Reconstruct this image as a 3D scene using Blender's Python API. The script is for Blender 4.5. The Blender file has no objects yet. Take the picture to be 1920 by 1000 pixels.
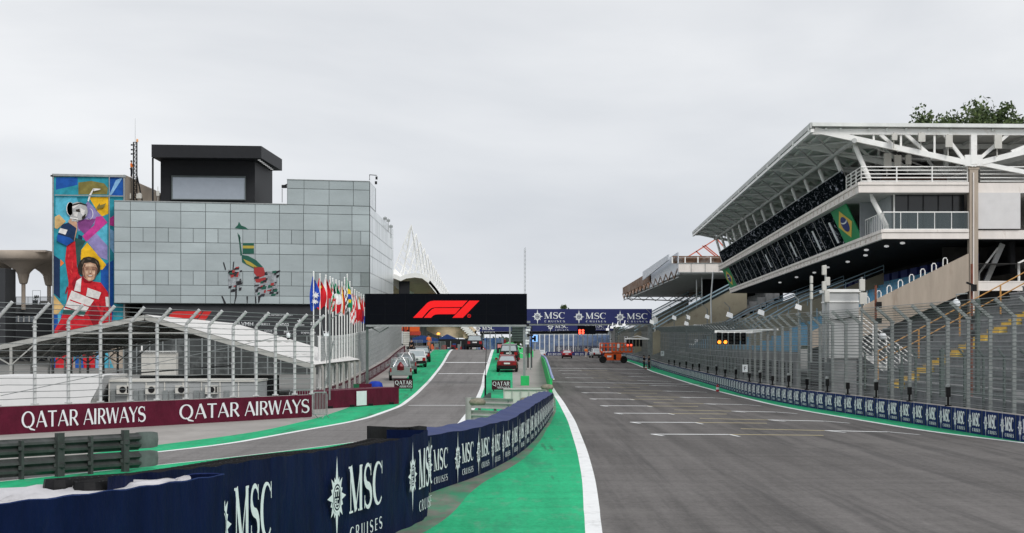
import bpy, bmesh, math, random
from mathutils import Vector, Matrix, Euler
random.seed(7)
sc = bpy.context.scene
COL = sc.collection
F, CX, HY, HC = 3600.0, 960.0, 645.0, 3.5
R = math.radians

# ------------------------------------------------------------------ survey helpers
def ss(t):
    t = max(0., min(1., t)); return t*t*(3-2*t)
PIT = [(0,0),(112,0),(128,.02),(143,.13),(160,.42),(175,.85),(186,1.25),(195,1.6),(205,2.2),(215,2.75),(225,2.9),(245,2.5),(270,2.2),(400,2.2),(9999,2.2)]
def lin(tab, y):
    if y <= tab[0][0]: return tab[0][1]
    for (a, va), (b, vb) in zip(tab, tab[1:]):
        if y <= b: return va+(vb-va)*(y-a)/(b-a)
    return tab[-1][1]
def zP(y):
    return (lin(PIT, y-5)+lin(PIT, y)+lin(PIT, y+5))/3
def zT(y):
    t = max(0, y-240); 
    return .0095*t*ss(t/60+.3) if y < 400 else 1.52
def zero(y): return 0.
def W(px, py, Y): return Vector(((px-CX)/F*Y, Y, HC+(HY-py)/F*Y))
def depth(py, prof):
    lo, hi = 5., 900.
    f = lambda Y: HY+F*(HC-prof(Y))/Y
    Y = 5.
    while Y < 900 and f(Y) > py: Y += 1.
    lo, hi = Y-1, Y
    for _ in range(20):
        m = (lo+hi)/2
        if f(m) > py: lo = m
        else: hi = m
    return (lo+hi)/2
def G(px, py, prof=zT):
    Y = depth(py, prof); return Vector(((px-CX)/F*Y, Y, prof(Y)))
def rayline(px, A, B):
    # point where the vertical plane through the view column px meets ground line A-B
    k = (px-CX)/F
    t = (k*A.y-A.x)/((B.x-A.x)-k*(B.y-A.y))
    return A.lerp(B, t)

# ------------------------------------------------------------------ materials
MATS = {}
def new_mat(name):
    m = bpy.data.materials.new(name); m.use_nodes = True
    nt = m.node_tree; b = nt.nodes['Principled BSDF']
    return m, nt, b
def mat(name, col, rough=.6, metal=0., var=.12, scale=1.5, bump=0., emit=0., dirt=None, coord='Object', stretch=(1,1,1), island=0., spec=None, bdist=.02):
    if name in MATS: return MATS[name]
    if spec is None: spec = .5 if rough < .45 else .16
    m, nt, b = new_mat(name); N, L = nt.nodes, nt.links
    tc = N.new('ShaderNodeTexCoord'); mp = N.new('ShaderNodeMapping'); mp.inputs['Scale'].default_value = stretch
    L.new(tc.outputs[coord], mp.inputs[0])
    nz = N.new('ShaderNodeTexNoise'); nz.inputs['Scale'].default_value = scale; nz.inputs['Detail'].default_value = 6; nz.inputs['Roughness'].default_value = .65
    L.new(mp.outputs[0], nz.inputs['Vector'])
    mr = N.new('ShaderNodeMapRange'); mr.inputs['From Min'].default_value = .3; mr.inputs['From Max'].default_value = .7
    mr.inputs['To Min'].default_value = 1-var; mr.inputs['To Max'].default_value = 1+var
    L.new(nz.outputs['Fac'], mr.inputs['Value'])
    fac = mr.outputs[0]
    if island:
        g = N.new('ShaderNodeNewGeometry'); m2 = N.new('ShaderNodeMapRange')
        m2.inputs['To Min'].default_value = 1-island; m2.inputs['To Max'].default_value = 1+island
        L.new(g.outputs['Random Per Island'], m2.inputs['Value'])
        mm = N.new('ShaderNodeMath'); mm.operation = 'MULTIPLY'; L.new(fac, mm.inputs[0]); L.new(m2.outputs[0], mm.inputs[1]); fac = mm.outputs[0]
    vm = N.new('ShaderNodeVectorMath'); vm.operation = 'SCALE'; vm.inputs[0].default_value = col[:3]
    L.new(fac, vm.inputs['Scale'])
    out = vm.outputs[0]
    if dirt:
        dc, ds, dl, dh = dirt
        n2 = N.new('ShaderNodeTexNoise'); n2.inputs['Scale'].default_value = ds; n2.inputs['Detail'].default_value = 8; n2.inputs['Roughness'].default_value = .7
        L.new(mp.outputs[0], n2.inputs['Vector'])
        r2 = N.new('ShaderNodeMapRange'); r2.inputs['From Min'].default_value = dl; r2.inputs['From Max'].default_value = dh
        L.new(n2.outputs['Fac'], r2.inputs['Value'])
        mx = N.new('ShaderNodeMix'); mx.data_type = 'RGBA'; L.new(r2.outputs[0], mx.inputs['Factor'])
        L.new(out, mx.inputs['A']); mx.inputs['B'].default_value = (*dc, 1); out = mx.outputs['Result']
    L.new(out, b.inputs['Base Color'])
    b.inputs['Roughness'].default_value = rough; b.inputs['Metallic'].default_value = metal
    b.inputs['Specular IOR Level'].default_value = spec
    if bump:
        bp = N.new('ShaderNodeBump'); bp.inputs['Strength'].default_value = bump; bp.inputs['Distance'].default_value = bdist
        L.new(nz.outputs['Fac'], bp.inputs['Height']); L.new(bp.outputs[0], b.inputs['Normal'])
    if emit:
        b.inputs['Emission Color'].default_value = (*col[:3], 1); b.inputs['Emission Strength'].default_value = emit
    MATS[name] = m
    return m
def alpha_mat(name, col, cover, pitch=.12, rough=.5, metal=.6):
    # woven wire: a square grid of wires in metres (UV), open between them
    m, nt, b = new_mat(name); N, L = nt.nodes, nt.links
    uv = N.new('ShaderNodeUVMap'); sp = N.new('ShaderNodeSeparateXYZ'); L.new(uv.outputs[0], sp.inputs[0])
    outs = []
    for ax in ('X', 'Y'):
        d = N.new('ShaderNodeMath'); d.operation = 'DIVIDE'; d.inputs[1].default_value = pitch; L.new(sp.outputs[ax], d.inputs[0])
        f = N.new('ShaderNodeMath'); f.operation = 'FRACT'; L.new(d.outputs[0], f.inputs[0])
        l = N.new('ShaderNodeMath'); l.operation = 'LESS_THAN'; l.inputs[1].default_value = cover; L.new(f.outputs[0], l.inputs[0])
        outs.append(l)
    mx = N.new('ShaderNodeMath'); mx.operation = 'MAXIMUM'; L.new(outs[0].outputs[0], mx.inputs[0]); L.new(outs[1].outputs[0], mx.inputs[1])
    L.new(mx.outputs[0], b.inputs['Alpha'])
    b.inputs['Base Color'].default_value = (*col, 1); b.inputs['Roughness'].default_value = rough; b.inputs['Metallic'].default_value = metal
    return m
def glass_mat(name, col, alpha=.35, rough=.05):
    m, nt, b = new_mat(name)
    b.inputs['Base Color'].default_value = (*col, 1); b.inputs['Alpha'].default_value = alpha
    b.inputs['Roughness'].default_value = rough; b.inputs['Specular IOR Level'].default_value = .8
    nz = nt.nodes.new('ShaderNodeTexNoise'); nz.inputs['Scale'].default_value = 2.
    mr = nt.nodes.new('ShaderNodeMapRange'); mr.inputs['To Min'].default_value = rough; mr.inputs['To Max'].default_value = rough+.1
    nt.links.new(nz.outputs['Fac'], mr.inputs[0]); nt.links.new(mr.outputs[0], b.inputs['Roughness'])
    return m
# track asphalt: fine grain, long tyre-rubber streaks along the direction of travel, broad patches
def asphalt(name, c0, streak=.35, dirt=None):
    m, nt, b = new_mat(name); N, L = nt.nodes, nt.links
    tc = N.new('ShaderNodeTexCoord')
    def noise(scale, st, det=6, ro=.6):
        mp = N.new('ShaderNodeMapping'); mp.inputs['Scale'].default_value = st; L.new(tc.outputs['Object'], mp.inputs[0])
        n = N.new('ShaderNodeTexNoise'); n.inputs['Scale'].default_value = scale; n.inputs['Detail'].default_value = det; n.inputs['Roughness'].default_value = ro
        L.new(mp.outputs[0], n.inputs['Vector']); return n.outputs['Fac']
    def rng(s, a, bb, lo=.3, hi=.7):
        r = N.new('ShaderNodeMapRange'); r.inputs['From Min'].default_value = lo; r.inputs['From Max'].default_value = hi
        r.inputs['To Min'].default_value = a; r.inputs['To Max'].default_value = bb; r.clamp = True; L.new(s, r.inputs['Value']); return r.outputs[0]
    grain = rng(noise(7, (1,.4,1), 8, .85), .72, 1.30); st = rng(noise(1.3, (1,.03,1)), 1-streak*.5, 1+streak*.3)
    st2 = rng(noise(.8, (.2,1.2,1)), .88, 1.11)
    patch = rng(noise(.06, (1,.5,1), 4), .88, 1.1)
    v = grain
    for s in (st, st2, patch):
        mm = N.new('ShaderNodeMath'); mm.operation = 'MULTIPLY'; L.new(v, mm.inputs[0]); L.new(s, mm.inputs[1]); v = mm.outputs[0]
    vm = N.new('ShaderNodeVectorMath'); vm.operation = 'SCALE'; vm.inputs[0].default_value = c0; L.new(v, vm.inputs['Scale'])
    out = vm.outputs[0]
    for dc, sc_, st_, lo, hi, amt in (dirt or []):
        mx = N.new('ShaderNodeMix'); mx.data_type = 'RGBA'; L.new(rng(noise(sc_, st_, 8, .7), 0, amt, lo, hi), mx.inputs['Factor'])
        L.new(out, mx.inputs['A']); mx.inputs['B'].default_value = (*dc, 1); out = mx.outputs['Result']
    L.new(out, b.inputs['Base Color']); b.inputs['Roughness'].default_value = .9; b.inputs['Specular IOR Level'].default_value = .1
    bp = N.new('ShaderNodeBump'); bp.inputs['Strength'].default_value = .4; bp.inputs['Distance'].default_value = .01
    L.new(noise(40, (1,1,1)), bp.inputs['Height']); L.new(bp.outputs[0], b.inputs['Normal'])
    return m

M = {
 'asphalt': asphalt('track_asphalt', (.150,.141,.136), .55, [((.055,.053,.054), .9, (1,.022,1), .52, .64, .5), ((.20,.19,.18), .10, (1,.35,1), .54, .60, .35)]),
 'pit_asphalt': asphalt('pit_asphalt', (.215,.205,.20), .3, [((.11,.105,.10), .7, (1,.05,1), .52, .64, .5)]),
 'green': asphalt('green_paint', (.026,.44,.20), .35, [((.035,.20,.12), .5, (1,.10,1), .50, .62, .55), ((.15,.32,.22), 2.0, (1,.25,1), .54, .66, .45), ((.05,.08,.065), 1.2, (1,.04,1), .58, .66, .6)]),
 'green2': mat('green_paint_bright', (.03,.47,.13), .6, var=.1, scale=2),
 'white_line': mat('white_line_paint', (.86,.87,.87), .6, var=.06, scale=3, dirt=((.42,.42,.41), 1.3, .54, .78), stretch=(1,.4,1)),
 'yellow_line': mat('yellow_line_paint', (.55,.47,.27), .6, var=.1),
 'foot': mat('worn_green_concrete', (.17,.18,.15), .85, var=.3, scale=1.5, dirt=((.04,.27,.14), .6, .45, .62), stretch=(1,.35,1)),
 'concrete': mat('concrete_apron', (.36,.34,.32), .85, var=.16, scale=.7, dirt=((.17,.16,.15), .35, .5, .8), stretch=(1,.4,1)),
 'earth': mat('paddock_ground', (.22,.22,.21), .9, var=.2, scale=.2),
 'navy': mat('navy_banner', (.004,.009,.040), .65, spec=.05, var=.35, scale=1.2, bump=1., stretch=(1.5,1.5,.5), dirt=((.03,.037,.055), 1.3, .60, .95), bdist=.07),
 'navy_mid': mat('navy_banner_mid', (.011,.028,.12), .65, spec=.05, var=.12, scale=1.2, bump=.4),
 'navy_top': mat('navy_banner_skylit_top', (.022,.038,.14), .6, var=.15, scale=2, bump=.5),  # lighter navy paints in the sky light on the barrier tops
 'navy_board': mat('navy_board', (.028,.035,.13), .5, var=.06),
 'logo_white': mat('logo_white', (.80,.83,.85), .5, var=.06, scale=4),
 'maroon': mat('maroon_banner', (.10,.009,.026), .6, var=.25, scale=1.5, bump=.8, bdist=.05),
 'galv': mat('galvanised_steel', (.33,.35,.35), .45, .4, var=.18, scale=3),
 'galv_light': mat('bright_galvanised_steel', (.56,.57,.57), .5, .2, var=.18, scale=3),
 'galv_dark': mat('weathered_steel', (.27,.29,.29), .5, .5, var=.2, scale=3),
 'rail_dark': mat('guardrail_back', (.065,.068,.068), .5, .15, var=.35, scale=2, dirt=((.06,.065,.06), 1.5, .5, .8)),
 'rail_pale': mat('guardrail_pale', (.46,.46,.43), .5, .3, var=.15, scale=2),
 'black': mat('black_rubber', (.012,.012,.013), .6, var=.3, scale=6, bump=.5),
 'black_panel': mat('black_screen', (.006,.007,.010), .9, var=.1, spec=.02),
 'red_logo': mat('red_screen_logo', (.80,.012,.014), .5, var=.02, emit=.35),
 'glass_face': mat('mirror_glass_panel', (.385,.435,.44), .12, .5, var=.14, scale=.12, island=.09, stretch=(1,1,3)),  # broad noise paints cloud reflections into the panel colour
 'glass_side': mat('skylit_glass_panel', (.80,.83,.85), .25, .1, var=.05, scale=.2, island=.05),  # whitish colour carries the sky's reflection on the side face
 'joint': mat('dark_joint', (.11,.13,.13), .6),
 'charcoal': mat('charcoal_cladding', (.022,.023,.026), .55, var=.08),
 'charcoal2': mat('charcoal_wall', (.05,.053,.058), .6, var=.15, scale=.5),
 'window_pale': mat('pale_window', (.33,.37,.42), .15, .3, var=.05),
 'white_paint': mat('white_steel', (.88,.88,.86), .5, var=.08, scale=1.2, dirt=((.45,.38,.32), 1.1, .58, .85)),
 'grey_steel': mat('grey_roof_steel', (.52,.53,.52), .6, var=.12, scale=.8),
 'roof_under': mat('roof_underside', (.74,.76,.74), .7, var=.15, scale=.6),
 'fascia': mat('stained_white_fascia', (.80,.75,.71), .7, var=.1, scale=1., dirt=((.32,.22,.17), 1.4, .58, .8), stretch=(1,1,.35)),
 'raw_concrete': mat('raw_concrete', (.41,.35,.29), .85, var=.15, scale=.8, dirt=((.2,.14,.1), .9, .55, .85), stretch=(1.5,1.5,.25)),
 'grey_concrete': mat('grey_concrete', (.24,.245,.25), .85, var=.2, scale=1.2, dirt=((.09,.09,.09), .8, .5, .8)),
 'beige_wall': mat('beige_parapet', (.40,.36,.27), .8, var=.12, scale=.6, dirt=((.25,.2,.15), .8, .55, .85)),
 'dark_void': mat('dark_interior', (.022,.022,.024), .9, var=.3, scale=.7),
 'dark_glass': mat('dark_reflective_glass', (.018,.022,.026), .12, .0, var=.2, scale=1),
 'cyan_seat': mat('pale_blue_terrace', (.10,.36,.58), .7, var=.25, scale=1.5, dirt=((.34,.35,.36), 1.2, .5, .7)),
 'mural_blue': mat('blue_wall_panel', (.03,.045,.19), .7, var=.3, scale=1),
 'brown_steel': mat('brown_truss', (.20,.12,.08), .8, var=.3, scale=1, dirt=((.45,.42,.4), .6, .5, .7)),
 'rust': mat('rusty_steel', (.20,.075,.05), .8, var=.35, scale=4),
 'galv_mid': mat('grey_galvanised_post', (.25,.27,.265), .5, .35, var=.22, scale=2),
 'red_steel': mat('red_oxide_steel', (.55,.14,.09), .6, var=.15),
 'tent': mat('tent_fabric', (.72,.71,.69), .7, var=.05, scale=.5, bump=.3),
 'tent_grey': mat('tent_frame', (.38,.38,.36), .6, var=.15),
 'shell_beige': mat('beige_shell', (.66,.53,.37), .8, var=.15, scale=.7, stretch=(1,.3,1)),
 'canopy_stone': mat('pale_canopy', (.58,.50,.42), .8, var=.12, scale=.5),
 'orange': mat('orange_paint', (.75,.12,.03), .5, var=.1),
 'hi_vis': mat('orange_workwear', (.80,.20,.04), .8, var=.1),
 'skin': mat('skin', (.45,.27,.19), .6, var=.05),
 'dark_cloth': mat('dark_clothing', (.02,.02,.026), .9, var=.2),
 'hair': mat('dark_hair', (.02,.015,.012), .8),
 'tyre': mat('tyre_rubber', (.018,.018,.018), .8, var=.2),
 'car_glass': mat('car_window_glass', (.04,.05,.055), .06, .2, var=.1),
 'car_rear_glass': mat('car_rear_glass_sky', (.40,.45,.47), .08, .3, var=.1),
 'tail': mat('tail_light', (.32,.008,.012), .25),
 'plate': mat('number_plate', (.75,.75,.75), .5),
 'chrome': mat('wheel_alloy', (.5,.5,.5), .3, .8),
 'blue_tarp': mat('blue_tarp', (.03,.07,.22), .6, var=.2, bump=.4),
 'royal_blue': mat('royal_blue_cover', (.015,.05,.40), .6, var=.2, bump=.4),
 'white_tarp': mat('white_sheeting', (.56,.55,.57), .6, var=.1, scale=3, bump=.8),
 'amber_lamp': mat('lit_amber_lamp', (1.,.27,.03), .4, emit=2.6),
 'red_lamp': mat('lit_red_lamp', (1.,.06,.03), .4, emit=4.),
 'dark_lamp': mat('unlit_lamp', (.03,.03,.03), .3),
 'flood': mat('lit_floodlight', (.95,.95,.95), .3, emit=.35),
 'bark': mat('bark', (.10,.075,.05), .9, var=.3, scale=3),
 'yellow': mat('yellow_paint', (.75,.52,.09), .7, var=.12),
 'orange_rail': mat('orange_rail', (.48,.27,.10), .6, var=.1),
 'cream': mat('cream_box', (.58,.57,.53), .7, var=.1),
 'stadium_blue': mat('blue_stand_seats', (.05,.12,.30), .7, var=.4, scale=.8, dirt=((.25,.3,.36), .9, .4, .7)),
 'sage_block': mat('grey_green_cover', (.10,.13,.12), .7, var=.2),
 'screen_blue': mat('blue_screen', (.25,.5,.95), .5, emit=.7),
}
M['mesh'] = alpha_mat('fence_wire_mesh', (.19,.21,.21), .20, .15, .6, .2)
M['mesh_dense'] = alpha_mat('dense_wire_mesh', (.27,.285,.285), .24, .10, .6, .2)
M['clear_glass'] = glass_mat('clear_balustrade_glass', (.10,.14,.15), .4)
def leafmat(name, a, b_):
    m, nt, b = new_mat(name); N, L = nt.nodes, nt.links
    g = N.new('ShaderNodeNewGeometry'); cr = N.new('ShaderNodeValToRGB')
    cr.color_ramp.elements[0].color = (*a, 1); cr.color_ramp.elements[1].color = (*b_, 1)
    L.new(g.outputs['Random Per Island'], cr.inputs[0]); L.new(cr.outputs[0], b.inputs['Base Color']); b.inputs['Roughness'].default_value = .7
    return m
M['leaf'] = leafmat('leaves', (.025,.05,.015), (.10,.14,.04))
M['leaf_dark'] = leafmat('dark_leaves', (.015,.03,.015), (.05,.08,.035))

# ------------------------------------------------------------------ mesh collector
class MB:
    def __init__(s): s.v = []; s.f = []; s.mi = []; s.uv = {}; s.cur = 0; s.sm = False
    def mat(s, i): s.cur = i; return s
    def face(s, pts, uv=None):
        n = len(s.v); s.v += [tuple(p) for p in pts]; s.f.append(tuple(range(n, n+len(pts)))); s.mi.append(s.cur)
        if uv: s.uv[len(s.f)-1] = uv
        return s
    def grid(s, rows, uvs=None, close=False):
        n0 = len(s.v); c = len(rows[0])
        for r in rows: s.v += [tuple(p) for p in r]
        for i in range(len(rows)-1):
            for j in range(c-1 if not close else c):
                k = (j+1) % c
                s.f.append((n0+i*c+j, n0+i*c+k, n0+(i+1)*c+k, n0+(i+1)*c+j)); s.mi.append(s.cur)
                if uvs: s.uv[len(s.f)-1] = [uvs[i][j], uvs[i][k], uvs[i+1][k], uvs[i+1][j]]
        return s
    def hexa(s, p):   # 8 corners: bottom 4 then top 4
        n = len(s.v); s.v += [tuple(q) for q in p]
        for f in ((3,2,1,0),(4,5,6,7),(0,1,5,4),(1,2,6,5),(2,3,7,6),(3,0,4,7)):
            s.f.append(tuple(n+i for i in f)); s.mi.append(s.cur)
        return s
    def box(s, x0, x1, y0, y1, z0, z1):
        return s.hexa([(x0,y0,z0),(x1,y0,z0),(x1,y1,z0),(x0,y1,z0),(x0,y0,z1),(x1,y0,z1),(x1,y1,z1),(x0,y1,z1)])
    def cbox(s, c, sx, sy, sz): return s.box(c[0]-sx/2, c[0]+sx/2, c[1]-sy/2, c[1]+sy/2, c[2]-sz/2, c[2]+sz/2)
    def bar(s, p, q, w, h=None, up=(0,0,1)):
        p, q = Vector(p), Vector(q); h = h or w; d = (q-p)
        if d.length < 1e-6: return s
        d.normalize(); u = Vector(up)
        if abs(d.dot(u)) > .98: u = Vector((0,1,0))
        a = d.cross(u).normalized(); b = a.cross(d).normalized(); a = a*(w/2); b = b*(h/2)
        return s.hexa([p-a-b, p+a-b, q+a-b, q-a-b, p-a+b, p+a+b, q+a+b, q-a+b])
    def tube(s, pts, r, n=8, r2=None, caps=True):
        pts = [Vector(p) for p in pts]; rings = []
        for i, p in enumerate(pts):
            d = (pts[min(i+1, len(pts)-1)]-pts[max(i-1, 0)]).normalized()
            u = Vector((0,0,1)) if abs(d.z) < .95 else Vector((0,1,0))
            a = d.cross(u).normalized(); b = a.cross(d)
            rr = r if r2 is None else r+(r2-r)*i/(len(pts)-1)
            if isinstance(r, (list, tuple)): rr = r[i]
            rings.append([p+a*rr*math.cos(t*2*math.pi/n)+b*rr*math.sin(t*2*math.pi/n) for t in range(n)])
        s.grid(rings, close=True)
        if caps: s.face(list(reversed(rings[0]))); s.face(rings[-1])
        return s
    def lathe(s, c, prof, n=16, sx=1, sy=1):
        rows = [[(c[0]+r*sx*math.cos(t*2*math.pi/n), c[1]+r*sy*math.sin(t*2*math.pi/n), c[2]+z) for t in range(n)] for r, z in prof]
        return s.grid(rows, close=True)
    def prism(s, poly, vec):
        vec = Vector(vec); a = [Vector(p) for p in poly]; b = [p+vec for p in a]
        s.face(a); s.face(list(reversed(b)))
        for i in range(len(a)):
            j = (i+1) % len(a); s.face([a[j], a[i], b[i], b[j]])
        return s
    def build(s, name, m, parent=None, local=False, smooth=False, bevel=0.):
        me = bpy.data.meshes.new(name)
        off = Vector((0,0,0))
        if parent is not None and not local: off = WLOC[parent.name]
        me.from_pydata([(Vector(v)-off) for v in s.v], [], s.f)
        ms = m if isinstance(m, (list, tuple)) else [m]
        for k in ms: me.materials.append(M[k] if isinstance(k, str) else k)
        for i, p in enumerate(me.polygons): p.material_index = min(s.mi[i], len(ms)-1); p.use_smooth = smooth
        if s.uv:
            ul = me.uv_layers.new(name='UVMap')
            for i, p in enumerate(me.polygons):
                u = s.uv.get(i)
                if u:
                    for k, li in enumerate(p.loop_indices): ul.data[li].uv = u[k]
        me.update()
        o = bpy.data.objects.new(name, me); COL.objects.link(o)
        if parent is not None: o.parent = parent; WLOC[o.name] = off
        else: WLOC[o.name] = Vector((0,0,0))
        if bevel:
            bv = o.modifiers.new('bevel', 'BEVEL'); bv.width = bevel; bv.segments = 2; bv.limit_method = 'ANGLE'
        return o
WLOC = {}
def thing(name, label, cat, loc=(0,0,0), rz=0, group=None):
    o = bpy.data.objects.new(name, None); COL.objects.link(o); o.empty_display_size = .2
    o.location = loc; o.rotation_euler = (0,0,rz); o['label'] = label; o['category'] = cat
    if group: o['group'] = group
    WLOC[o.name] = Vector(loc); return o
def tag(o, label, cat, group=None):
    o['label'] = label; o['category'] = cat
    if group: o['group'] = group
    return o
def struct(o): o['kind'] = 'structure'; return o
def dup(root, loc, rz, label, group=None):
    r = root.copy(); COL.objects.link(r); r.location = loc; r.rotation_euler = (0,0,rz); r['label'] = label
    if group: r['group'] = group
    for ch in list(root.children):
        c = ch.copy(); COL.objects.link(c); c.parent = r
        for g in list(ch.children):
            d = g.copy(); COL.objects.link(d); d.parent = c
    return r

# ------------------------------------------------------------------ paths and lettering
class Path:
    def __init__(s, pts):   # (x, y, z0, h)
        s.p = [Vector(p[:3]) for p in pts]; s.h = [p[3] if len(p) > 3 else 1. for p in pts]
        s.s = [0.]
        for a, b in zip(s.p, s.p[1:]): s.s.append(s.s[-1]+(b-a).length)
        s.L = s.s[-1]
    def at(s, t):
        i = 0
        while i < len(s.s)-2 and t > s.s[i+1]: i += 1
        k = (t-s.s[i])/max(1e-6, s.s[i+1]-s.s[i])
        p = s.p[i].lerp(s.p[i+1], k); h = s.h[i]+(s.h[i+1]-s.h[i])*k
        d = s.p[i+1]-s.p[i]; d.z = 0; d.normalize()
        return p, Vector((d.y, -d.x, 0)), h
    def s_of(s, px):
        for i in range(len(s.p)-1):
            a = CX+F*s.p[i].x/s.p[i].y; b = CX+F*s.p[i+1].x/s.p[i+1].y
            if (a-px)*(b-px) <= 0 and a != b:
                q = rayline(px, s.p[i], s.p[i+1]); return s.s[i]+(q-s.p[i]).length
        return None
    def resample(s, step):
        n = max(2, int(s.L/step)); out = []
        for i in range(n+1):
            p, nn, h = s.at(s.L*i/n); out.append((p.x, p.y, p.z, h))
        return Path(out)
def smooth_path(pts, step=1., win=3.):
    P0 = Path(pts); n = max(3, int(P0.L/step)); out = []
    for i in range(n+1):
        t = P0.L*i/n; w = min(win, t, P0.L-t); acc = Vector((0,0,0)); hh = 0
        for k in range(-3, 4):
            p, _, h = P0.at(t+w*k/3); acc += p; hh += h
        out.append((acc.x/7, acc.y/7, acc.z/7, hh/7))
    return Path(out)

BW = [1.]
def strk(pts):
    q = []; P2 = [Vector((a[0], a[1])) for a in pts]; Ls = []; Rs = []
    for i, p in enumerate(P2):
        d = (P2[min(i+1, len(P2)-1)]-P2[max(0, i-1)]).normalized(); n = Vector((-d.y, d.x)); w = pts[i][2]/2*BW[0]
        Ls.append(p+n*w); Rs.append(p-n*w)
    for i in range(len(P2)-1): q.append([Ls[i], Ls[i+1], Rs[i+1], Rs[i]])
    return q
def arc(cx, cy, rx, ry, a0, a1, n, wf):
    out = []
    for i in range(n+1):
        a = R(a0+(a1-a0)*i/n); out.append((cx+rx*math.cos(a), cy+ry*math.sin(a), wf(a, i/n)))
    return out
th = lambda thin, thick: (lambda a, t: thin+(thick-thin)*abs(math.cos(a)))
def glyph(c, serif=True):
    g = []; adv = .7
    def bar_(x0, x1, y, h=.045): g.append([[Vector((x0, y-h/2)), Vector((x1, y-h/2)), Vector((x1, y+h/2)), Vector((x0, y+h/2))]])
    if c == 'M':
        g += [strk([(.13,.0,.05),(.13,1,.05)]), strk([(.13,1,.16),(.50,.02,.16)]), strk([(.48,.02,.05),(.86,1,.05)]), strk([(.86,0,.16),(.86,1,.16)])]
        if serif: bar_(.0,.27,.02); bar_(.70,1.02,.02); bar_(.0,.16,.98); bar_(.86,1.02,.98)
        adv = 1.08
    elif c == 'S':
        pts = arc(.33,.745,.24,.23,25,180,8, lambda a,t: .05+.06*t)+arc(.33,.745,.24,.235,200,255,3, lambda a,t:.15)
        pts += arc(.33,.26,.25,.24,70,0,4, lambda a,t: .16-.02*t)+arc(.33,.26,.26,.24,-15,-160,8, lambda a,t: .12-.07*t)
        g.append(strk(pts)); adv = .68
        if serif: g += [strk([(.55,.99,.035),(.56,.72,.035)]), strk([(.07,.30,.035),(.06,.01,.035)])]
    elif c == 'C':
        g.append(strk(arc(.45,.5,.37,.475,45,315,18, lambda a,t: .05+.12*max(0,-math.cos(a)))))
        if serif: g.append(strk([(.74,1.,.035),(.75,.70,.035)]))
        adv = .86
    elif c == 'Q':
        g += [strk(arc(.44,.5,.38,.47,0,360,22, th(.06,.13))), strk([(.42,.10,.06),(.62,-.08,.11),(.92,-.16,.06)])]; adv = .95
    elif c == 'A':
        g += [strk([(.04,0,.06),(.36,1.,.06)]), strk([(.36,1,.14),(.72,0,.14)]), strk([(.15,.33,.05),(.58,.33,.05)])]; adv = .78
    elif c == 'T':
        g += [strk([(.32,0,.13),(.32,.97,.13)]), strk([(.0,.95,.08),(.64,.95,.08)])]; adv = .66
    elif c == 'R':
        g += [strk([(.12,0,.13),(.12,1,.13)]), strk([(.15,.965,.06)]+arc(.33,.72,.22,.245,90,-90,8, th(.06,.13))+[(.15,.475,.06)]), strk([(.33,.47,.12),(.64,0,.13)])]; adv = .68
    elif c == 'I': g.append(strk([(.10,0,.14),(.10,1,.14)])); adv = .24
    elif c == 'W':
        g += [strk([(.03,1,.13),(.27,0,.13)]), strk([(.27,0,.06),(.48,1,.06)]), strk([(.48,1,.13),(.72,0,.13)]), strk([(.72,0,.06),(.94,1,.06)])]; adv = 1.0
    elif c == 'Y':
        g += [strk([(.02,1,.13),(.33,.45,.13)]), strk([(.33,.45,.06),(.64,1,.06)]), strk([(.33,0,.13),(.33,.48,.13)])]; adv = .66
    elif c == 'U':
        g.append(strk([(.1,1,.13),(.1,.35,.13)]+arc(.33,.30,.23,.27,180,360,8, lambda a,t:.12-.05*t)+[(.56,1,.07)])); adv = .70
    elif c == 'E':
        g += [strk([(.1,0,.13),(.1,1,.13)]), strk([(.1,.96,.07),(.5,.96,.07)]), strk([(.1,.5,.07),(.44,.5,.07)]), strk([(.1,.04,.07),(.52,.04,.07)])]; adv = .60
    else: adv = .38
    return g, adv
def word(txt, u0, v0, wd, ht, gap=.08, serif=True):
    """strokes of a word fitted into the box (u0..u0+wd, v0..v0+ht)"""
    x = 0; out = []
    for c in txt:
        g, adv = glyph(c, serif)
        for k, st in enumerate(g): out.append([[(p.x+x, p.y) for p in q] for q in st])
        x += adv+gap
    k = wd/(x-gap)
    return [[[(u0+a*k, v0+b*ht) for a, b in q] for q in st] for st in out]
def star(u, v, ru, rv):
    out = []
    for i in range(16):
        a = i*math.pi/8; L = (1.25 if i % 8 == 4 else (1. if i % 4 == 0 else (.82 if i % 2 == 0 else .66)))
        if i == 12: L = 1.35
        c, s_ = math.cos(a), math.sin(a)
        r0 = .46; w = .13
        t = (L*c, L*s_); l = (r0*c-w*s_, r0*s_+w*c); r = (r0*c+w*s_, r0*s_-w*c)
        out.append([[(u+ru*t[0], v+rv*t[1]), (u+ru*l[0], v+rv*l[1]), (u+ru*r[0], v+rv*r[1])]])
    ring = strk(arc(0,0,.44,.44,0,360,20, lambda a,t:.06)); out.append([[(u+ru*p.x, v+rv*p.y) for p in q] for q in ring])
    ring = strk(arc(0,0,.33,.33,0,360,16, lambda a,t:.04)); out.append([[(u+ru*p.x, v+rv*p.y) for p in q] for q in ring])
    # small 'm' over 'sc'
    for pts in ([(-.18,.02,.06),(-.18,.20,.06),(0,.20,.06),(0,.02,.06)], [(0,.20,.05),(.18,.20,.06),(.18,.02,.06)], [(-.03,-.06,.05),(-.16,-.06,.05),(-.16,-.13,.05),(-.04,-.14,.05),(-.04,-.22,.05),(-.18,-.22,.05)], [(.18,-.06,.05),(.04,-.06,.05),(.04,-.22,.05),(.18,-.22,.05)]):
        out.append([[(u+ru*p.x, v+rv*p.y) for p in q] for q in strk(pts)])
    return out
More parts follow.
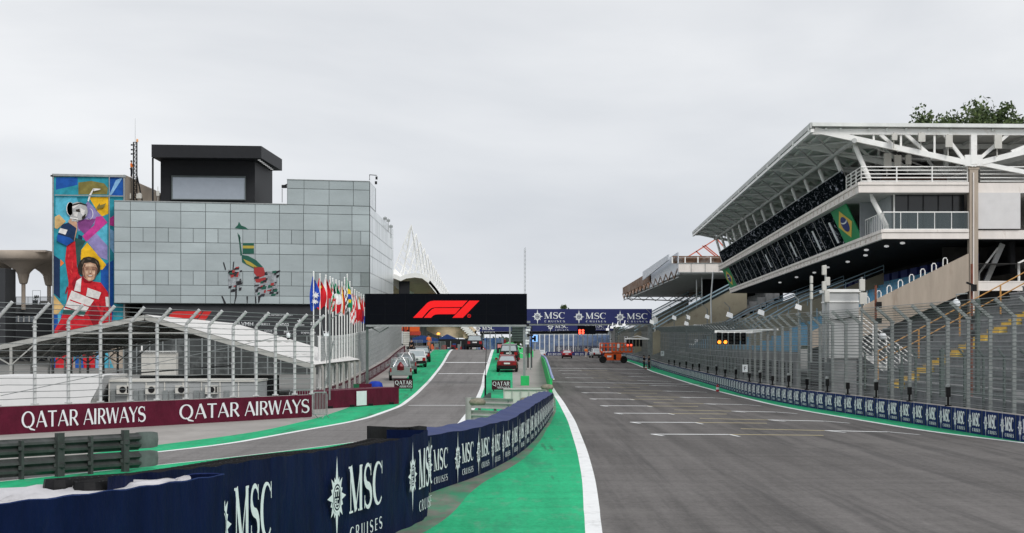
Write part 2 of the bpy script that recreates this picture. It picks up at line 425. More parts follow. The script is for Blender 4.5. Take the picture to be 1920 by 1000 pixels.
def logo_strokes(u0, v0, wd, ht, small=True, big=0.):
    """star + MSC over CRUISES in a box; ht = height of star"""
    st = star(u0+wd*.17, v0+ht*.5, wd*.165, ht*(.40+big*.2)) if True else []
    st += word('MSC', u0+wd*.37, v0+ht*(.36-big*.1), wd*.63, ht*(.42+big*.3), .03)
    if small: st += word('CRUISES', u0+wd*.38, v0+ht*(.10-big*.05), wd*.61, ht*.13, .35, False)
    return st
def emit_strokes(mb, strokes, mapper, eps0=.012, de=.0012):
    for k, st in enumerate(strokes):
        e = eps0+de*(k % 9)
        for q in st: mb.face([mapper(a, b, e) for a, b in q])
    return mb
def path_map(path, s0=0., z0=0., rel=False):
    def m(u, v, e):
        p, n, h = path.at(s0+u); return p+n*e+Vector((0,0, z0+(v*h if rel else v)))
    return m
def plane_map(O, U, V=(0,0,1)):
    O, U, V = Vector(O), Vector(U).normalized(), Vector(V).normalized(); n = U.cross(V)
    return lambda u, v, e: O+U*u+V*v+n*e
def fontmesh(mb, txt, mapper, u0, v0, ht, wd=None, eps=.02):
    cu = bpy.data.curves.new('t', 'FONT'); cu.body = txt; cu.size = 1.; cu.resolution_u = 3
    ob = bpy.data.objects.new('t', cu); me = bpy.data.meshes.new_from_object(ob)
    xs = [v.co.x for v in me.vertices]; ys = [v.co.y for v in me.vertices]
    if not xs: return
    kx = ht/(max(ys)-min(ys)) if wd is None else wd/(max(xs)-min(xs)); ky = ht/(max(ys)-min(ys))
    for p in me.polygons:
        pts = [mapper(u0+(me.vertices[i].co.x-min(xs))*kx, v0+(me.vertices[i].co.y-min(ys))*ky, eps) for i in p.vertices]
        mb.face(pts)
    bpy.data.objects.remove(ob); bpy.data.curves.remove(cu); bpy.data.meshes.remove(me)
# ------------------------------------------------------------------ the ground: strips lofted side by side, no overlaps
def bound(pix, prof, near=None, far=None, win=4.):
    pts = sorted([(G(px, py, prof).y, G(px, py, prof).x) for px, py in pix])
    def f(y):
        if y <= pts[0][0]:
            (a, b), (c, d) = pts[0], pts[1]; sl = (d-b)/(c-a) if near is None else near
            return b+sl*(y-a)
        if y >= pts[-1][0]: return pts[-1][1]+(far or 0)*(y-pts[-1][0])
        return lin(pts, y)
    return lambda y: sum(f(y+win*k/3) for k in range(-3, 4))/7
LW = bound([(0,816),(300,798.5),(585,782),(660,733),(726,692),(745,672)], zP)           # left wall base
GB = bound([(269,838),(480,811),(596,784),(652,765),(700,745),(748,724),(774,694),(805,666)], zP)   # green / concrete, left
WL = bound([(269,850),(400,837.6),(540,812),(680,787),(750,762),(792,727),(814,703),(832,679),(847,656)], zP)
WR = bound([(0,903),(269,875),(480,853),(690,826),(770,815),(858,802),(889,762),(900,738),(906,722),(909,702),(916,681),(923,659)], zP)
CW = bound([(420,1130),(600,1060),(750,996),(806,962),(837,914),(885,897),(960,860),(1000,825),(1025,795),(1037,770),(1036,742),(1028,722),(1010,697),(1003,683),(1000,672)], zT)
TL = bound([(1113.5,1000),(1104.5,900),(1092,846),(1072,790),(1052,754),(1040,737),(1028,717),(1012,692),(1004.5,673)], zT)
TR = bound([(1920,830.6),(1740,809),(1500,769),(1443,757.6),(1346,733.7),(1310,724),(1213,692),(1174,677),(1150,670)], zT)
RW = bound([(1908,827),(1740,799),(1500,762),(1399,742),(1319,718),(1248,696),(1222,687),(1174,673),(1140,668.5)], zT)
ys = [4, 8, 12, 16, 20, 24, 28]+[30+1.5*i for i in range(60)]+[121+2.5*i for i in range(112)]+[420, 460, 520, 640, 900, 1500, 3000]
def cols(y):
    wl = WL(y); gb = min(GB(y), wl-.7); lw = min(LW(y), gb-.4); wr = WR(y); cw = CW(y)
    hw = .15 if y > 74 else .04
    wr = min(wr, cw-1.); isl = max(wr+.5, min(cw-.45, .05 if y > 128 else cw-.45)) if y > 122 else cw-.45
    tl = TL(y); tr = TR(y); rw = max(RW(y), tr+.25)
    wn = max(.05, min(.45, .45-(y-46)*.012))
    wwl = .16 if y < 40 else .17
    X = [-2500, lw-.6, gb, wl-.13, wl+.13, wr-hw, wr+hw, max(isl, wr+hw+.05), cw-.12]
    X2 = [cw+.12, min(cw+.12+wn, tl-wwl-.02), tl-wwl, tl+wwl, tr-.13, tr+.13, rw+.35, 2500]
    a, b = zP(y), zT(y)
    return X, X2, a, b
strips = {}
names = ['ground_paddock','apron_left','runoff_left','edge_line_left','pit_lane','edge_line_pit','runoff_island','island_apron']
names2 = ['wall_foot','runoff_track','track_edge_line','track','track_edge_line_far','runoff_right','ground_right']
mats = ['earth','concrete','green','white_line','pit_asphalt','white_line','green','concrete']
mats2 = ['foot','green','white_line','asphalt','white_line','green','earth']
rows = []
for y in ys:
    X, X2, a, b = cols(y)
    pl = [Vector((x, y, a if i else 0.)) for i, x in enumerate(X)]
    pr = [Vector((x, y, b)) for x in X2]
    rows.append((pl, pr))
for k, nm in enumerate(names):
    if nm == 'island_apron':
        nr = [r for r in rows if r[0][0].y <= 75]; fr_ = [r for r in rows if r[0][0].y >= nr[-1][0][0].y]
        mb = MB(); mb.grid([[r[0][k], r[0][k+1]] for r in nr]); struct(mb.build('island_apron_worn', 'foot')); mb = MB(); mb.grid([[r[0][k], r[0][k+1]] for r in fr_]); struct(mb.build(nm, mats[k])); continue
    mb = MB(); mb.grid([[r[0][k], r[0][k+1]] for r in rows]); struct(mb.build(nm, mats[k]))
for k, nm in enumerate(names2):
    mb = MB(); mb.grid([[r[1][k], r[1][k+1]] for r in rows]); struct(mb.build(nm, mats2[k]))
mb = MB(); mb.grid([[r[0][-1], r[1][0]] for r in rows]); struct(mb.build('wall_footing', 'foot'))

# painted markings on the track (4-6 mm sheets)
def mark(mb, a, b, th_, prof=zT):
    n = max(1, int((b-a).length/2)); rows_ = []
    for i in range(n+1):
        p = a.lerp(b, i/n); rows_.append([Vector((p.x, p.y-th_/2, prof(p.y-th_/2)+.006)), Vector((p.x, p.y+th_/2, prof(p.y+th_/2)+.006))])
    mb.grid(rows_)
def hook(mb, p, dx, dy, w):
    q = Vector((p.x+dx, p.y-dy, 0)); mb.face([(p.x-w, p.y, zT(p.y)+.010), (p.x+w, p.y, zT(p.y)+.010), (q.x+w, q.y, zT(q.y)+.010), (q.x-w, q.y, zT(q.y)+.010)])
left_boxes = [(1047,694.6,1087,1139),(1053,701,1097.4,1151),(1060,708.3,1108,1166),(1078.7,725.8,1137,1200),(1090.6,736.6,1156,1232),
              (1106,748.2,1180,1264),(1126,761,1212,1309),(1152,775,1251,1363),(1182,792,1302,1438),(1221.5,814.5,1367,1544)]
right_boxes = [(1389,804.4,1547.5,1665,810.3),(1312,785,1441,1545,790),(1264,769,1372,1454,773),(1225,755.3,1320,1392,759),(1192,743.5,1275,1340,746.5),
               (1170,732,1243,1300,734.6),(1150,721,1217,1270,724.2),(1138,712,1195,1240,715),(1122,705,1178,1220,707),(1110,698.5,1163,1205,700.6)]
mw, my = MB(), MB()
for (x0, y0, x1, x2) in left_boxes:
    a, b = G(x0, y0), G(x1, y0+.6); t = .42*(a.y/74)**.6
    mark(mw, a, b, t); my_b = G(x2, y0+2.2*(y0-640)/170); mark(my, b, my_b, t*.8)
    hook(mw, a, .35, 1.5, .07); hook(mw, b, .2, 1.8, .06)
for (x0, y0, x1, x2, y2) in right_boxes:
    ym = y0+(y2-y0)*(x1-x0)/(x2-x0); a, b, c = G(x0, y0), G(x1, ym), G(x2, y2); t = .42*(a.y/74)**.6
    mark(my, a, b, t*.8); mark(mw, b, c, t); hook(mw, b, .5, 1.8, .07); hook(mw, c, .75, 2.4, .07)
a, b = G(1028,716.2), G(1312,721.2); mark(mw, a, b, .8)
a, b = G(1020,690.2), G(1208,693); mark(mw, a, b, .9)
struct(mw.build('grid_markings', 'white_line')); struct(my.build('grid_markings_yellow', 'yellow_line'))
ml = MB()
for (x0, x1, py) in ((835,915,680), (822,908,701), (766,890,760.5)):
    a, b = G(x0, py, zP), G(x1, py, zP); t = .5*(a.y/110)
    ml.face([(a.x, a.y-t/2, zP(a.y-t/2)+.008), (b.x, a.y-t/2, zP(a.y-t/2)+.008), (b.x, a.y+t/2, zP(a.y+t/2)+.008), (a.x, a.y+t/2, zP(a.y+t/2)+.008)])
struct(ml.build('pit_lane_cross_lines', 'white_line'))

# ------------------------------------------------------------------ barriers
def barrier_mesh(path, thick, cap=.0, over=0.):
    """front, top, back and ends of a barrier; material 0 front, 1 top"""
    mb = MB(); fr, ft, bt, bk = [], [], [], []
    n = max(2, int(path.L/.8))
    for i in range(n+1):
        p, nn, h = path.at(path.L*i/n)
        fr.append(p+Vector((0,0,-.05))); ft.append(p+Vector((0,0,h))); q = p-nn*thick
        bt.append(q+Vector((0,0,h+.01))); bk.append(q+Vector((0,0,-.05)))
    mb.mat(0).grid([fr, ft]); mb.mat(1).grid([ft, bt]); mb.mat(0).grid([bt, bk])
    for e in (0, -1): mb.face([fr[e], ft[e], bt[e], bk[e]])
    return mb
def path_px(bases, tops, prof, ref=None):
    pts = []
    for px, py in bases:
        g = G(px, py, prof); ty = lin(tops, px); z = HC+(HY-ty)/F*g.y; pts.append((g.x, g.y, g.z, z-g.z))
    return pts
# right wall ------------------------------------------------------
rp = []
for y in [366, 350, 330, 310, 295]+[280-4*i for i in range(54)]:
    rp.append((RW(y), y, zT(y), .93))
right_path = smooth_path(rp, 1.5, 2.)
t = thing('barrier_wall', 'long low navy barrier with repeated white cruise line logos along the right edge of the track', 'barrier', (RW(80), 80, 0))
barrier_mesh(right_path, .35).build('banner', ['navy_mid', 'concrete'], t)
js = MB(); pit = 2.15; BW[0] = 2.1; s_end = right_path.s_of(1908) - .15; k = 0; s = s_end; far = MB()
while s > 5:
    st = logo_strokes(s-1.92, .0, 1.68, .93, True, .34)
    if k < 100:
        m_ = MB(); emit_strokes(m_, st, path_map(right_path, 0, .02), .02); m_.build('logo', 'logo_white', t)
    else: emit_strokes(far, st, path_map(right_path, 0, .02), .03)
    p, nn, h = right_path.at(s-.02); js.bar(p+nn*.012+Vector((0,0,0)), p+nn*.012+Vector((0,0,h)), .03, .01)
    s -= pit; k += 1
st = logo_strokes(s_end+.23, 0, 1.68, .93, True, .34); m_ = MB(); emit_strokes(m_, st, path_map(right_path, 0, .02), .02); m_.build('logo', 'logo_white', t)
BW[0] = 1.
if far.f: o = far.build('logo', 'logo_white', t); o['kind'] = 'stuff'
js.build('seam', 'joint', t)
# fences ----------------------------------------------------------
def fence(t, path, base, H, arm, armh, step, offset, maxp=100, postw=.14, meshm='mesh', postm='galv', rev=False, cables=7, bends=True, zup=None):
    n = int(path.L/step); lst = [path.L-i*step for i in range(n+1)] if rev else [i*step for i in range(n+1)]
    stuff = MB(); zu = zup or (lambda y: 0)
    for i, s_ in enumerate(lst):
        p, nn, h = path.at(max(0, s_)); p = p-nn*offset; zb = p.z+base; zt = p.z+H+zu(p.y); mb = MB() if i < maxp else stuff
        a = Vector((p.x, p.y, zb)); b = Vector((p.x, p.y, zt)); d = nn
        w = postw
        mb.bar(a, b, w, w*.9, up=nn)
        # the flange lip of the section and the hinge plates
        if bends: mb.bar(b-Vector((0,0,.03)), b+d*arm+Vector((0,0,armh)), w*.85, w*.8)
        mb.cbox((p.x, p.y, zt-.02), w*1.25, w*1.25, .06)
        mb.cbox((p.x, p.y, zb+.03), w*1.8, w*1.8, .05)
        if i < maxp: mb.build('post', postm, t)
    if stuff.f: o = stuff.build('post', 'galv', t); o['kind'] = 'stuff'
    m_ = MB(); rows_, uv = [], []
    nseg = max(2, int(path.L/2))
    for lev in range(3 if bends else 2):
        r, u = [], []
        for i in range(nseg+1):
            s_ = path.L*i/nseg; p, nn, h = path.at(s_); p = p-nn*(offset-.09)
            z = [p.z+base, p.z+H+zu(p.y), p.z+H+zu(p.y)+armh][lev]; q = Vector((p.x, p.y, z))+(nn*arm if lev == 2 else nn*0)
            r.append(q); u.append((s_, [0, H-base, H-base+math.hypot(arm, armh)][lev]))
        rows_.append(r); uv.append(u)
    m_.grid(rows_, uv); m_.build('wire_mesh', M[meshm], t)
    c_ = MB(); levs = [base+(H-base)*(k+.5)/cables for k in range(cables)]
    for z in levs: c_.tube([p_+Vector((0,0,z+zu(p_.y)*(z/H))) for p_ in [path.at(path.L*i/nseg)[0]-path.at(path.L*i/nseg)[1]*(offset-.1) for i in range(nseg+1)]], .013, 4)
    if bends:
        for kk in (.33, .66, 1.):
            c_.tube([path.at(path.L*i/nseg)[0]-path.at(path.L*i/nseg)[1]*(offset-arm*kk)+Vector((0,0,H+zu(path.at(path.L*i/nseg)[0].y)+armh*kk+.04)) for i in range(nseg+1)], .013, 4)
    c_.build('cable', 'galv_dark', t)
t = thing('debris_fence', 'tall grey debris fence with bent post tops behind the wall right of the track', 'fence', (RW(80)+.5, 80, 0))
fence(t, right_path, .85, 4.55, .72, .62, 3.05, .42, 100, .16, 'mesh', 'galv_mid', rev=True, cables=8, zup=lambda y: max(0, min(y,250)-170)*.006-max(0,y-280)*.008)
# left straight: maroon banner wall with fence above ----------------
LA, LB = G(-40, 818.3, zP), G(585, 782, zP)
lp = Path([(LA.x, LA.y, 0, 1.08), (LB.x, LB.y, 0, 1.06)])
lp = lp.resample(1.)
t = thing('barrier_wall', 'maroon airline banner wall at the left with two large white wordings', 'barrier', tuple(lp.at(lp.L/2)[0]))
barrier_mesh(lp, .3).build('banner', ['maroon', 'concrete'], t)
BW[0] = 1.12
for x0, x1 in ((40, 273), (336, 580)):
    s0, s1 = lp.s_of(x0), lp.s_of(x1); sm = (s1-s0)
    m_ = MB(); emit_strokes(m_, word('QATAR', s0, .22, sm*.435, .64, .05)+word('AIRWAYS', s0+sm*.475, .22, sm*.525, .64, .03), path_map(lp), .02)
    m_.build('lettering', 'logo_white', t)
BW[0] = 1.
LB2 = G(600, 782, zP); lf = Path([(LA.x, LA.y, 0, 1), (LB2.x, LB2.y, 0, 1)])
t = thing('debris_fence', 'grey fence of thirteen bent posts and cables above the maroon wall at the left', 'fence', tuple(lp.at(lp.L/2)[0]))
sp = [lf.s_of(x) for x in (11, 81, 144, 204, 260, 310, 364, 407, 452, 495, 531, 567, 599)]
c_ = MB()
for i, s_ in enumerate(sp):
    p, nn, h = lf.at(s_); p = p-nn*.45; mb = MB(); zt = 4.5-.25*i/12; n2 = (nn*.7+Vector((.7, .1, 0))).normalized()
    mb.tube([(p.x, p.y, .3), (p.x, p.y, zt-.06), (p.x+n2.x*.05, p.y+n2.y*.05, zt+.03), (p.x+n2.x*.62, p.y+n2.y*.62, zt+.62)], .072, 8)
    mb.cbox((p.x, p.y, 1.12), .26, .26, .05); mb.cbox((p.x, p.y, zt-.3), .17, .17, .05); mb.cbox((p.x, p.y, 2.6), .17, .17, .04)
    mb.build('post', 'galv_light', t)
for k in range(12):
    z = 1.35+.27*k
    c_.tube([lf.at(lf.L*j/12)[0]-lf.at(lf.L*j/12)[1]*.37+Vector((0,0,z*(1-.05*j/12*(z/4.5))-.02*math.sin(j*2.6+k))) for j in range(13)], .013, 4)
for kk in (.1, .4, .7, 1.):
    c_.tube([lf.at(lf.L*j/12)[0]-lf.at(lf.L*j/12)[1]*.45+Vector((.5*kk, -.2*kk, 4.5-.25*j/12+.6*kk)) for j in range(13)], .013, 4)
c_.tube([lf.at(1)[0]+Vector((0,.4,1.5)), lf.at(lf.L-2)[0]+Vector((0,.4,4.))], .014, 4)
c_.build('cable', 'galv_dark', t)
# wall and fence continuing along the pit lane -----------------------
q = [G(612, 757, zP), G(640, 744, zP), G(660, 733, zP), G(695, 712, zP), G(726, 692, zP), G(745, 674, zP), G(760, 663, zP)]
lp2 = smooth_path([(p.x, p.y, p.z, .9) for p in q], 1.5, 2.)
t = thing('barrier_wall', 'maroon airline wall running up beside the pit lane behind the parked cars', 'barrier', tuple(lp2.at(0)[0]))
barrier_mesh(lp2, .3).build('banner', ['maroon', 'concrete'], t)
s = .8
while s < lp2.L-5:
    m_ = MB(); emit_strokes(m_, word('QATAR', s, .2, 1.7, .55)+word('AIRWAYS', s+1.95, .2, 2.3, .55), path_map(lp2), .03); m_.build('lettering', 'logo_white', t); s += 5.
t = thing('debris_fence', 'dense grey fence rising beside the pit lane left of the parked cars', 'fence', tuple(lp2.at(0)[0]))
fence(t, lp2, .9, 3.95, 0, 0, 1.15, .42, 100, .15, 'mesh_dense', 'galv_light', cables=8, bends=False, zup=lambda y: max(0, y-110)*.003)
# crowd barrier in the gap
a = G(545, 790, zP); 
t = thing('crowd_barrier', 'bare metal crowd barrier standing in the gap between the two maroon walls', 'barrier', tuple(a))
mb = MB(); a = W(543, 772, 92.5); b = W(613, 760, 95)
for (p0, p1, zb, ztp, nm) in ((Vector((a.x, a.y, 0)), Vector((W(586,0,93.5).x, 93.5, 0)), .25, 1.25, 3), (Vector((W(587,0,90).x, 90., 0)), Vector((W(613,0,90.5).x, 90.5, 0)), .2, 1.22, 6)):
    mb = MB(); up = Vector((0,0,1))
    mb.tube([p0+up*zb, p0+up*(ztp-.12), p0.lerp(p1,.05)+up*ztp, p0.lerp(p1,.95)+up*ztp, p1+up*(ztp-.12), p1+up*zb], .03, 6)
    mb.tube([p0+up*zb, p1+up*zb], .025, 6)
    for i in range(1, 9): q_ = p0.lerp(p1, i/9); mb.tube([q_+up*zb, q_+up*ztp], .014, 5)
    for f_ in (.1, .9): q_ = p0.lerp(p1, f_); mb.tube([q_+Vector((-.15,-.25,0)), q_+up*zb, q_+Vector((.15,.25,0))], .02, 5)
    mb.build('frame', 'galv', t)
# maroon block with white board
b0, b1 = G(590, 768, zP), G(748, 757.5, zP)
bp_ = Path([(b0.x, b0.y, 0, .95), (b1.x, b1.y, 0, .98)]).resample(1.)
t = thing('plastic_barrier', 'maroon block barrier with a blank white board at the pit lane mouth', 'barrier', tuple(b1))
barrier_mesh(bp_, 1.3).build('block', ['maroon', 'maroon'], t)
m_ = MB(); s0, s1 = bp_.s_of(667), bp_.s_of(686); f_ = path_map(bp_); m_.prism([f_(s0,.06,.05), f_(s1,.06,.05), f_(s1,.86,.05), f_(s0,.86,.05)], (0,.03,0)); m_.build('white_board', 'logo_white', t)
for s_ in (bp_.L*.15, bp_.L*.4, bp_.L*.62, bp_.L*.88): mb = MB(); p = f_(s_, 0, .0); mb.cbox((p.x, p.y, .07), .5, .1, .12); mb.build('foot_slot', 'black', t)
t = thing('covered_bundle', 'round bundle under a royal blue cover behind the maroon block', 'bundle', tuple(G(705, 744, zP)))
p = W(704, 730, 122); mb = MB(); mb.lathe((p.x, p.y, p.z-.1), [(.02,.62),(.25,.60),(.42,.48),(.48,.25),(.4,.05),(.3,-.2)], 14, 1., .8); mb.build('cover', 'royal_blue', t, smooth=True)
mb = MB(); mb.box(p.x-.3, p.x+.3, p.y-.25, p.y+.25, 0, p.z); mb.build('box', 'blue_tarp', t)
t = thing('traffic_barrier', 'maroon barrier end with a dark green stripe beside the blue bundle', 'barrier', tuple(G(680, 745, zP)))
p = W(672, 738, 118); mb = MB(); mb.box(p.x-.1, p.x+.8, p.y, p.y+.4, 0, p.z+.6); mb.build('block', 'maroon', t)
mb = MB(); mb.box(p.x-.3, p.x+.05, p.y-.05, p.y+.4, 0, p.z+.58); mb.build('green_end', mat('dark_green_plastic', (.02,.12,.06), .5), t)
# foreground barriers ---------------------------------------------
C_base = [(806,924),(885,897),(925,879),(960,860),(985,842),(1003,825),(1016,808),(1027,792),(1037,774)]
C_top = [(780,819),(806,813),(885,800),(947,786),(965,781),(1000,757),(1038,735)]
cp = path_px([(786,932)]+C_base, C_top, zT); cpath = smooth_path(cp, .8, 1.2)
t = thing('barrier_wall', 'navy cruise line barrier curving away from the foreground to the island end', 'barrier', tuple(cpath.at(2)[0]))
mb = MB(); n = 70; fr, fm, bt, bk = [], [], [], []
for i in range(n+1):
    p, nn, h = cpath.at(cpath.L*i/n); wv = .012*math.sin(i*1.7)+.01*math.sin(i*.6)
    thk = .62 if i/n < .9 else .62-(i/n-.9)*3.5
    fr.append(p+Vector((0,0,-.03))); fm.append(p+Vector((0,0,h-.05+wv))+nn*.02)
    bt.append(p-nn*thk+Vector((0,0,h+.05+wv*1.5))); bk.append(p-nn*thk+Vector((0,0,0)))
mb.mat(0).grid([fr, fm]); mb.mat(1).grid([fm, bt]); mb.mat(0).grid([bt, bk]); mb.face([fr[0], fm[0], bt[0], bk[0]]); mb.face([fr[-1], fm[-1], bt[-1], bk[-1]])
mb.build('banner', ['navy', 'navy_top'], t, smooth=False)
ends = [837.5, 885.6, 915.5, 936]; ss_ = [cpath.s_of(x) for x in ends]; last = ss_[-1]; pitch = 2.62; s = last+pitch
while s < cpath.L-.2: ss_.append(s); s += pitch
for i, se in enumerate(ss_):
    _, _, h = cpath.at(se); wd = min(2.5, .86*(se-ss_[i-1])) if i else 2.6; BW[0] = 1.05+min(1.1, i*.10)
    m_ = MB(); emit_strokes(m_, logo_strokes(se-wd, .04, wd, .86), path_map(cpath, 0, 0, True), .03, .0015); m_.build('logo', 'logo_white', t)
BW[0] = 1.
sm_ = MB()
s = 1.2
while s < cpath.L-1: p, nn, h = cpath.at(s); sm_.bar(p+nn*.022+Vector((0,0,.02)), p+nn*.028+Vector((0,0,h-.08)), .025, .012, up=nn); s += 3.1
sm_.build('seam', 'joint', t)
# B: the taller piece
B_top = [(150,905),(200,890),(320,880),(400,873),(442,863),(568,847),(688,832),(772,817),(798,805),(810,800)]
bpth = path_px([(200,1240),(420,1130),(500,1098),(600,1060),(700,1018),(750,996),(790,977),(803,968)], B_top, zT)
bpath = smooth_path(bpth, .5, .8)
t = thing('barrier_wall', 'large dark navy cruise line barrier across the foreground with tyre tops showing', 'barrier', tuple(bpath.at(3)[0]))
mb = MB(); n = 90; rows_ = [[] for _ in range(6)]
for i in range(n+1):
    p, nn, h = bpath.at(bpath.L*i/n); q_ = p-nn*.9
    for j in range(6):
        f_ = j/5; wv = .02*math.sin(i*.9+j*1.3)+.015*math.sin(i*.33-j)
        rows_[j].append(p+nn*(wv*(1-f_*.3))+Vector((0,0,-.03+(h+.01*math.sin(i*1.1))*f_)))
mb.grid(rows_)
e0 = [r[-1] for r in rows_]; _, nn, h = bpath.at(bpath.L)
mb.grid([e0, [p-nn*.12+Vector((.01,.02,0)) for p in e0], [p-nn*.9+Vector((.05,.1,0)) for p in e0]])
mb.build('banner', 'navy', t, smooth=True)
ty = MB()
for i in range(0, 150):
    s_ = bpath.L*i/150
    if s_ > bpath.L*.86: break
    p, nn, h = bpath.at(s_)
    for r_ in range(2):
        q_ = p-nn*(.22+.34*r_); ty.lathe((q_.x, q_.y, p.z+h-.28+.03*math.sin(i*3.1+r_)), [(.10,.0),(.11,.16),(.15,.20),(.165,.12),(.165,-.1)], 8)
ty.build('tyre_tops', 'black', t)
BW[0] = 1.15
for (x0, x1, mt) in ((602, 710, 1), (756, 815, 0), (388, 501, 1)):
    s0, s1 = bpath.s_of(x0), bpath.s_of(min(x1, 802)); 
    if x1 > 802: s1 = s0+3.0
    wd = s1-s0
    m_ = MB(); st = star(s0+wd*.17, .56, wd*.155, .295)+word('MSC', s0+wd*.37, .38, wd*.63, .43, .03)+word('CRUISES', s0+wd*.38, .13, wd*.61, .12, .35, False)
    f0 = path_map(bpath, 0, 0, True); smax = bpath.L-.05
    def f1(u, v, e):
        return f0(min(u, smax), v, e+.045)
    emit_strokes(m_, st, f1, .03, .0015); m_.build('logo', 'logo_white', t)
BW[0] = 1.
# black wrap at its far end
p1, nn, h = bpath.at(bpath.L*.995)
wrap = [W(688, 0, 38.5), W(715, 0, 40.2), W(745, 0, 41.4), W(768, 0, 41.6), W(785, 0, 40.8), W(799, 0, 39.6)]
tz = [799, 800, 801.5, 801, 798.5, 800]
mb = MB(); up = [Vector((p.x, p.y, HC+(HY-z)/F*p.y)) for p, z in zip(wrap, tz)]; lo = [Vector((p.x, p.y, 1.0)) for p in wrap]
mb.grid([up, lo]); mb.grid([[p+Vector((.01,.04,0)) for p in up], [p+Vector((.01,.04,0)) for p in lo]]); mb.grid([up, [p+Vector((.01,.04,0)) for p in up]])
mb.build('rubber_wrap', 'black', t)
# A: nearest navy barrier with sheeting
A_px = [(-160,962),(0,945.6),(140,930),(272,913.6),(360,900),(419,891)]
apts = []
for px, py in A_px:
    Y = 1.62*F/(py-HY); p = W(px, py, Y); apts.append((p.x, p.y, 0, p.z))
apath = smooth_path(apts, .4, .8)
t = thing('barrier_wall', 'nearest navy barrier at the lower left corner with a rounded end', 'barrier', tuple(apath.at(1)[0]))
mb = MB(); n = 40; lo, md, tp = [], [], []
for i in range(n+1):
    p, nn, h = apath.at(apath.L*i/n); lo.append(p+nn*.02*math.sin(i*.5)); md.append(p+Vector((0,0,h*.6))+nn*.03*math.sin(i*.7+1)); tp.append(p+Vector((0,0,h+.008*math.sin(i*1.3))))
pe, nn, h = apath.at(apath.L); tdir = Vector((-nn.y, nn.x, 0))
for a_ in range(1, 9):
    an = math.pi*a_/8*1.0; off = tdir*(.16*math.sin(an))-nn*(.42*(1-math.cos(an))/2*1.)
    for L_, z in ((lo,0),(md,h*.6),(tp,h)): L_.append(pe+off+Vector((0,0,z)))
for i in range(1, 6):
    s_ = apath.L-.42*i; p, n2, h2 = apath.at(s_); q_ = p-n2*.42
    for L_, z in ((lo,0),(md,h2*.6),(tp,h2-.02*i)): L_.append(q_+Vector((0,0,z)))
mb.grid([lo, md, tp]); mb.build('banner', 'navy', t, smooth=True)
m_ = MB(); m_.grid([[p+Vector((0,0,.012)) for p in tp], [p+Vector((0,0,-.004)) for p in tp]]); m_.build('hem', 'navy_top', t)
mb = MB(); a_, b_ = [], []
for i in range(12):
    p, n2, h2 = apath.at(apath.L*i/11); a_.append(p-n2*.03+Vector((0,0,h2-.16))); b_.append(p-n2*.40+Vector((0,0,h2-.16)))
mb.grid([a_, b_]); mb.build('tyre_core', 'black', t)
# white sheeting lying over it, in folds
t_ = MB(); rows_ = []
random.seed(3)
for i in range(60):
    s_ = apath.L*(.0+.85*i/59); p, n2, h2 = apath.at(s_); r = []
    for j in range(16):
        f_ = j/15; w_ = lin([(-200,.02),(0,.05),(60,.45),(130,1.5),(200,1.9),(280,1.3),(312,.05)], CX+F*p.x/p.y); fold = .03*math.sin(i*.16+j*1.9+1.2*math.sin(i*.21))+.02*math.sin(i*.5-j*1.3)+.012*random.random()
        r.append(p-n2*(.015+w_*f_)+Vector((0,0,h2+.0+fold*1.2*math.sin(min(1,f_*1.3)*math.pi)*.9+.015*math.sin(f_*3)-.03*f_*f_)))
    rows_.append(r)
t_.grid(rows_); o = t_.build('plastic_sheet', 'white_tarp', None, smooth=True); tag(o, 'crumpled white sheeting lying over the top of the nearest navy barrier', 'sheet')
# black tyre bank between A and the road, with white sheet strip
mb = MB(); q0, q1 = W(-140, 938, 23.5), W(150, 908, 25.5)
bk = []
for i in range(44):
    f_ = i/43; p = q0.lerp(q1, f_)
    for r_ in range(3):
        mb.lathe((p.x+.25*r_, p.y+.45*r_, max(.3, p.z-.62+.03*math.sin(i*2.+r_))), [(.12,.33),(.14,.5),(.22,.58),(.31,.50),(.33,.3),(.31,.0)], 12)
o = mb.build('tyre_stack', 'black', None, smooth=True); tag(o, 'bank of black tyres behind the nearest barrier, below the guardrail', 'tyres')
# guardrail at left
t = thing('guardrail', 'weathered double guardrail seen from behind at the left edge', 'guardrail', (-11, 52, 0))
ga, gb = Vector((-14.6, 47., 0)), Vector((-10.35, 53.2, 0)); gd = (gb-ga).normalized(); gn = Vector((gd.y, -gd.x, 0))
def wbeam(mb, a, b, zc, hh, depth_, n):
    prof = [(-.5,0),(-.42,.1),(-.30,.9),(-.16,1.),(-.06,.2),(0,.05),(.06,.2),(.16,1.),(.30,.9),(.42,.1),(.5,0)]
    r0 = [a-n*(depth_*d)+Vector((0,0,zc+hh*v)) for v, d in prof]; r1 = [b-n*(depth_*d)+Vector((0,0,zc+hh*v)) for v, d in prof]
    mb.grid([r0, r1]); mb.grid([[p+n*.006 for p in r0], [p+n*.006 for p in r1]]); mb.grid([r0, [p+n*.006 for p in r0]]); mb.grid([r1, [p+n*.006 for p in r1]])
for zc in (.78, .28):
    mb = MB(); wbeam(mb, ga, gb, zc+.02, .47, -.12, gn); mb.build('beam', 'rail_dark', t)
for px, w_, top in ((-60,.22,1.12),(33,.09,1.0),(105,.24,1.15),(163,.09,1.02),(228,.20,1.14)):
    p = rayline(px, ga, gb)+gn*.14
    mb = MB(); mb.bar(p, p+Vector((0,0,top)), w_, .12, up=gn); mb.cbox((p.x-.0, p.y, .80), w_*1.1, .2, .1); mb.cbox((p.x, p.y, .30), w_*1.1, .2, .1); mb.build('post', 'rail_dark', t)
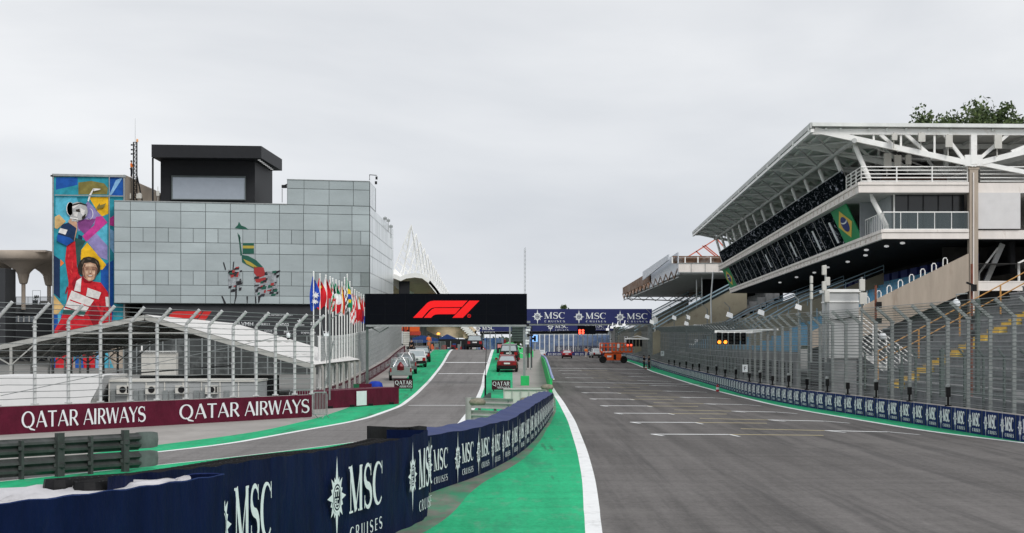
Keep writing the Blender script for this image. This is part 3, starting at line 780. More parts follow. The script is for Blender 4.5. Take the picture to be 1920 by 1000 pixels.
for zc, hh in ((.82, .46), (.30, .46)):
    mb = MB(); a = gb-gd*.1; r = []
    for i in range(8):
        f_ = i/7; hh2 = hh*(1 if f_ < .8 else 1-(f_-.8)*.8); p = a+gd*(.85*f_)-gn*(.06*math.sin(f_*3))
        r.append([p+Vector((0,0,zc-hh2/2)), p+gn*.03+Vector((0,0,zc)), p+Vector((0,0,zc+hh2/2))])
    mb.grid(r); mb.grid([[q_-gn*.01 for q_ in k_] for k_ in r]); mb.build('end_plate', mat('dull_plate', (.13,.14,.14), .6, .2, var=.35, scale=2), t, smooth=True)
# island: pale guardrail, cream box, mesh board, sandbags
t = thing('guardrail', 'pale steel guardrail turned across the end of the island behind the navy barrier', 'guardrail', tuple(G(920, 805)))
a, b = G(888, 802, zP), G(962, 806, zT); a.z = b.z = 0; n_ = Vector((0,-1,0))
for zc in (1.02, .5):
    mb = MB(); wbeam(mb, a+Vector((-.1,0,0)), b, zc+.02, .44, .10, n_); mb.build('beam', 'rail_pale', t)
mb = MB(); 
for f_ in (.15, .55, .9): p = a.lerp(b, f_)+Vector((0,.15,0)); mb.bar(p, p+Vector((0,0,1.2)), .12)
mb.build('post', 'galv_dark', t)
mb = MB(); ring = []
for i in range(7): an = R(-90+30*i); ring.append(a+Vector((-.1-.25*math.cos(an)*1., .25+.25*math.sin(an), 0)))
mb.grid([[p+Vector((0,0,.30)) for p in ring], [p+Vector((0,0,.52)) for p in ring], [p+Vector((0,0,.6)) for p in ring], [p+Vector((0,0,1.25)) for p in ring]]); mb.build('end_curve', 'rail_pale', t, smooth=True)
t = thing('equipment_box', 'cream panelled box beyond the pale guardrail on the island', 'box', tuple(G(985, 765)))
pa = W(945, 763, 104); pb = W(1024, 763, 103.5)
mb = MB(); mb.box(pa.x, pb.x, 103.8, 105.2, 0, pa.z+.92); mb.build('body', 'cream', t, bevel=.02)
mb = MB()
for k in range(6): x = pa.x+(pb.x-pa.x)*k/5; mb.box(x-.03, x+.03, 103.74, 103.8, .02, pa.z+.9)
mb.box(pa.x-.03, pb.x+.03, 103.7, 105.3, pa.z+.92, pa.z+.98); mb.build('frame', 'rail_pale', t)
t = thing('banner_cover', 'green board lying across the island behind the cream box', 'board', tuple(G(985, 755)))
pa = W(957, 733, 112); pb = W(1022, 733, 112); mb = MB(); mb.box(pa.x, pb.x, 112, 112.3, 0, pa.z+.16); mb.build('board', 'green2', t); mb = MB(); mb.box(pa.x, pb.x-.3, 111.9, 112, pa.z-.14, pa.z-.02); mb.build('edge', 'black', t)
for (px, py, r_, lab) in ((895,754,.30,'grey sandbag resting on the left end of the pale guardrail'), (990,751,.34,'brown sandbag lying on the navy barrier top beside the cream box'), (1026,726,.30,'pale sandbag on the far end of the navy barrier')):
    Yb = {895:77, 990:86, 1026:99}[px]; p = W(px, py, Yb); mb = MB()
    mb.lathe((p.x, p.y, p.z), [(.02,-.13),(r_*.9,-.12),(r_*1.1,0),(r_*.8,.12),(.02,.15)], 12, 1.05, .7)
    o = mb.build('sandbag', mat('sandbag_cloth', (.25,.23,.18), .9, var=.3, scale=6, bump=.8), None, smooth=True); tag(o, lab, 'sandbag')
t = thing('mesh_board', 'slanted dark mesh board standing by the pale guardrail', 'board', tuple(G(910, 785)))
mb = MB(); p = [W(898,762,100), W(921,762,99), W(921,736,99), W(916,737,99.3), W(898,752,100)]; mb.prism(p, (0,.04,0)); mb.build('panel', 'sage_block', t)
t = thing('marker_pole', 'thin black whip pole standing beside the right pit lane line', 'pole', tuple(G(910, 762, zP)))
p = W(910, 762, 106); mb = MB(); mb.tube([(p.x, p.y, 0), (p.x, p.y, W(910,703,106).z)], .05, 6); mb.build('base', 'black', t); mb = MB(); mb.tube([(p.x, p.y, W(910,704,106).z), (p.x+.08, p.y, W(914,632,106).z)], .02, 5); mb.build('whip', 'black', t)
# small airline boards
for (px0, px1, py0, py1, Y, lab) in ((739,774,711,729,139,'small maroon airline board left of the pit lane behind the maroon block'), (922,957,713,731,138,'small maroon airline board on the green island')):
    a, b = W(px0, py1, Y), W(px1, py0, Y); t = thing('sign_board', lab, 'sign', (a.x, Y, zP(Y)))
    mb = MB(); mb.box(a.x, b.x, Y, Y+.06, a.z, b.z); mb.build('panel', mat('board_maroon', (.045,.012,.018), .5), t)
    mb = MB(); mb.box(a.x+.1, a.x+.16, Y+.06, Y+.1, zP(Y), b.z); mb.box(b.x-.16, b.x-.1, Y+.06, Y+.1, zP(Y), b.z); mb.build('stand', 'black', t)
    pm = plane_map((a.x, Y, a.z), (1,0,0)); w_, h_ = b.x-a.x, b.z-a.z
    mb = MB(); emit_strokes(mb, word('QATAR', w_*.05, h_*.42, w_*.90, h_*.42)+word('AIRWAYS', w_*.28, h_*.12, w_*.67, h_*.22), pm, .012, .0015); mb.build('lettering', 'logo_white', t)
# green wall with blue rail between island and track
gp = [(1034,742),(1030,728),(1024,715),(1012,699),(1006,688),(1002,676)]
pts = [];
for px, py in gp:
    g = G(px, py); pts.append((CW(g.y), g.y, zT(g.y), 1.15))
gpath = smooth_path(pts, 2., 3.)
t = thing('island_wall', 'green painted wall with a blue and white top rail between island and start straight', 'wall', tuple(gpath.at(1)[0]))
mb = MB(); n = 30; L0, L1 = [], []
for i in range(n+1):
    p, nn, h = gpath.at(gpath.L*i/n); hh = 1.15+1.0*ss((p.y-130)/60)*(1-.4*ss((p.y-250)/80)); L0.append(p+Vector((0,0,-.1))); L1.append(p+Vector((0,0,hh)))
mb.grid([L0, L1]); mb.grid([[p+Vector((-.18,0,0)) for p in L0], [p+Vector((-.18,0,0)) for p in L1]]); mb.grid([L1, [p+Vector((-.18,0,0)) for p in L1]]); mb.face([L0[0], L1[0], L1[0]+Vector((-.18,0,0)), L0[0]+Vector((-.18,0,0))])
mb.build('wall', 'green2', t)
mb = MB(); mb.tube([p+Vector((.02,0,.08)) for p in L1], .09, 6); mb.build('rail', mat('pale_blue_rail', (.30,.38,.62), .5), t)
mb = MB(); mb.tube([p+Vector((.1,0,-.05)) for p in L1], .05, 6); mb.build('rail', 'logo_white', t)
# ------------------------------------------------------------------ main grandstand, right
Y0, SK = 120., 140/F
def B(u, w, z): return Vector((w+SK*u, Y0+u, z))
def bx(mb, u0, u1, w0, w1, z0, z1):
    return mb.hexa([B(u0,w0,z0), B(u0,w1,z0), B(u1,w1,z0), B(u1,w0,z0), B(u0,w0,z1), B(u0,w1,z1), B(u1,w1,z1), B(u1,w0,z1)])
LEN = 128.; WB = 46.
gs = thing('grandstand', 'white two-deck grandstand with a steel truss roof right of the track', 'grandstand', tuple(B(0, 28, 0)))
# decks
for (w0, z0, z1, nm) in ((23.17, 10.05, 10.62, 'lower_deck'), (21.73, 12.95, 13.58, 'upper_deck')):
    mb = MB(); bx(mb, 0, LEN, w0, 28.57, z0+.012, z1); bx(mb, .25, LEN, 28.57, WB, z0+.012, z1); 
    o = mb.build(nm, 'fascia', gs)
    e = MB(); bx(e, -.06, LEN, w0-.10, w0, z1-.16, z1+.03); bx(e, -.08, -.0, w0, 28.55, z1-.14, z1+.03); bx(e, -.05, LEN, w0-.06, w0, z0, z0+.1)
    k = 0
    while k < LEN: bx(e, k, k+.12, w0-.07, w0-.002, z0+.1, z1-.17); k += 2.4
    eo = e.build('edge_trim', 'fascia', gs)
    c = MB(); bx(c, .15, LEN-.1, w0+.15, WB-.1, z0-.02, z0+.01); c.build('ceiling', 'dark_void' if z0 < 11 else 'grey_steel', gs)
# near end column and the bay right of it
mb = MB(); bx(mb, -.05, .75, 28.6, 29.13, 0, 14.5); bx(mb, -.08, .8, 28.52, 29.2, 14.4, 14.75); mb.build('column', 'raw_concrete', gs)
mb = MB(); mb.tube([B(-.12, 28.82, 0), B(-.12, 28.82, 14.2)], .045, 6); mb.build('drain_pipe', 'fascia', gs)
mb = MB(); bx(mb, .1, .3, 29.15, 31.8, 10.7, 12.95); mb.build('wall_panel', mat('white_render_panel', (.68,.67,.67), .8, var=.05), gs)
mb = MB(); bx(mb, .02, .5, 29.14, WB, 6.9, 7.35); bx(mb, .0, .55, 29.14, WB, 6.82, 6.9); bx(mb, .0, .55, 29.14, WB, 7.35, 7.43); mb.build('tie_beam', 'fascia', gs)
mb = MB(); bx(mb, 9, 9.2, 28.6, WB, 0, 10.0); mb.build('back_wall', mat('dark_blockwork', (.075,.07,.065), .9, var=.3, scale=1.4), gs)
mb = MB(); mb.bar(B(3, 31.3, 9.9), B(3, 30.2, 7.4), .32); mb.tube([B(1, 33.4, 10), B(1, 33.2, 9.2), B(1, 31.9, 8.6), B(1, 31.9, 4.)], .09, 6); mb.tube([B(2, 30.8, 9.6), B(2, 29.6, 8.), B(2, 29.5, 5.5)], .07, 6); mb.build('down_pipe', 'white_paint', gs)
# roof
zr = lambda u: 17.0+.0075*u
RL = 133
mb = MB(); mb.hexa([B(-.6,18.7,zr(0)+.05), B(-.6,WB,zr(0)-.15), B(RL,WB,zr(RL)-.15), B(RL,18.7,zr(RL)+.05), B(-.6,18.7,zr(0)+.27), B(-.6,WB,zr(0)+.07), B(RL,WB,zr(RL)+.07), B(RL,18.7,zr(RL)+.27)])
mb.build('roof_sheet', 'roof_under', gs)
mb = MB(); a, b = B(-.62, 18.62, zr(0)+.1), B(RL, 18.62, zr(RL)+.1); mb.bar(a, b, .09, .34); mb.build('gutter', 'grey_steel', gs)
mb = MB(); a, b = B(-.7, 18.7, zr(0)-.25), B(RL, 18.7, zr(RL)-.25); mb.bar(a, b, .2, .2); mb.build('edge_beam', 'white_paint', gs)
mb = MB(); a, b = B(-.4, 21.35, 16.17), B(RL-3, 21.35, 16.17+.0075*RL); mb.tube([a, b], .16, 8)
a, b = B(0, 28.8, 14.7), B(RL-3, 28.8, 15.5); mb.tube([a, b], .18, 8); mb.build('long_tube', 'grey_steel', gs)
pur = MB()
for w_ in (19.6, 20.5, 22.3, 23.4, 24.6, 26., 27.4, 30, 33, 36): pur.bar(B(-.3, w_, zr(0)-.1-.006*(w_-18)), B(RL, w_, zr(RL)-.1-.006*(w_-18)), .12, .16)
pur.build('purlin', 'roof_under', gs)
frames = [0]+[9.2*k for k in range(1, 15)]
for i, u in enumerate(frames):
    z = zr(u); dz = z-17.; T = MB(); wf = .34 if i == 0 else .26
    lowc = lambda w_: 16.72-(w_-18.9)*.2165+dz
    T.bar(B(u, 18.75, z-.25), B(u, WB, z-.35), wf, .34)                 # top chord
    T.bar(B(u, 18.9, 16.85+dz), B(u, 28.83, 14.72+dz), wf*1.07, .34)                 # lower chord
    T.bar(B(u, 28.83, 14.72+dz), B(u, 36.5, 16.6+dz), wf*1.13, .34)
    if i == 0: T.bar(B(u, 29.2, 14.78), B(u, 34.5, 13.75), .31, .28)
    for w1, w2 in ((23.0,24.2),(24.6,26.3),(27.0,28.5),(31.0,29.1),(34.0,31.2)):
        T.bar(B(u, w1, z-.4), B(u+.0, w2, (lowc(w2) if w2 < 28.9 else 14.9+(w2-28.8)*.25+dz)), wf*(.66+.03*(w1%5)), .2)
    T.bar(B(u, 28.83, z-.4), B(u, 28.83, 14.7+dz), wf*1.1, .42)
    for w1 in (21.3, 22.6, 24.3, 26.4): T.bar(B(u, w1, z-.4), B(u, w1, lowc(w1)), .12, .14)
    T.mat(0); T.cbox(tuple(B(u, 28.83, 14.95+dz)), 1.1, .36, .7)
    T.build('roof_truss', 'white_paint' if i < 1 else 'roof_under', gs)
    if i:
        S = MB(); up = u-9.2; mid = B(u-4.6, 21.35, lowc(21.35))
        for a, b in ((B(up,18.8,zr(up)-.3), B(u,21.35,lowc(21.35)-.05)), (B(u,18.8,z-.3), B(up,21.35,lowc(21.35)-.1)), (B(up,21.35,lowc(21.35)), B(u,28.8,14.8+dz)), (B(u,21.35,lowc(21.35)), B(up,28.8,14.8+dz))): S.tube([a, b], .055, 5)
        S.build('wind_brace', 'grey_steel', gs)
    # leaning struts, upper and lower storey
    S = MB(); uu = u+1.
    S.tube([B(uu, 21.55, lowc(21.35)-.0), B(uu, 21.6, lowc(21.35)-.28), B(uu, 22.45, 13.95), B(uu, 22.55, 13.6)], [.13,.16,.16,.1], 8); S.build('strut', 'white_paint', gs)
    if i < 14 and (i == 0 or i > 13):
        S = MB(); S.tube([B(uu, 22.6, 12.95), B(uu, 22.7, 12.6), B(uu, 23.55, 10.95), B(uu, 23.65, 10.6)], [.12,.16,.16,.1], 8); S.build('strut', 'white_paint', gs)
# rusty lip pieces along the roof edge
for k in range(15): mb = MB(); bx(mb, 9.2*k+.1, 9.2*k+.5, 18.55, 18.9, zr(9.2*k)-.2, zr(9.2*k)+.1); mb.build('edge_bracket', 'white_paint', gs)
# upper deck: leaning glass screen and dark rooms
mb = MB(); mb.hexa([B(9,22.35,13.6), B(9,22.5,13.6), B(LEN,22.5,13.6), B(LEN,22.35,13.6), B(9,21.75,15.1), B(9,21.9,15.1), B(LEN,21.9,15.3), B(LEN,21.75,15.3)])
def glint_glass(name, c0, c1, sc_):  # pale specks paint the reflected glints into the glass colour
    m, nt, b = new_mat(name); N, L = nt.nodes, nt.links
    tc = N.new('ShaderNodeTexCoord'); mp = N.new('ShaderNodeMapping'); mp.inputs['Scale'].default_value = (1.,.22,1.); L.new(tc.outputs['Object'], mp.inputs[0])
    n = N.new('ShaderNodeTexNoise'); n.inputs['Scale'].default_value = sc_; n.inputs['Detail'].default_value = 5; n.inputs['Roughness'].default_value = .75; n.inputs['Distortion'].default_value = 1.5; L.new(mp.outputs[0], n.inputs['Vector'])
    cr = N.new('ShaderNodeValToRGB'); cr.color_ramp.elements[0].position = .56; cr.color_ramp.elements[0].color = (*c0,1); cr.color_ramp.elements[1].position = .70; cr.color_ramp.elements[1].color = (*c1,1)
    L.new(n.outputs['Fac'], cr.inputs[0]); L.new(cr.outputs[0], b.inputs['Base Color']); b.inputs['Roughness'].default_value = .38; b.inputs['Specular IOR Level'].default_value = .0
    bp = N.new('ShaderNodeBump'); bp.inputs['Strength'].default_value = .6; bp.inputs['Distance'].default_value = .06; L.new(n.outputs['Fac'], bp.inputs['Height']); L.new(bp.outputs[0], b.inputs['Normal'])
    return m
M['lounge_glass'] = glint_glass('lounge_glass', (.005,.008,.010), (.60,.63,.74), 2.6)
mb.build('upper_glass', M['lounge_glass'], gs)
mb = MB(); mb.bar(B(9,21.8,15.14), B(LEN,21.8,15.34), .07); mb.build('top_rail', 'galv_dark', gs)
mb = MB(); bx(mb, 12, LEN-4, 26, 26.3, 13.6, 16.6); bx(mb, 12, 12.2, 26, 28.5, 13.6, 16); mb.build('upper_back_wall', 'dark_void', gs)
# middle storey glazing, leaning outward at the top
def lean(u, t): return B(u, 23.22+(22.15-23.22)*t, 10.64+(12.93-10.64)*t)
def lean_panel(mb, u0, u1, off=0, t0=0, t1=1):
    o = Vector((-off, 0, 0)); th2 = Vector((.08, 0, 0))
    mb.hexa([lean(u0,t0)+o, lean(u0,t0)+o+th2, lean(u1,t0)+o+th2, lean(u1,t0)+o, lean(u0,t1)+o, lean(u0,t1)+o+th2, lean(u1,t1)+o+th2, lean(u1,t1)+o])
k = 17.5
while k < 116:
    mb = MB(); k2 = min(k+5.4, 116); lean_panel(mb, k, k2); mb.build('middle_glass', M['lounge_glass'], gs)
    mb = MB(); lean_panel(mb, k2, k2+.1, .03); mb.build('mullion', 'grey_steel', gs); k = k2+.1
for u0, u1 in ((20, 23), (30.5, 32.5), (47, 49), (70, 72)):
    mb = MB(); lean_panel(mb, u0, u0+.8, .05, .1 if u0 < 40 else .2, .75); mb.build('light_strip', 'logo_white', gs)
# flags on the glazing
for n_, (u0, u1, lab) in enumerate(((9.2, 17.2, ''), (116.5, 126.5, ''))):
    fl = MB(); lean_panel(fl, u0, u1, .06); fo = fl.build('flag_panel', mat('flag_green', (.02,.28,.10), .6, var=.1), gs)
    d = MB(); um, hu = (u0+u1)/2, (u1-u0)/2; o1 = Vector((-.085,0,0))
    d.face([lean(um+hu*.85,.5)+o1, lean(um,.90)+o1, lean(um-hu*.85,.5)+o1, lean(um,.10)+o1]); d.build('flag_diamond', 'yellow', gs)
    d = MB(); o1 = Vector((-.10,0,0)); d.face([lean(um+hu*.42*math.cos(R(a)), .5+.22*math.sin(R(a)))+o1 for a in range(0, 360, 20)]); d.build('flag_disc', 'mural_blue', gs)
    d = MB(); o1 = Vector((-.11,0,0)); d.grid([[lean(um+hu*.40*math.cos(R(a)), .5+.10+.20*math.sin(R(a))*.45)+o1 for a in range(170, 350, 20)], [lean(um+hu*.40*math.cos(R(a)), .5+.14+.20*math.sin(R(a))*.45)+o1 for a in range(170, 350, 20)]]); d.build('flag_band', 'logo_white', gs)
# near end balcony and rooms
mb = MB(); bx(mb, 1.4, 1.6, 24.1, 28.55, 10.62, 12.95); mb.build('end_window', 'dark_glass', gs)
mb = MB()
for w_ in (24.1, 25.0, 25.95, 26.9, 27.8): bx(mb, 1.33, 1.4, w_-.03, w_+.03, 10.62, 12.95)
mb.build('mullion', 'charcoal', gs)
mb = MB(); bx(mb, 1.3, 1.5, 24.06, 24.14, 10.62, 12.95); mb.build('white_frame', 'white_paint', gs)
mb = MB(); bx(mb, 8, 8.2, 22.9, 24.2, 10.62, 12.95); bx(mb, 2, 8, 24.0, 24.1, 10.62, 12.95); mb.build('inner_wall', mat('pale_inner_wall', (.35,.37,.39), .5), gs)
def rail(mb, pts, zs, r=.035):
    for z in zs: mb.tube([p+Vector((0,0,z)) for p in pts], r, 5)
def glass_rail(name, pts, h):
    g = MB(); g.grid([pts, [p+Vector((0,0,h)) for p in pts]]); g.build('balustrade_glass', M['clear_glass'], gs)
    m2 = MB(); m2.tube([p+Vector((0,0,h)) for p in pts], .04, 6); m2.tube([p+Vector((0,0,.05)) for p in pts], .03, 6)
    for a, b in zip(pts, pts[1:]):
        n_ = max(1, int((b-a).length/.95))
        for i in range(n_+1): q = a.lerp(b, i/n_); m2.tube([q, q+Vector((0,0,h))], .025, 5)
    m2.build('balustrade', 'white_paint', gs)
glass_rail('b', [B(8.8,23.25,10.62), B(.1,23.25,10.62), B(.1,28.55,10.62)], 1.12)
mb = MB(); pts = [B(7,21.85,13.58), B(.15,21.85,13.58), B(.15,28.5,13.58)]
rail(mb, pts, (.1,.32,.55,.78,1.0)); rail(mb, [B(.2,29.3,13.58), B(.2,34,13.58)], (.1,.32,.55,.78,1.0))
for a, b in zip(pts, pts[1:]):
    n_ = max(1, int((b-a).length/1.9))
    for i in range(n_+1): q = a.lerp(b, i/n_); mb.tube([q, q+Vector((0,0,1.))], .045, 5)
mb.build('handrail', 'white_paint', gs)
mb = MB(); bx(mb, 6, 6.2, 24, 28.3, 13.6, 14.5); mb.build('plant_screen', mat('brown_screen', (.16,.10,.08), .7), gs)
for (px, py, Y_, w_, h_) in ((1664,302,123,.45,.95),(1683,303,123,.45,.8),(1703,300,123,.35,.6),(1677,257,119.4,.32,.4),(1728,258,119.4,.42,.55),(1779,265,119.4,.42,.75),(1871,266,119.4,.45,.85)):
    p = W(px, py, Y_); mb = MB(); mb.box(p.x-w_/2, p.x+w_/2, Y_-.15, Y_+.1, p.z-h_/2, p.z+h_/2); mb.tube([(p.x, Y_+.2, p.z-h_/2-.5), (p.x, Y_+.2, p.z+h_/2+.1)], .04, 5)
    mb.build('antenna_panel', 'cream', gs)
# soffit lamps
for u_, w_ in ((1, 24.9), (5, 24.5), (10, 23.9), (18,25), (29,25.2), (40,25), (52,25.3), (64,25), (80,25)):
    p = B(u_+2, w_, 10.0); mb = MB(); mb.lathe(tuple(p), [(.04,.04),(.16,0),(.16,-.09),(.04,-.12)], 10); mb.build('soffit_lamp', 'flood', gs)
# terraces under the lower deck
mb = MB(); NS = 15; w0, z0, dw, dz = 17.9, 3.0, .78, .37
prof = []
for i in range(NS): prof += [(w0+dw*i, z0+dz*i), (w0+dw*i, z0+dz*(i+1))]
prof += [(WB, z0+dz*NS)]
us = [.3]+[LEN*i/8 for i in range(1, 9)]
for k in range(len(prof)-1):
    mb.mat(1 if k % 2 == 0 else 0); mb.grid([[B(u, prof[k][0], prof[k][1]) for u in us], [B(u, prof[k+1][0], prof[k+1][1]) for u in us]])
mb.build('terrace', ['grey_concrete', 'cyan_seat'], gs)
mb = MB(); bx(mb, 1, LEN, w0, w0+.2, 0, z0); mb.build('base_wall', 'grey_concrete', gs)
mb = MB()
for i in range(26): bx(mb, 3+i*4.8, 5.8+i*4.8, w0-.06, w0-.01, .9, 2.3)
mb.build('base_openings', 'dark_void', gs)
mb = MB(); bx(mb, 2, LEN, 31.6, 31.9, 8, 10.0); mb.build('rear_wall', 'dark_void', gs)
for i in range(17):
    mb = MB(); u_ = 3+i*4.4; bx(mb, u_, u_+3.1, 29.6, 29.8, 6.8, 9.3); mb.build('blue_wall_panel', 'mural_blue', gs)
# near-end parapet wall, slanting, with white hoops
mb = MB(); pol = [(28.56,9.15),(21.9,5.85),(18.6,4.2),(18.6,3.2),(22.6,4.15),(28.56,6.8)]
mb.prism([B(0,w,z) for w, z in pol], (0,.35,0)); mb.build('parapet', 'raw_concrete', gs)
mb = MB(); mb.prism([B(.7,w,z) for w, z in ((18.6,0),(18.6,3.3),(22.6,4.3),(28.56,7.0),(28.56,0))], (0,.3,0)); mb.build('under_stand_wall', mat('dark_under_wall', (.05,.052,.055), .6, var=.5, scale=.5), gs)
mb = MB()
def hoop(mb, c, h, wd, along=(1,0,0), r=.035):
    a = Vector(along)*wd/2; c = Vector(c); mb.tube([c-a, c-a+Vector((0,0,h*.8)), c-a*.5+Vector((0,0,h)), c+a*.5+Vector((0,0,h)), c+a+Vector((0,0,h*.8)), c+a], r, 6)
for w_ in (22.2, 22.95, 23.6, 24.3, 25.0, 25.7, 26.4, 27.1): z = 5.85+(w_-21.9)*.495; hoop(mb, B(.15,w_-.0,z-.1), .55, .27)
mb.build('hoop_rail', 'white_paint', gs)
mb = MB()
for i in range(34):
    u_ = 1.5+i*2.2; w_ = 21.6+((i*37) % 7)*.55; z = z0+dz*((w_-w0)/dw); hoop(mb, B(u_, w_, z), 1.15, .4, (0,1,0), .03)
mb.build('hoop_rail', mat('pale_blue_rail_b', (.42,.56,.64), .5), gs)
for u_ in (34, 58, 84):
    mb = MB(); pol = [(28.5,9.2),(21.9,6.6),(17.8,4.3),(17.8,2.2),(22.6,4.6),(28.5,7.6)]; mb.prism([B(u_,w,z) for w, z in pol], (0,.35,0)); mb.build('parapet', 'beige_wall', gs)
    mb = MB()
    for dz_ in (.3, .6): mb.tube([B(u_,28.5,9.2+dz_), B(u_,21.9,6.6+dz_), B(u_,17.8,4.3+dz_)], .05, 5)
    for k in range(8): f_ = k/7; p = B(u_,28.5,9.2).lerp(B(u_,17.8,4.6), f_); mb.tube([p, p+Vector((0,0,.55))], .035, 5)
    mb.build('handrail', mat('pale_blue_rail_b', (.42,.56,.64), .5), gs)
# ------------------------------------------------------------------ open terrace, far right behind the fence
ot = thing('open_terrace', 'bare grey concrete terrace with a yellow stair behind the fence at far right', 'terrace', (24, 100, 0))
mb = MB(); yy0, yy1 = 80, 117
for i in range(22):
    x0 = 20.2+.78*i; z = .7+.42*i; mb.box(x0, x0+.8, yy0, yy1, (z-.8 if i else 0), z+.42)
mb.build('steps', 'grey_concrete', ot)
mb = MB()
for i in range(22): x0 = 20.2+.78*i; mb.box(x0-.05, x0, yy0, yy1, .7+.42*i+.36, .7+.42*(i+1)+.02)
mb.build('step_edge', mat('pale_step_edge', (.38,.38,.38), .8, var=.3, scale=2), ot)
mb = MB()
for i in range(22):
    for h_ in (0, 1): x0 = 20.2+.78*i+.39*h_-.42; z = .7+.42*i+.21*h_; mb.box(x0, x0+.5, 102.5, 105.2, z-.1, z+.23)
mb.build('yellow_stair', 'yellow', ot)
mb = MB(); a, b = Vector((20.2, 106, 2.5)), Vector((36, 106, 11.0))
for dz_ in (0, .6): mb.tube([a+Vector((0,0,dz_)), b+Vector((0,0,dz_))], .035, 5)
for k in range(8): p = a.lerp(b, k/7); mb.tube([p+Vector((0,0,-1.)), p+Vector((0,0,.6))], .05, 5)
mb.build('orange_handrail', 'orange_rail', ot)
mb = MB(); mb.box(19.4, 19.7, 70, 118, 0, 1.25); mb.build('front_wall', 'grey_concrete', ot)
mb = MB()
for k in range(14): x = 19.3; y = 72+3.3*k; mb.tube([(x,y,0),(x,y,3.0),(x-.25,y,3.3)], .06, 6)
for z in (1.4, 2.2, 3.): mb.tube([(19.3,70,z),(19.3,118,z)], .02, 4)
mb.build('spectator_fence', 'sage_block', ot)
mb = MB(); 
for (px, py0, py1, Y_) in ((1766,655,745,82),(1690,690,730,90),(1833,560,740,84)):
    a, b = W(px, py0, Y_), W(px, py1, Y_); mb.tube([a, b], .12, 6)
mb.build('pillar', 'sage_block', ot)
# stair with white rails left of the terrace
st_ = thing('steel_stair', 'steel stair with many white rails behind the fence below the slanting parapet', 'stair', tuple(B(-6,20,0)))
mb = MB(); a, b = W(1612,592,112), W(1712,668,112)
for k in range(7): mb.tube([a+Vector((0,0,-.28*k)), b+Vector((0,0,-.28*k))], .035, 5)
mb.bar(a+Vector((0,.3,-2.0)), b+Vector((0,.3,-2.0)), .1, .3)
for k in range(5): p = a.lerp(b, k/4); mb.tube([p, p+Vector((0,0,-2.))], .04, 5)
mb.build('rails', 'white_paint', st_)
mb = MB(); c, d = W(1712,668,112), W(1760,668,112)
for k in range(4): mb.tube([c+Vector((0,0,-.28*k)), d+Vector((0,0,-.28*k))], .035, 5)
mb.box(c.x, d.x+1, 112, 114, c.z-1.3, c.z-1.1); mb.build('landing', 'grey_concrete', st_)
mb = MB(); mb.box(c.x-6, c.x+4, 113.5, 114, 0, c.z-1.3); mb.build('under_wall', 'dark_void', st_)
# small white booth
bo = thing('control_booth', 'small white booth standing high behind the fence, beside the antenna mast', 'booth', tuple(W(1582,645,104)))
a, b = W(1555,672,104), W(1610,548,104); mb = MB(); mb.box(a.x, b.x, 104, 106.5, a.z, b.z); mb.build('walls', mat('booth_white', (.48,.49,.49), .7, var=.06, dirt=((.4,.4,.38), .9, .6, .9)), bo)
mb = MB(); mb.box(a.x-.12, b.x+.12, 103.9, 106.6, b.z, b.z+.16); mb.box(a.x-.04, b.x+.04, 103.94, 106.5, b.z-.55, b.z-.48); mb.build('roof', 'white_paint', bo)
mb = MB(); mb.box(a.x+.1, b.x-.1, 104.1, 106.3, 0, a.z); mb.build('base', 'grey_concrete', bo)
mb = MB(); mb.tube([W(1556,598,103.9), W(1575,600,103.9), W(1600,594,103.9), W(1612,596,103.9)], .03, 5); mb.build('cable', 'black', bo)
def mast(name, lab, px, py0, py1, Y_, boxes, cat='antenna', m='galv'):
    t = thing(name, lab, cat, tuple(W(px, 660, Y_))); mb = MB(); mb.tube([W(px, py1, Y_), W(px, py0, Y_)], .06, 7); mb.build('pole', m, t)
    for (x, y, w_, h_) in boxes:
        p = W(x, y, Y_-.2); k = Y_/F; mb = MB(); mb.box(p.x-w_*k/2, p.x+w_*k/2, Y_-.4, Y_-.12, p.z-h_*k/2, p.z+h_*k/2); mb.build('antenna_box', 'cream', t, bevel=.03)
mast('antenna_mast', 'mast with stacked white antenna boxes left of the small white booth', 1548, 497, 680, 103, [(1545,507,8,18),(1551,528,9,16),(1545,537,8,18),(1550,556,9,22)])
mast('antenna_mast', 'slim mast carrying one tall white tube left of the stacked antenna boxes', 1521, 517, 680, 103, [(1521,525,5,13),(1521,540,5,13),(1521,555,5,13)])
mast('antenna_mast', 'mast with two white antenna boxes at the right wall of the booth', 1616, 520, 640, 103, [(1616,535,10,22),(1618,560,14,22)])
t = thing('rusty_pole', 'rusty pole with dark junction boxes in front of the concrete parapet', 'pole', tuple(W(1822,700,85)))
mb = MB(); mb.tube([W(1822,750,85), W(1822,495,85)], .055, 6); mb.build('pole', 'rust', t)
for y_ in (540, 600, 625): mb = MB(); p = W(1826, y_, 84.8); mb.cbox(tuple(p), .22, .2, .3); mb.build('junction_box', 'black', t)
mb = MB(); mb.bar(W(1812,530,84.8), W(1830,537,84.8), .12, .08); mb.build('bracket', 'black', t)
t = thing('rusty_pole', 'shorter rusty pole with a dark box right of the white booth', 'pole', tuple(W(1642,700,95)))
mb = MB(); mb.tube([W(1642,720,95), W(1642,535,95)], .06, 6); mb.build('pole', 'rust', t)
for y_ in (572, 602): mb = MB(); p = W(1648, y_, 94.8); mb.cbox(tuple(p), .25, .2, .3); mb.build('junction_box', 'black', t)
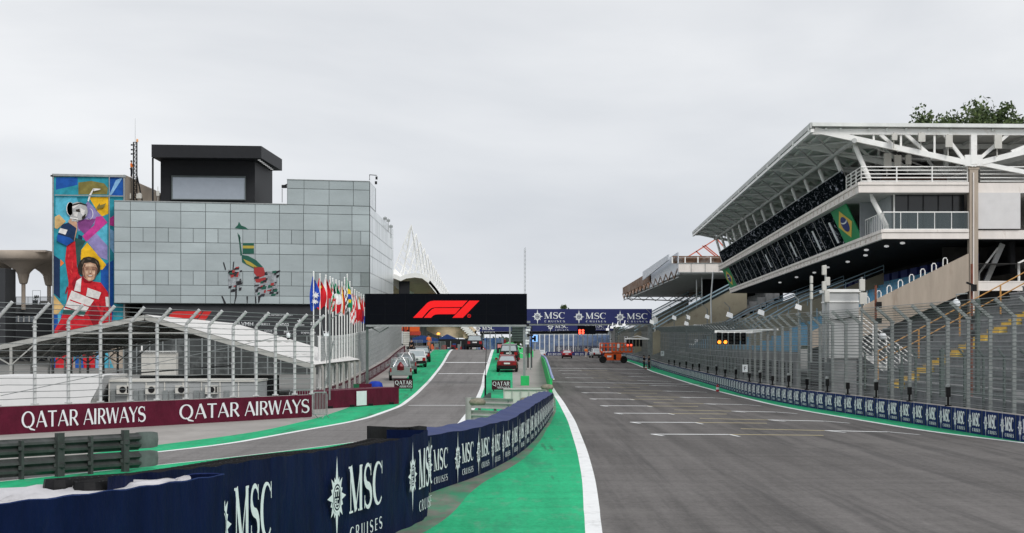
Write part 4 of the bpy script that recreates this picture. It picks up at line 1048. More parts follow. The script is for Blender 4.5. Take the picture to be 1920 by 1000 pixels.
# cameras and lamps on the fence
for (px, py, Y_, lab) in ((1655,632,95,'white dome camera hanging on the right fence under the booth'), (1793,571,78,'white ball lamp on a short arm above the right fence')):
    t = thing('dome_camera', lab, 'camera', tuple(W(px, py, Y_))); p = W(px, py, Y_); mb = MB(); s_ = .17 if px < 1700 else .15
    mb.lathe((p.x, p.y, p.z-.15), [(.02,0),(s_,.06),(s_*1.15,.2),(s_*.9,.3),(.05,.36)], 12); mb.build('housing', 'logo_white', t, smooth=True)
    mb = MB(); mb.tube([(p.x,p.y,p.z+.2), (p.x,p.y,p.z+.4), (p.x+.5,p.y+.2,p.z+.45)], .03, 6); mb.build('arm', 'galv_dark', t)
    mb = MB(); mb.lathe((p.x, p.y, p.z-.2), [(.01,-.04),(.08,-.02),(.1,.05)], 10); mb.build('lens', 'black', t)
# black camera heads along the wall top
dev = [(1252,.8),(1262,.9),(1272,.7),(1284,1.),(1296,.8),(1308,1.),(1324,.8),(1340,1.),(1356,.8),(1376,1.),(1401,.8),(1421,1.),(1444,.8),(1474,1.),(1508,.85),(1546,1.),(1584,.85),(1637,1.05),(1699,.9),(1771,1.1)]
nm = ['first','second','third','fourth','fifth','sixth','seventh','eighth','ninth','tenth','eleventh','twelfth','thirteenth','fourteenth','fifteenth','sixteenth','seventeenth','eighteenth','nineteenth','twentieth']
for i, (px, s_) in enumerate(reversed(dev)):
    k = right_path.s_of(px); p, nn, h = right_path.at(k); p = p+Vector((0,0,h+.005))-nn*.15
    t = thing('track_device', 'black light head on a short stand on the right wall, %s from the right' % nm[i], 'light', tuple(p), group='black light heads along the top of the right wall')
    mb = MB(); mb.box(p.x-.12, p.x+.12, p.y-.1, p.y+.1, p.z, p.z+.05); mb.tube([p, p+Vector((0,0,.45*s_))], .05, 6); mb.build('stand', 'black', t)
    mb = MB(); q = p+Vector((0,0,.62*s_)); mb.box(q.x-.09, q.x+.09, q.y-.1, q.y+.1, q.z-.28*s_, q.z+.1*s_); mb.build('head', 'black', t, bevel=.02)
    if s_ > .95: mb = MB(); mb.lathe((q.x-.03, q.y-.05, q.z+.12*s_), [(.02,-.05),(.1,-.02),(.1,.06),(.02,.1)], 8); mb.build('cap', 'galv', t)
# small white signs on the fence, gate marker in the wall
for (px, py, hh, Yk, lab, txt) in ((1397,691,14,126,'white panel sign with an F on the right fence, nearer one','F'), (1242,663,9,250,'white panel sign with an F on the right fence, farther one','F')):
    p = W(px, py, Yk); w_ = hh/F*Yk; t = thing('fence_sign', lab, 'sign', tuple(p)); mb = MB(); mb.box(p.x-w_*.35, p.x+w_*.35, Yk, Yk+.04, p.z-w_/2, p.z+w_/2); mb.build('panel', 'logo_white', t)
    mb = MB(); fontmesh(mb, txt, plane_map((p.x-w_*.14, Yk, p.z-w_*.26), (1,0,0)), 0, 0, w_*.5, None, .02); mb.build('lettering', 'black', t)
# floodlights in front of the stands
for i, (px, py, tx, py1) in enumerate(((1497,576,1490,606),(1427,586,1421,604),(1368,591,1363,580),(1326,594,1320,612),(1287,607,1283,590),(1222,604,1226,620),(1290,595,1290,580),(1264,596,1262,600))):
    Y_ = [118,140,160,176,200,260,206,232][i]; p = W(px, py, Y_); k = Y_/F
    lab = ['near the white booth, largest','over the middle of the fence','above the start light bar','left of the start light bar','over the stand end, upper','by the gantry post','over the stand end, lower','left of the stand end, tiny'][i]
    t = thing('floodlight', 'lit white floodlight on a bent pole '+lab, 'floodlight', tuple(p), group='floodlights above the right fence')
    w_, h_ = (12, 9) if i < 3 else (8, 7)
    mb = MB(); o_ = Vector((w_*k*.5, 0, -h_*k*.2)); q = Vector((0,.1,-h_*k*.5)); mb.prism([p-o_+q*.9, p+o_+q, p+o_-q*.9, p-o_*.7-q*1.1], (0,.12,0)); mb.build('lamp', 'flood', t)
    mb = MB(); mb.tube([W(px,660,Y_+.3), W(px,py-14,Y_+.3), W(px-10,py-24,Y_+.3)], .045, 6); mb.build('pole', 'galv_dark', t)
# hanging cable and slim white pole by the far stand
t = thing('slim_pole', 'slim white pole rising to the underside of the farther stand', 'pole', tuple(W(1335,640,200)))
mb = MB(); mb.tube([W(1334,640,200), W(1333,560,200), W(1337,510,200)], .07, 6); mb.build('pole', 'white_paint', t)
# ------------------------------------------------------------------ second stand, farther
g2 = thing('grandstand', 'farther grandstand with brown steel roof and white roof edge panels', 'grandstand', (26, 262, 0))
def C(u, w, z): return Vector((w, 262+u, z))
def bc(mb, u0, u1, w0, w1, z0, z1): return mb.hexa([C(u0,w0,z0), C(u0,w1,z0), C(u1,w1,z0), C(u1,w0,z0), C(u0,w0,z1), C(u0,w1,z1), C(u1,w1,z1), C(u1,w0,z1)])
mb = MB(); bc(mb, 0, 128, 23.0, 38, 13.0, 13.25); mb.build('roof_slab', 'grey_steel', g2)
mb = MB(); bc(mb, -.3, 0, 22.7, 31.5, 13.25, 14.5); mb.build('end_fascia', 'fascia', g2)
mb = MB(); bc(mb, -.36, -.3, 22.7, 31.5, 14.42, 14.55); bc(mb, -.36, -.3, 22.7, 31.5, 13.15, 13.3)
for k in range(5): bc(mb, -.36, -.3, 24.4+1.9*k, 24.46+1.9*k, 13.2, 14.5)
mb.build('fascia_trim', 'galv', g2)
mb = MB(); bc(mb, .1, .4, 21.9, 28.8, 15.3, 15.5); bc(mb, .8, 1.2, 21.9, 29, 14.5, 15.3)
mb.build('upper_back', 'brown_steel', g2)
mb = MB()
for k in range(5): bc(mb, -.1, .4, 21.8+1.75*k, 21.95+1.75*k, 14.5, 15.35)
mb.build('upper_post', 'white_paint', g2)
def side_panel(u0, u1, w0, w1, z0a, z1a, z0b, z1b, m_='logo_white', nm_='edge_panel'):
    mb = MB(); mb.hexa([C(u0,w0,z0a), C(u0,w0+.15,z0a), C(u1,w1+.15,z0b), C(u1,w1,z0b), C(u0,w0,z1a), C(u0,w0+.15,z1a), C(u1,w1+.15,z1b), C(u1,w1,z1b)]); mb.build(nm_, m_, g2)
pale = mat('pale_edge_panel', (.60,.63,.68), .5, var=.04)
def from_px(pa, pb, w):   # far end depth so that the plane X=w meets px
    return w*F/(pb-CX)-262
side_panel(-.2, from_px(0, 1218, 22.6), 22.6, 22.6, 13.0, 16.0, 12.7, 15.6, pale)
side_panel(-.2+1, from_px(0, 1206, 21.5), 21.4, 21.4, 15.0, 15.75, 13.9, 15.3, pale)
u1 = 125
side_panel(50, u1, 22.3, 22.3, 13.6, 15.2, 13.4, 14.8, 'brown_steel', 'bare_edge')
mb = MB()
for k in range(13): u_ = 10*k; mb.bar(C(u_, 22.6, 13.6), C(u_, 36, 13.0), .2, .5); mb.bar(C(u_, 22.6, 13.7), C(u_+5, 22.6, 12.6), .18); mb.bar(C(u_+5, 22.6, 12.6), C(u_+10, 22.6, 13.7), .18)
mb.build('roof_truss', 'brown_steel', g2)
mb = MB(); mb.bar(C(0,22.7,12.6), C(128,22.7,12.4), .15); mb.bar(C(118,22.7,12.4), C(122,36,12.0), .2)
for k in range(6): mb.bar(C(122,22.7+2.4*k,13), C(122,23.9+2.4*k,12.1), .12); mb.bar(C(122,23.9+2.4*k,12.1), C(122,25.1+2.4*k,13), .12)
mb.build('lower_tie', 'galv_dark', g2)
mb = MB(); bc(mb, 0, 110, 36.5, 37, 3, 13.0); bc(mb, 20, 20.4, 28, 37, 5, 13); mb.build('rear_wall', 'dark_void', g2)
mb = MB(); 
for i in range(14):
    w_ = 21.4+1.1*i; z = 3.3+.55*i; bc(mb, 0, 128, w_, w_+1.15, (0 if i == 0 else z-.8), z+.5)
mb.build('terrace', 'grey_concrete', g2)
for u_, m_ in ((0,'beige_wall'),(40,'beige_wall'),(86,'beige_wall')):
    mb = MB(); mb.prism([C(u_-.4,32,12.0 if u_ < 1 else 11.6), C(u_-.4,21.2,6.2), C(u_-.4,19.2,5.0), C(u_-.4,19.2,2.), C(u_-.4,25,4.2), C(u_-.4,32,8.4)], (0,.5,0)); mb.build('parapet', m_, g2)
    mb = MB()
    for dz_ in (.5, 1.0): mb.tube([C(u_-.6,32,11.9+dz_), C(u_-.6,21.2,6.2+dz_), C(u_-.6,19.2,5+dz_)], .09, 5)
    mb.build('handrail', mat('pale_blue_rail_b', (.42,.56,.64), .5), g2)
    mb = MB(); mb.face([C(u_-.5,32,12.), C(u_-.5,21.2,6.2), C(u_-.5,21.2,7.2), C(u_-.5,32,13.)]); mb.build('balustrade_glass', M['clear_glass'], g2)
mb = MB()
for px, y0_, y1_ in ((1316,520,570),(1306,525,565)): mb.tube([W(px,y0_,263), W(px,y1_+40,263)], .08, 5)
mb.build('thin_pole', 'galv', g2)
mb = MB(); bc(mb, 62, 62.5, 33, 36.5, 3, 9.4); mb.build('end_wall', 'beige_wall', g2)
mb = MB(); Yr = 266
for pts in (((1291,481),(1345,447)),((1305,471),(1316,481)),((1317,461),(1343,482)),((1321,460),(1352,485)),((1345,449),(1356,462))): mb.bar(W(*pts[0], Yr), W(*pts[1], Yr), .16)
mb.build('red_frame', 'red_steel', g2)
# long white awning and the speaker boxes near the stands
t = thing('awning', 'low white awning roof above the fence below the grandstand', 'awning', tuple(W(1340,612,196)))
mb = MB(); mb.prism([W(1304,610,200), W(1378,614,190), W(1374,621,190), W(1304,617,200)], (0,2,.1)); mb.build('sheet', 'white_paint', t)
mb = MB(); 
for px in (1310, 1340, 1370): mb.tube([W(px,618,197), (W(px,618,197).x,197,0)], .05, 5)
mb.build('post', 'galv', t)
# ------------------------------------------------------------------ start light bars on arms
def lightbar(lab, px0, px1, py0, py1, Y_, lit, col, arm_from):
    t = thing('start_lights', lab, 'signal', tuple(W((px0+px1)/2, py1, Y_))); k = Y_/F; n_ = 5; w_ = (px1-px0)/n_
    for i in range(n_):
        x = px0+w_*(i+.5); h_ = py1-py0; p0, p1 = W(x-w_*.36, py1, Y_), W(x+w_*.36, py0, Y_)
        mb = MB(); mb.box(p0.x, p1.x, Y_, Y_+.25, p0.z, p1.z); mb.build('lamp_box', 'black_panel', t)
        for j in range(3):
            c = W(x, py0+h_*(.22+.29*j), Y_); on = (i in lit and j == 2)
            mb = MB(); r_ = w_*k*.30; rows_ = [[(c.x+rr*math.cos(a*math.pi/6), Y_-dd, c.z+rr*math.sin(a*math.pi/6)) for a in range(12)] for rr, dd in ((r_,.01),(r_*.6,.05),(.001,.07))]
            mb.grid(rows_, close=True); mb.build('lamp', col if on else 'dark_lamp', t)
            v = MB(); v.grid([[(c.x+r_*1.1*math.cos(R(a)), Y_-d, c.z+r_*1.1*math.sin(R(a))) for a in range(0, 181, 30)] for d in (0, .22)]); v.build('visor', 'black', t)
    mb = MB(); mb.bar(W(px0-3, py0-2, Y_+.1), W(px1+12, py0-1, Y_+.1), .18, .16); mb.tube([W(px0+2, py0-2, Y_+.1), arm_from], .05, 6); mb.bar(W(px1+12, py0-1, Y_+.1), arm_from, .1, .1); mb.build('arm', 'white_paint', t)
k = right_path.s_of(1440); p, nn, h = right_path.at(k)
lightbar('row of five black signal boxes with two lit amber lamps at the right fence', 1343, 1400, 624, 646, 128, (0,1), 'amber_lamp', Vector((p.x+.6, p.y, 4.4)))
lightbar('farther row of five signal boxes with two red lamps beside the scissor lift', 1174, 1205, 637, 650, 262, (0,1), 'red_lamp', Vector((17.6, 270, 4.6)))
# ------------------------------------------------------------------ race control building with mirror glass
FA, FB = Vector(((213-CX)/F*183, 183., 0)), Vector(((693-CX)/F*190, 190., 0))
fd = (FB-FA).normalized(); fn = Vector((fd.y, -fd.x, 0))
def FP(px, py, off=0.):
    q = rayline(px, FA, FB); return Vector((q.x, q.y, HC+(HY-py)/F*q.y))+fn*off
def FZ(px, z, off=0.): q = rayline(px, FA, FB); return Vector((q.x, q.y, z))+fn*off
rc = thing('control_building', 'broad building clad in pale green mirror glass with a black room on its roof', 'building', (-25, 190, 0))
top = [378,387]; 
rowsL = [379,395,426,453,473,505,533,552,569.5]; rowsR = [386,402.5,434,460,480,513.5,538.5,558,571.5]
colx = [214,244.5,292,339,385.5,432,478.5,524,569,615,660,693]
zrow = [(HC+(HY-(a+b)/2)/F*186.5) for a, b in zip(rowsL, rowsR)]
zrow[0] = 17.1; zrow[-1] = 7.4
mb = MB(); a, b = FZ(214, 7.35, -.12), FZ(693, 7.35, -.12)
back = Vector((0, 36, 0))
mb.hexa([a, b, b+back, a+back, a+Vector((0,0,9.8)), b+Vector((0,0,9.8)), b+back+Vector((0,0,9.8)), a+back+Vector((0,0,9.8))]); mb.build('core', 'joint', rc)
gl = MB(); g = .022
def pan(px0, px1, z0, z1, off=0.):
    q0, q1 = rayline(px0, FA, FB), rayline(px1, FA, FB)
    jx, jz = random.uniform(-.012,.012), random.uniform(-.012,.012)
    gl.face([Vector((q0.x+g, q0.y, z0+g))+fn*(off+jx), Vector((q1.x-g, q1.y, z0+g))+fn*(off-jx), Vector((q1.x-g, q1.y, z1-g))+fn*(off-jx+jz), Vector((q0.x+g, q0.y, z1-g))+fn*(off+jx+jz)])
random.seed(5)
for r in range(8):
    for c in range(11):
        if r in (2, 5) and c > 0:
            m_ = (colx[c]+colx[c+1])/2; pan(colx[c], m_, zrow[r+1], zrow[r]); pan(m_, colx[c+1], zrow[r+1], zrow[r])
        else: pan(colx[c], colx[c+1], zrow[r+1], zrow[r])
for i, x0 in enumerate([538.5,570,617,662.5]):
    x1 = [570,617,662.5,693][i]; pan(x0, x1, 19.45-.0, 17.15, -.0) if False else (pan(x0, x1, 17.12, 18.7), pan(x0, x1, 18.7, 19.55))
gl.build('front_glass', 'glass_face', rc)
mb = MB(); a, b = FZ(538.5, 17.0, -.06), FZ(693, 17.0, -.06); bk = Vector((0, 9, 0)); up = Vector((0,0,2.58))
mb.hexa([a, b, b+bk, a+bk, a+up, b+up, b+bk+up, a+bk+up]); mb.build('roof_box', 'joint', rc)
# side face, receding
sg = MB(); X0 = FB.x+.03
yc = [190.2+3.4*i for i in range(12)]
for r in range(8):
    for c in range(11):
        j = random.uniform(-.01,.01); sg.face([(X0, yc[c]+.04, zrow[r+1]+g), (X0+j, yc[c+1]-.04, zrow[r+1]+g), (X0+j, yc[c+1]-.04, zrow[r]-g), (X0, yc[c]+.04, zrow[r]-g)])
for c in range(2): sg.face([(X0, 190.2+3.8*c, 17.15), (X0, 193.9+3.8*c, 17.15), (X0, 193.9+3.8*c, 19.5), (X0, 190.2+3.8*c, 19.5)])
sg.build('side_glass', 'glass_side', rc)
mb = MB(); a, b = FZ(214, 17.1, .04), FZ(538, 17.1, .04); mb.bar(a+Vector((0,0,.05)), b+Vector((0,0,.05)), .12, .08); a, b = FZ(538, 19.58, .04), FZ(693.5, 19.58, .04); mb.bar(a, b, .12, .06); mb.build('coping', 'galv', rc)
# dark plinth storey with partner names
mb = MB(); a, b = FZ(268, 0, -.5), FZ(692, 0, -.5); up = Vector((0,0,7.33)); mb.hexa([a, b, b+back, a+back, a+up, b+up, b+back+up, a+back+up]); mb.build('plinth_storey', 'charcoal2', rc)
mb = MB(); a, b = FZ(214, 0, -3.5), FZ(268, 0, -3.5); mb.hexa([a, b, b+back, a+back, a+up, b+up, b+back+up, a+back+up]); mb.build('recess', 'dark_void', rc)
pm0 = lambda u, v, e: FA+fd*u+fn*(-.5+e)+Vector((0,0,v))
def su(px): return (rayline(px, FA, FB)-FA).length
def wtxt(txt, x0, x1, y0, y1, m_='logo_white'):
    mb = MB(); u0, u1 = su(x0), su(x1); Yq = rayline((x0+x1)/2, FA, FB).y; z0, z1 = HC+(HY-y1)/F*Yq, HC+(HY-y0)/F*Yq
    fontmesh(mb, txt, pm0, u0, z0, z1-z0, u1-u0, .03); mb.build('lettering', m_, rc)
for a_ in (('GLOBAL PARTNERS OF FORMULA 1',496,550,589.5,592.5),('LVMH',449,476,604,611),('PIRELLI',488,507,606,611),('aramco',519,543,606,612),('Heineken',555,572,607,611),('aws',584,597,604,610),
           ('QATAR',497,512,619,623),('AIRWAYS',499,512,624,626),('MSC',534,547,620,626),('crypto.com',566,593,622,627),('DHL',608,622,621,627)): wtxt(*a_)
mb = MB(); us, zs = su(563.5), HC+(HY-603)/F*188; mb.face([pm0(us+(.12 if k % 2 else .3)*math.cos(R(90+36*k)), zs+(.12 if k % 2 else .3)*math.sin(R(90+36*k)), .03) for k in range(10)]); mb.build('star_mark', 'logo_white', rc)
f1shape = [[(520,255),(602,170),(640,130),(665,115),(700,109),(985,109),(935,164),(712,166),(680,172),(655,190),(598,255)],
           [(612,255),(660,203),(682,182),(705,172),(925,171),(878,224),(730,225),(706,229),(690,238),(674,255)],
           [(855,255),(1000,109),(1086,109),(945,255)]]
mb = MB()
for pol in f1shape:
    mb.face([pm0(su(300)+(x-520)/566*(su(398)-su(300)), HC+(HY-618)/F*186+(255-y)/146*1.75, .04) for x, y in pol])
mb.build('racing_mark', mat('red_wall_mark', (.62,.03,.03), .5), rc)
# artwork fragment on the glass: a waving green-yellow flag and a red-black broken figure
random.seed(21)
def patch(name, m_, polys, off=.05):
    for pol in polys: mb = MB(); mb.face([FP(x, y, off) for x, y in pol]); mb.build(name, m_, rc)
green_art = mat('art_green', (.02,.10,.07), .5); red_art = mat('art_red', (.35,.04,.04), .5); black_art = mat('art_black', (.03,.03,.035), .5); yel_art = mat('art_yellow', (.42,.33,.06), .5); grey_art = mat('art_grey', (.30,.32,.34), .5, var=.5, scale=3)
patch('art_hat', green_art, [[(440,428),(446,422),(448,416),(452,423),(460,426),(466,431)]])
patch('art_flag', green_art, [[(455,456),(476,456),(476,476),(455,476)],[(453,478),(465,480),(480,488),(492,500),(494,512),(480,506),(464,498),(454,492)],[(447,442),(449,440),(454,478),(451,480)],[(445,436),(447,446),(449,458),(451,446)]])
patch('art_flag_band', yel_art, [[(455,461),(476,461),(476,466),(455,466)],[(456,486),(470,492),(484,502),(476,502),(462,495)]], .06)
patch('art_figure_red', red_art, [[(476,500),(494,502),(498,516),(484,522),(476,512)],[(478,524),(498,520),(500,530),(480,530)],[(430,512),(448,510),(446,520),(432,518)]], .06)
pol = []
for i in range(60):
    x, y = random.choice([(random.uniform(476,520), random.uniform(508,552)), (random.uniform(428,450), random.uniform(500,545))]); w_, h_ = random.uniform(3,9), random.uniform(1.5,5)
    pol.append([(x,y),(x+w_,y-1),(x+w_*.8,y+h_),(x-w_*.2,y+h_*1.2)])
patch('art_fragments', black_art, pol[:44], .065); patch('art_fragments', red_art, pol[44:52], .07); patch('art_fragments', green_art, pol[52:], .068); patch('art_fragments', grey_art, [[(476,508),(520,510),(520,552),(478,552)],[(428,506),(450,506),(450,540),(428,540)]], .045)
patch('art_lines', black_art, [[(418,492),(420,492),(424,506),(422,507)],[(437,492),(439,490),(438,506),(436,506)],[(441,535),(444,533),(444,556),(440,570),(439,569),(441,556)],[(415,555),(417,555),(424,569),(420,569)],[(462,556),(465,556),(464,569),(463,569)],[(478,556),(480,556),(481,569),(479,569)],[(484,556),(490,552),(486,568),(484,568)]], .07)
# roof gear
def mastlet(px, py0, py1, Y_): p = W(px, py1, Y_); mb = MB(); mb.tube([p, W(px, py0, Y_)], .04, 5); return mb
mb = MB(); mb.tube([W(693,338,191), W(693,328,191), W(706,329,195)], .04, 5); mb.cbox(tuple(W(706,334,195)), .2,.2,.3); mb.cbox(tuple(W(705,343,195)), .22,.2,.3); mb.build('camera_bracket', 'charcoal', rc)
mb = MB(); mb.cbox(tuple(W(533,350,190)), .5,.3,.3); mb.tube([W(528,350,190), W(540,345,190)], .05, 5); mb.tube([W(529,354,190), W(529,380,190)], .03, 5); mb.build('roof_horn', 'charcoal', rc)
for (x, y) in ((722,410),(728,414),(733,425)): mb = MB(); mb.tube([W(x,y+22,215), W(x,y-4,215)], .04, 5); mb.cbox(tuple(W(x,y,215)), .4,.3,.25); mb.build('roof_camera', 'galv', rc)
# black rooftop room: a thing of its own part set
br = MB(); a0 = W(301, 380, 188.5); a1 = W(478, 380, 189.5); zt = HC+(HY-298)/F*189
zb = 17.05
br.hexa([(a0.x,188.5,zb),(a1.x,189.5,zb),(a1.x+.35,200.5,zb),(a0.x,200.5,zb),(a0.x,188.5,zt),(a1.x,189.5,zt),(a1.x+.35,200.5,zt),(a0.x,200.5,zt)]); br.build('rooftop_room', 'charcoal', rc)
br = MB(); s0, s1 = W(284,0,185.5), W(490,0,186.5); z0, z1 = HC+(HY-296)/F*186, HC+(HY-272)/F*186
br.hexa([(s0.x,185.5,z0),(s1.x,186.5,z0),(s1.x+.4,200.,z0),(s0.x,200.,z0),(s0.x,185.5,z1),(s1.x,186.5,z1-.05),(s1.x+.4,200.,z1-.05),(s0.x,200.,z1)]); br.build('rooftop_slab', 'charcoal', rc)
br = MB()
for i in range(8): y = 188+1.4*i; br.box(s1.x-.55, s1.x-.3, y, y+.5, z0-.04, z0-.004)
br.build('soffit_lights', 'flood', rc)
br = MB(); p = W(286.5, 0, 186.2); br.bar((p.x, 186.2, 17.1), (p.x, 186.2, z0), .16); br.build('corner_post', 'charcoal', rc)
br = MB(); w0_, w1_ = W(323.5, 373, 188.5), W(459, 333.5, 189.2); 
br.face([(w0_.x,188.5,w0_.z),(w1_.x,189.3,w0_.z),(w1_.x,189.3,w1_.z),(w0_.x,188.5,w1_.z)]); br.build('rooftop_window', 'window_pale', rc)
br = MB(); x0_, x1_ = w0_.x, w1_.x
for a_, b_, w_, h_ in (((x0_-.1,188.42,w1_.z+.08),(x1_+.1,189.2,w1_.z+.08),.2,.14),((x0_-.1,188.42,w0_.z-.05),(x1_+.1,189.2,w0_.z-.05),.16,.08),((x0_-.05,188.42,w0_.z),(x0_-.05,188.42,w1_.z),.1,.1),((x1_+.05,189.2,w0_.z),(x1_+.05,189.2,w1_.z),.1,.1)): br = MB(); br.bar(a_, b_, w_, h_); br.build('frame_bar', 'joint', rc)
mb = MB(); q = [(236,333),(262,344),(300,366),(300,381),(236,381)]; mb.prism([W(x, y, 189.8) for x, y in q], (0, 8, 0)); mb.build('stair_head', 'raw_concrete', rc)
for px, h_ in ((243,363),(262,362),(296,358)): mb = MB(); mb.cbox(tuple(W(px,h_+5,187)), .28,.2,.5); mb.tube([W(px,380,187), W(px,h_-8,187)], .03, 5); mb.build('roof_aerial', 'cream', rc)
# lattice mast on the roof with worker
t = thing('lattice_mast', 'black lattice mast with an orange lamp on the roof between mural and black room', 'mast', tuple(W(253,378,187)))
Ym = 187; mb = MB(); zb, zt_ = W(0,378,Ym).z, W(0,267,Ym).z; xc = W(253.5,0,Ym).x
for sx in (-.16, .16):
    for sy in (-.16, .16): mb.bar((xc+sx,Ym+sy,zb),(xc+sx,Ym+sy,zt_), .06)
n_ = 15
for i in range(n_):
    z0, z1 = zb+(zt_-zb)*i/n_, zb+(zt_-zb)*(i+1)/n_
    for sy in (-.16, .16): mb.bar((xc-.16,Ym+sy,z0),(xc+.16,Ym+sy,z1), .035); mb.bar((xc-.16,Ym+sy,z1),(xc+.16,Ym+sy,z1), .035)
    mb.bar((xc-.16,Ym-.16,z0),(xc-.16,Ym+.16,z1), .035); mb.bar((xc+.16,Ym-.16,z0),(xc+.16,Ym+.16,z1), .035)
mb.bar((xc+.15,Ym,zb+2.6),(xc+.7,Ym,zb),.12); mb.build('lattice', 'black', t)
mb = MB(); mb.tube([(xc,Ym,zt_),(xc,Ym,W(0,222,Ym).z)], .018, 5, .01); mb.build('whip_aerial', 'galv_dark', t)
mb = MB(); mb.lathe((xc+.2,Ym,zt_), [(.01,0),(.1,.02),(.11,.25),(.05,.33),(.01,.34)], 10); mb.build('lamp', mat('orange_beacon', (.75,.38,.18), .4), t)
for y_ in (272,281,289): mb = MB(); p = W(247,y_,Ym); mb.cbox(tuple(p), .16,.14,.14); mb.tube([p, (xc-.16,Ym,p.z)], .02, 4); mb.build('sensor', 'black', t)
mb = MB(); mb.cbox(tuple(W(261,368,186.6)), .5,.3,.45); mb.build('cabinet', 'cream', t)
# ------------------------------------------------------------------ painted mural wall (generic racing driver with cup over coloured diamonds)
mu = thing('mural_tower', 'tall mural of a red-suited driver lifting a silver cup over coloured diamonds', 'mural', tuple(W(168,704,184.6)))
def Q(zx, zy, off): return W(90+zx*.3, 320+zy*.3, 184.5)+Vector((0,-off,0))
mb = MB(); a, b = W(100,704,184.5), W(234,328,184.5); mb.box(a.x, b.x, 184.52, 190.5, .3, b.z); mb.build('wall', 'raw_concrete', mu)
mb = MB()
for x in (99.5, 233): mb.bar(W(x,704,184.45), W(x,328,184.45), .14)
mb.bar(W(98,328,184.4), W(236,331,184.4), .22, .2); mb.bar(W(103,366,184.3), W(232,368,184.3), .1, .09); mb.bar(W(205,331,184.3), W(205,690,184.3), .09, .06); mb.build('frame', 'galv', mu)
mb = MB(); mb.cbox(tuple(W(97,330,184.3)), .2,.2,.15); mb.build('corner_camera', 'black', mu)
mc = lambda n_, c: mat('mural_'+n_, c, .7, var=.3, scale=1.3)
pal = dict(redl=mc('light_red',(.72,.07,.06)), skinl=mc('skin_light',(.70,.48,.34)), hairl=mc('hair_light',(.10,.08,.06)), teal=mc('teal',(.03,.28,.36)), cyan=mc('cyan',(.10,.45,.60)), sky=mc('sky',(.22,.42,.65)), blue=mc('blue',(.015,.09,.36)), navy=mc('navy',(.015,.035,.09)), yellow=mc('yellow',(.80,.46,.02)), magenta=mc('magenta',(.55,.05,.28)), purple=mc('purple',(.22,.06,.22)), lav=mc('lavender',(.28,.24,.48)), sand=mc('sand',(.62,.42,.18)), red=mat('mural_red',(.55,.02,.03),.7,var=.35,scale=2.2), dred=mc('dark_red',(.28,.01,.02)), white=mc('white',(.72,.70,.68)), black=mc('black',(.03,.025,.02)), skin=mc('skin',(.50,.30,.20)), shade=mc('skin_shade',(.20,.10,.07)), dgreen=mc('dark_green',(.03,.09,.08)), silver=mc('silver',(.42,.42,.42)), orange=mc('orange',(.75,.18,.04)), olive=mc('olive',(.20,.17,.05)))
PO = [0]
def mp_(name, col, *polys):
    PO[0] += 1
    for pol in polys: mb = MB(); mb.face([Q(x, y, .004*PO[0]) for x, y in pol]); mb.build(name, pal[col], mu)
mp_('painted_field', 'teal', [(38,38),(470,38),(470,1000),(25,1280),(25,1000)])
mp_('painted_field', 'blue', [(50,42),(185,42),(185,90),(50,120)],[(380,42),(470,42),(470,160),(380,160)],[(330,600),(410,560),(410,830),(400,1000),(330,1000)],[(28,900),(90,900),(80,1000),(26,1000)],[(20,1160),(80,1160),(80,1280),(20,1280)],[(170,1160),(240,1160),(240,1280),(170,1280)])
mp_('painted_field', 'olive', [(190,75),(270,65),(350,80),(375,110),(370,150),(190,150)]); mp_('painted_field', 'cyan', [(48,165),(180,165),(200,240),(120,340),(45,270)],[(270,420),(370,330),(372,560),(240,440)],[(60,880),(80,830),(80,1000),(64,1000)],[(300,1140),(360,1110),(430,1280),(290,1280)])
mp_('painted_field', 'yellow', [(255,165),(378,165),(378,270),(330,290)],[(205,500),(245,450),(365,590),(340,620),(205,620)]); mp_('painted_field', 'lav', [(175,300),(250,190),(340,290),(300,330),(190,380)],[(245,440),(300,390),(372,470),(372,560),(320,540)])
mp_('painted_field', 'purple', [(185,310),(300,300),(240,410),(190,360)]); mp_('painted_field', 'magenta', [(300,290),(340,285),(372,325),(240,445),(215,410),(290,340)],[(385,300),(414,280),(414,350),(385,340)])
mp_('painted_field', 'sand', [(42,290),(70,275),(112,318),(60,365),(42,360)],[(30,770),(100,850),(60,900),(28,900)]); mp_('painted_field', 'navy', [(38,530),(75,555),(75,800),(28,760)],[(190,400),(215,410),(200,600),(180,560)])
mp_('painted_field', 'orange', [(78,555),(102,578),(78,600)]); mp_('painted_field', 'dgreen', [(170,420),(235,440),(205,500),(195,620),(175,560)],[(300,800),(350,760),(345,930),(290,960)]); mp_('painted_field', 'sky', [(380,160),(425,60),(470,42),(400,150)],[(380,360),(414,380),(414,520),(380,470)])
# the figure
mp_('painted_suit', 'red', [(118,470),(170,440),(182,600),(200,660),(250,690),(330,700),(375,760),(400,900),(395,1000),(300,1060),(180,1160),(50,1160),(40,1000),(80,930),(118,820),(130,700),(108,560)],[(50,1160),(160,1160),(150,1280),(90,1290),(45,1280)],[(215,1140),(290,1150),(300,1280),(230,1280)])
mp_('painted_suit_shade', 'dred', [(150,700),(180,660),(195,700),(165,760)],[(250,900),(290,820),(330,900),(300,1000)],[(60,1000),(110,960),(130,1000),(80,1080)])
random.seed(31)
for (x, y) in ((130,520),(150,560),(140,620),(165,640),(120,720),(140,770),(290,720),(320,830),(350,860),(300,880),(260,960),(330,980),(120,950),(90,1060),(140,1100),(200,1030),(240,1000),(110,1200),(260,1210),(280,860)):
    w_, h_ = random.uniform(5,12), random.uniform(22,55); k_ = random.uniform(-14,14); mp_('painted_fold', random.choice(['dred','dred','redl']), [(x,y),(x+w_,y+h_*.3),(x+k_+w_*.6,y+h_),(x+k_,y+h_*.8)])
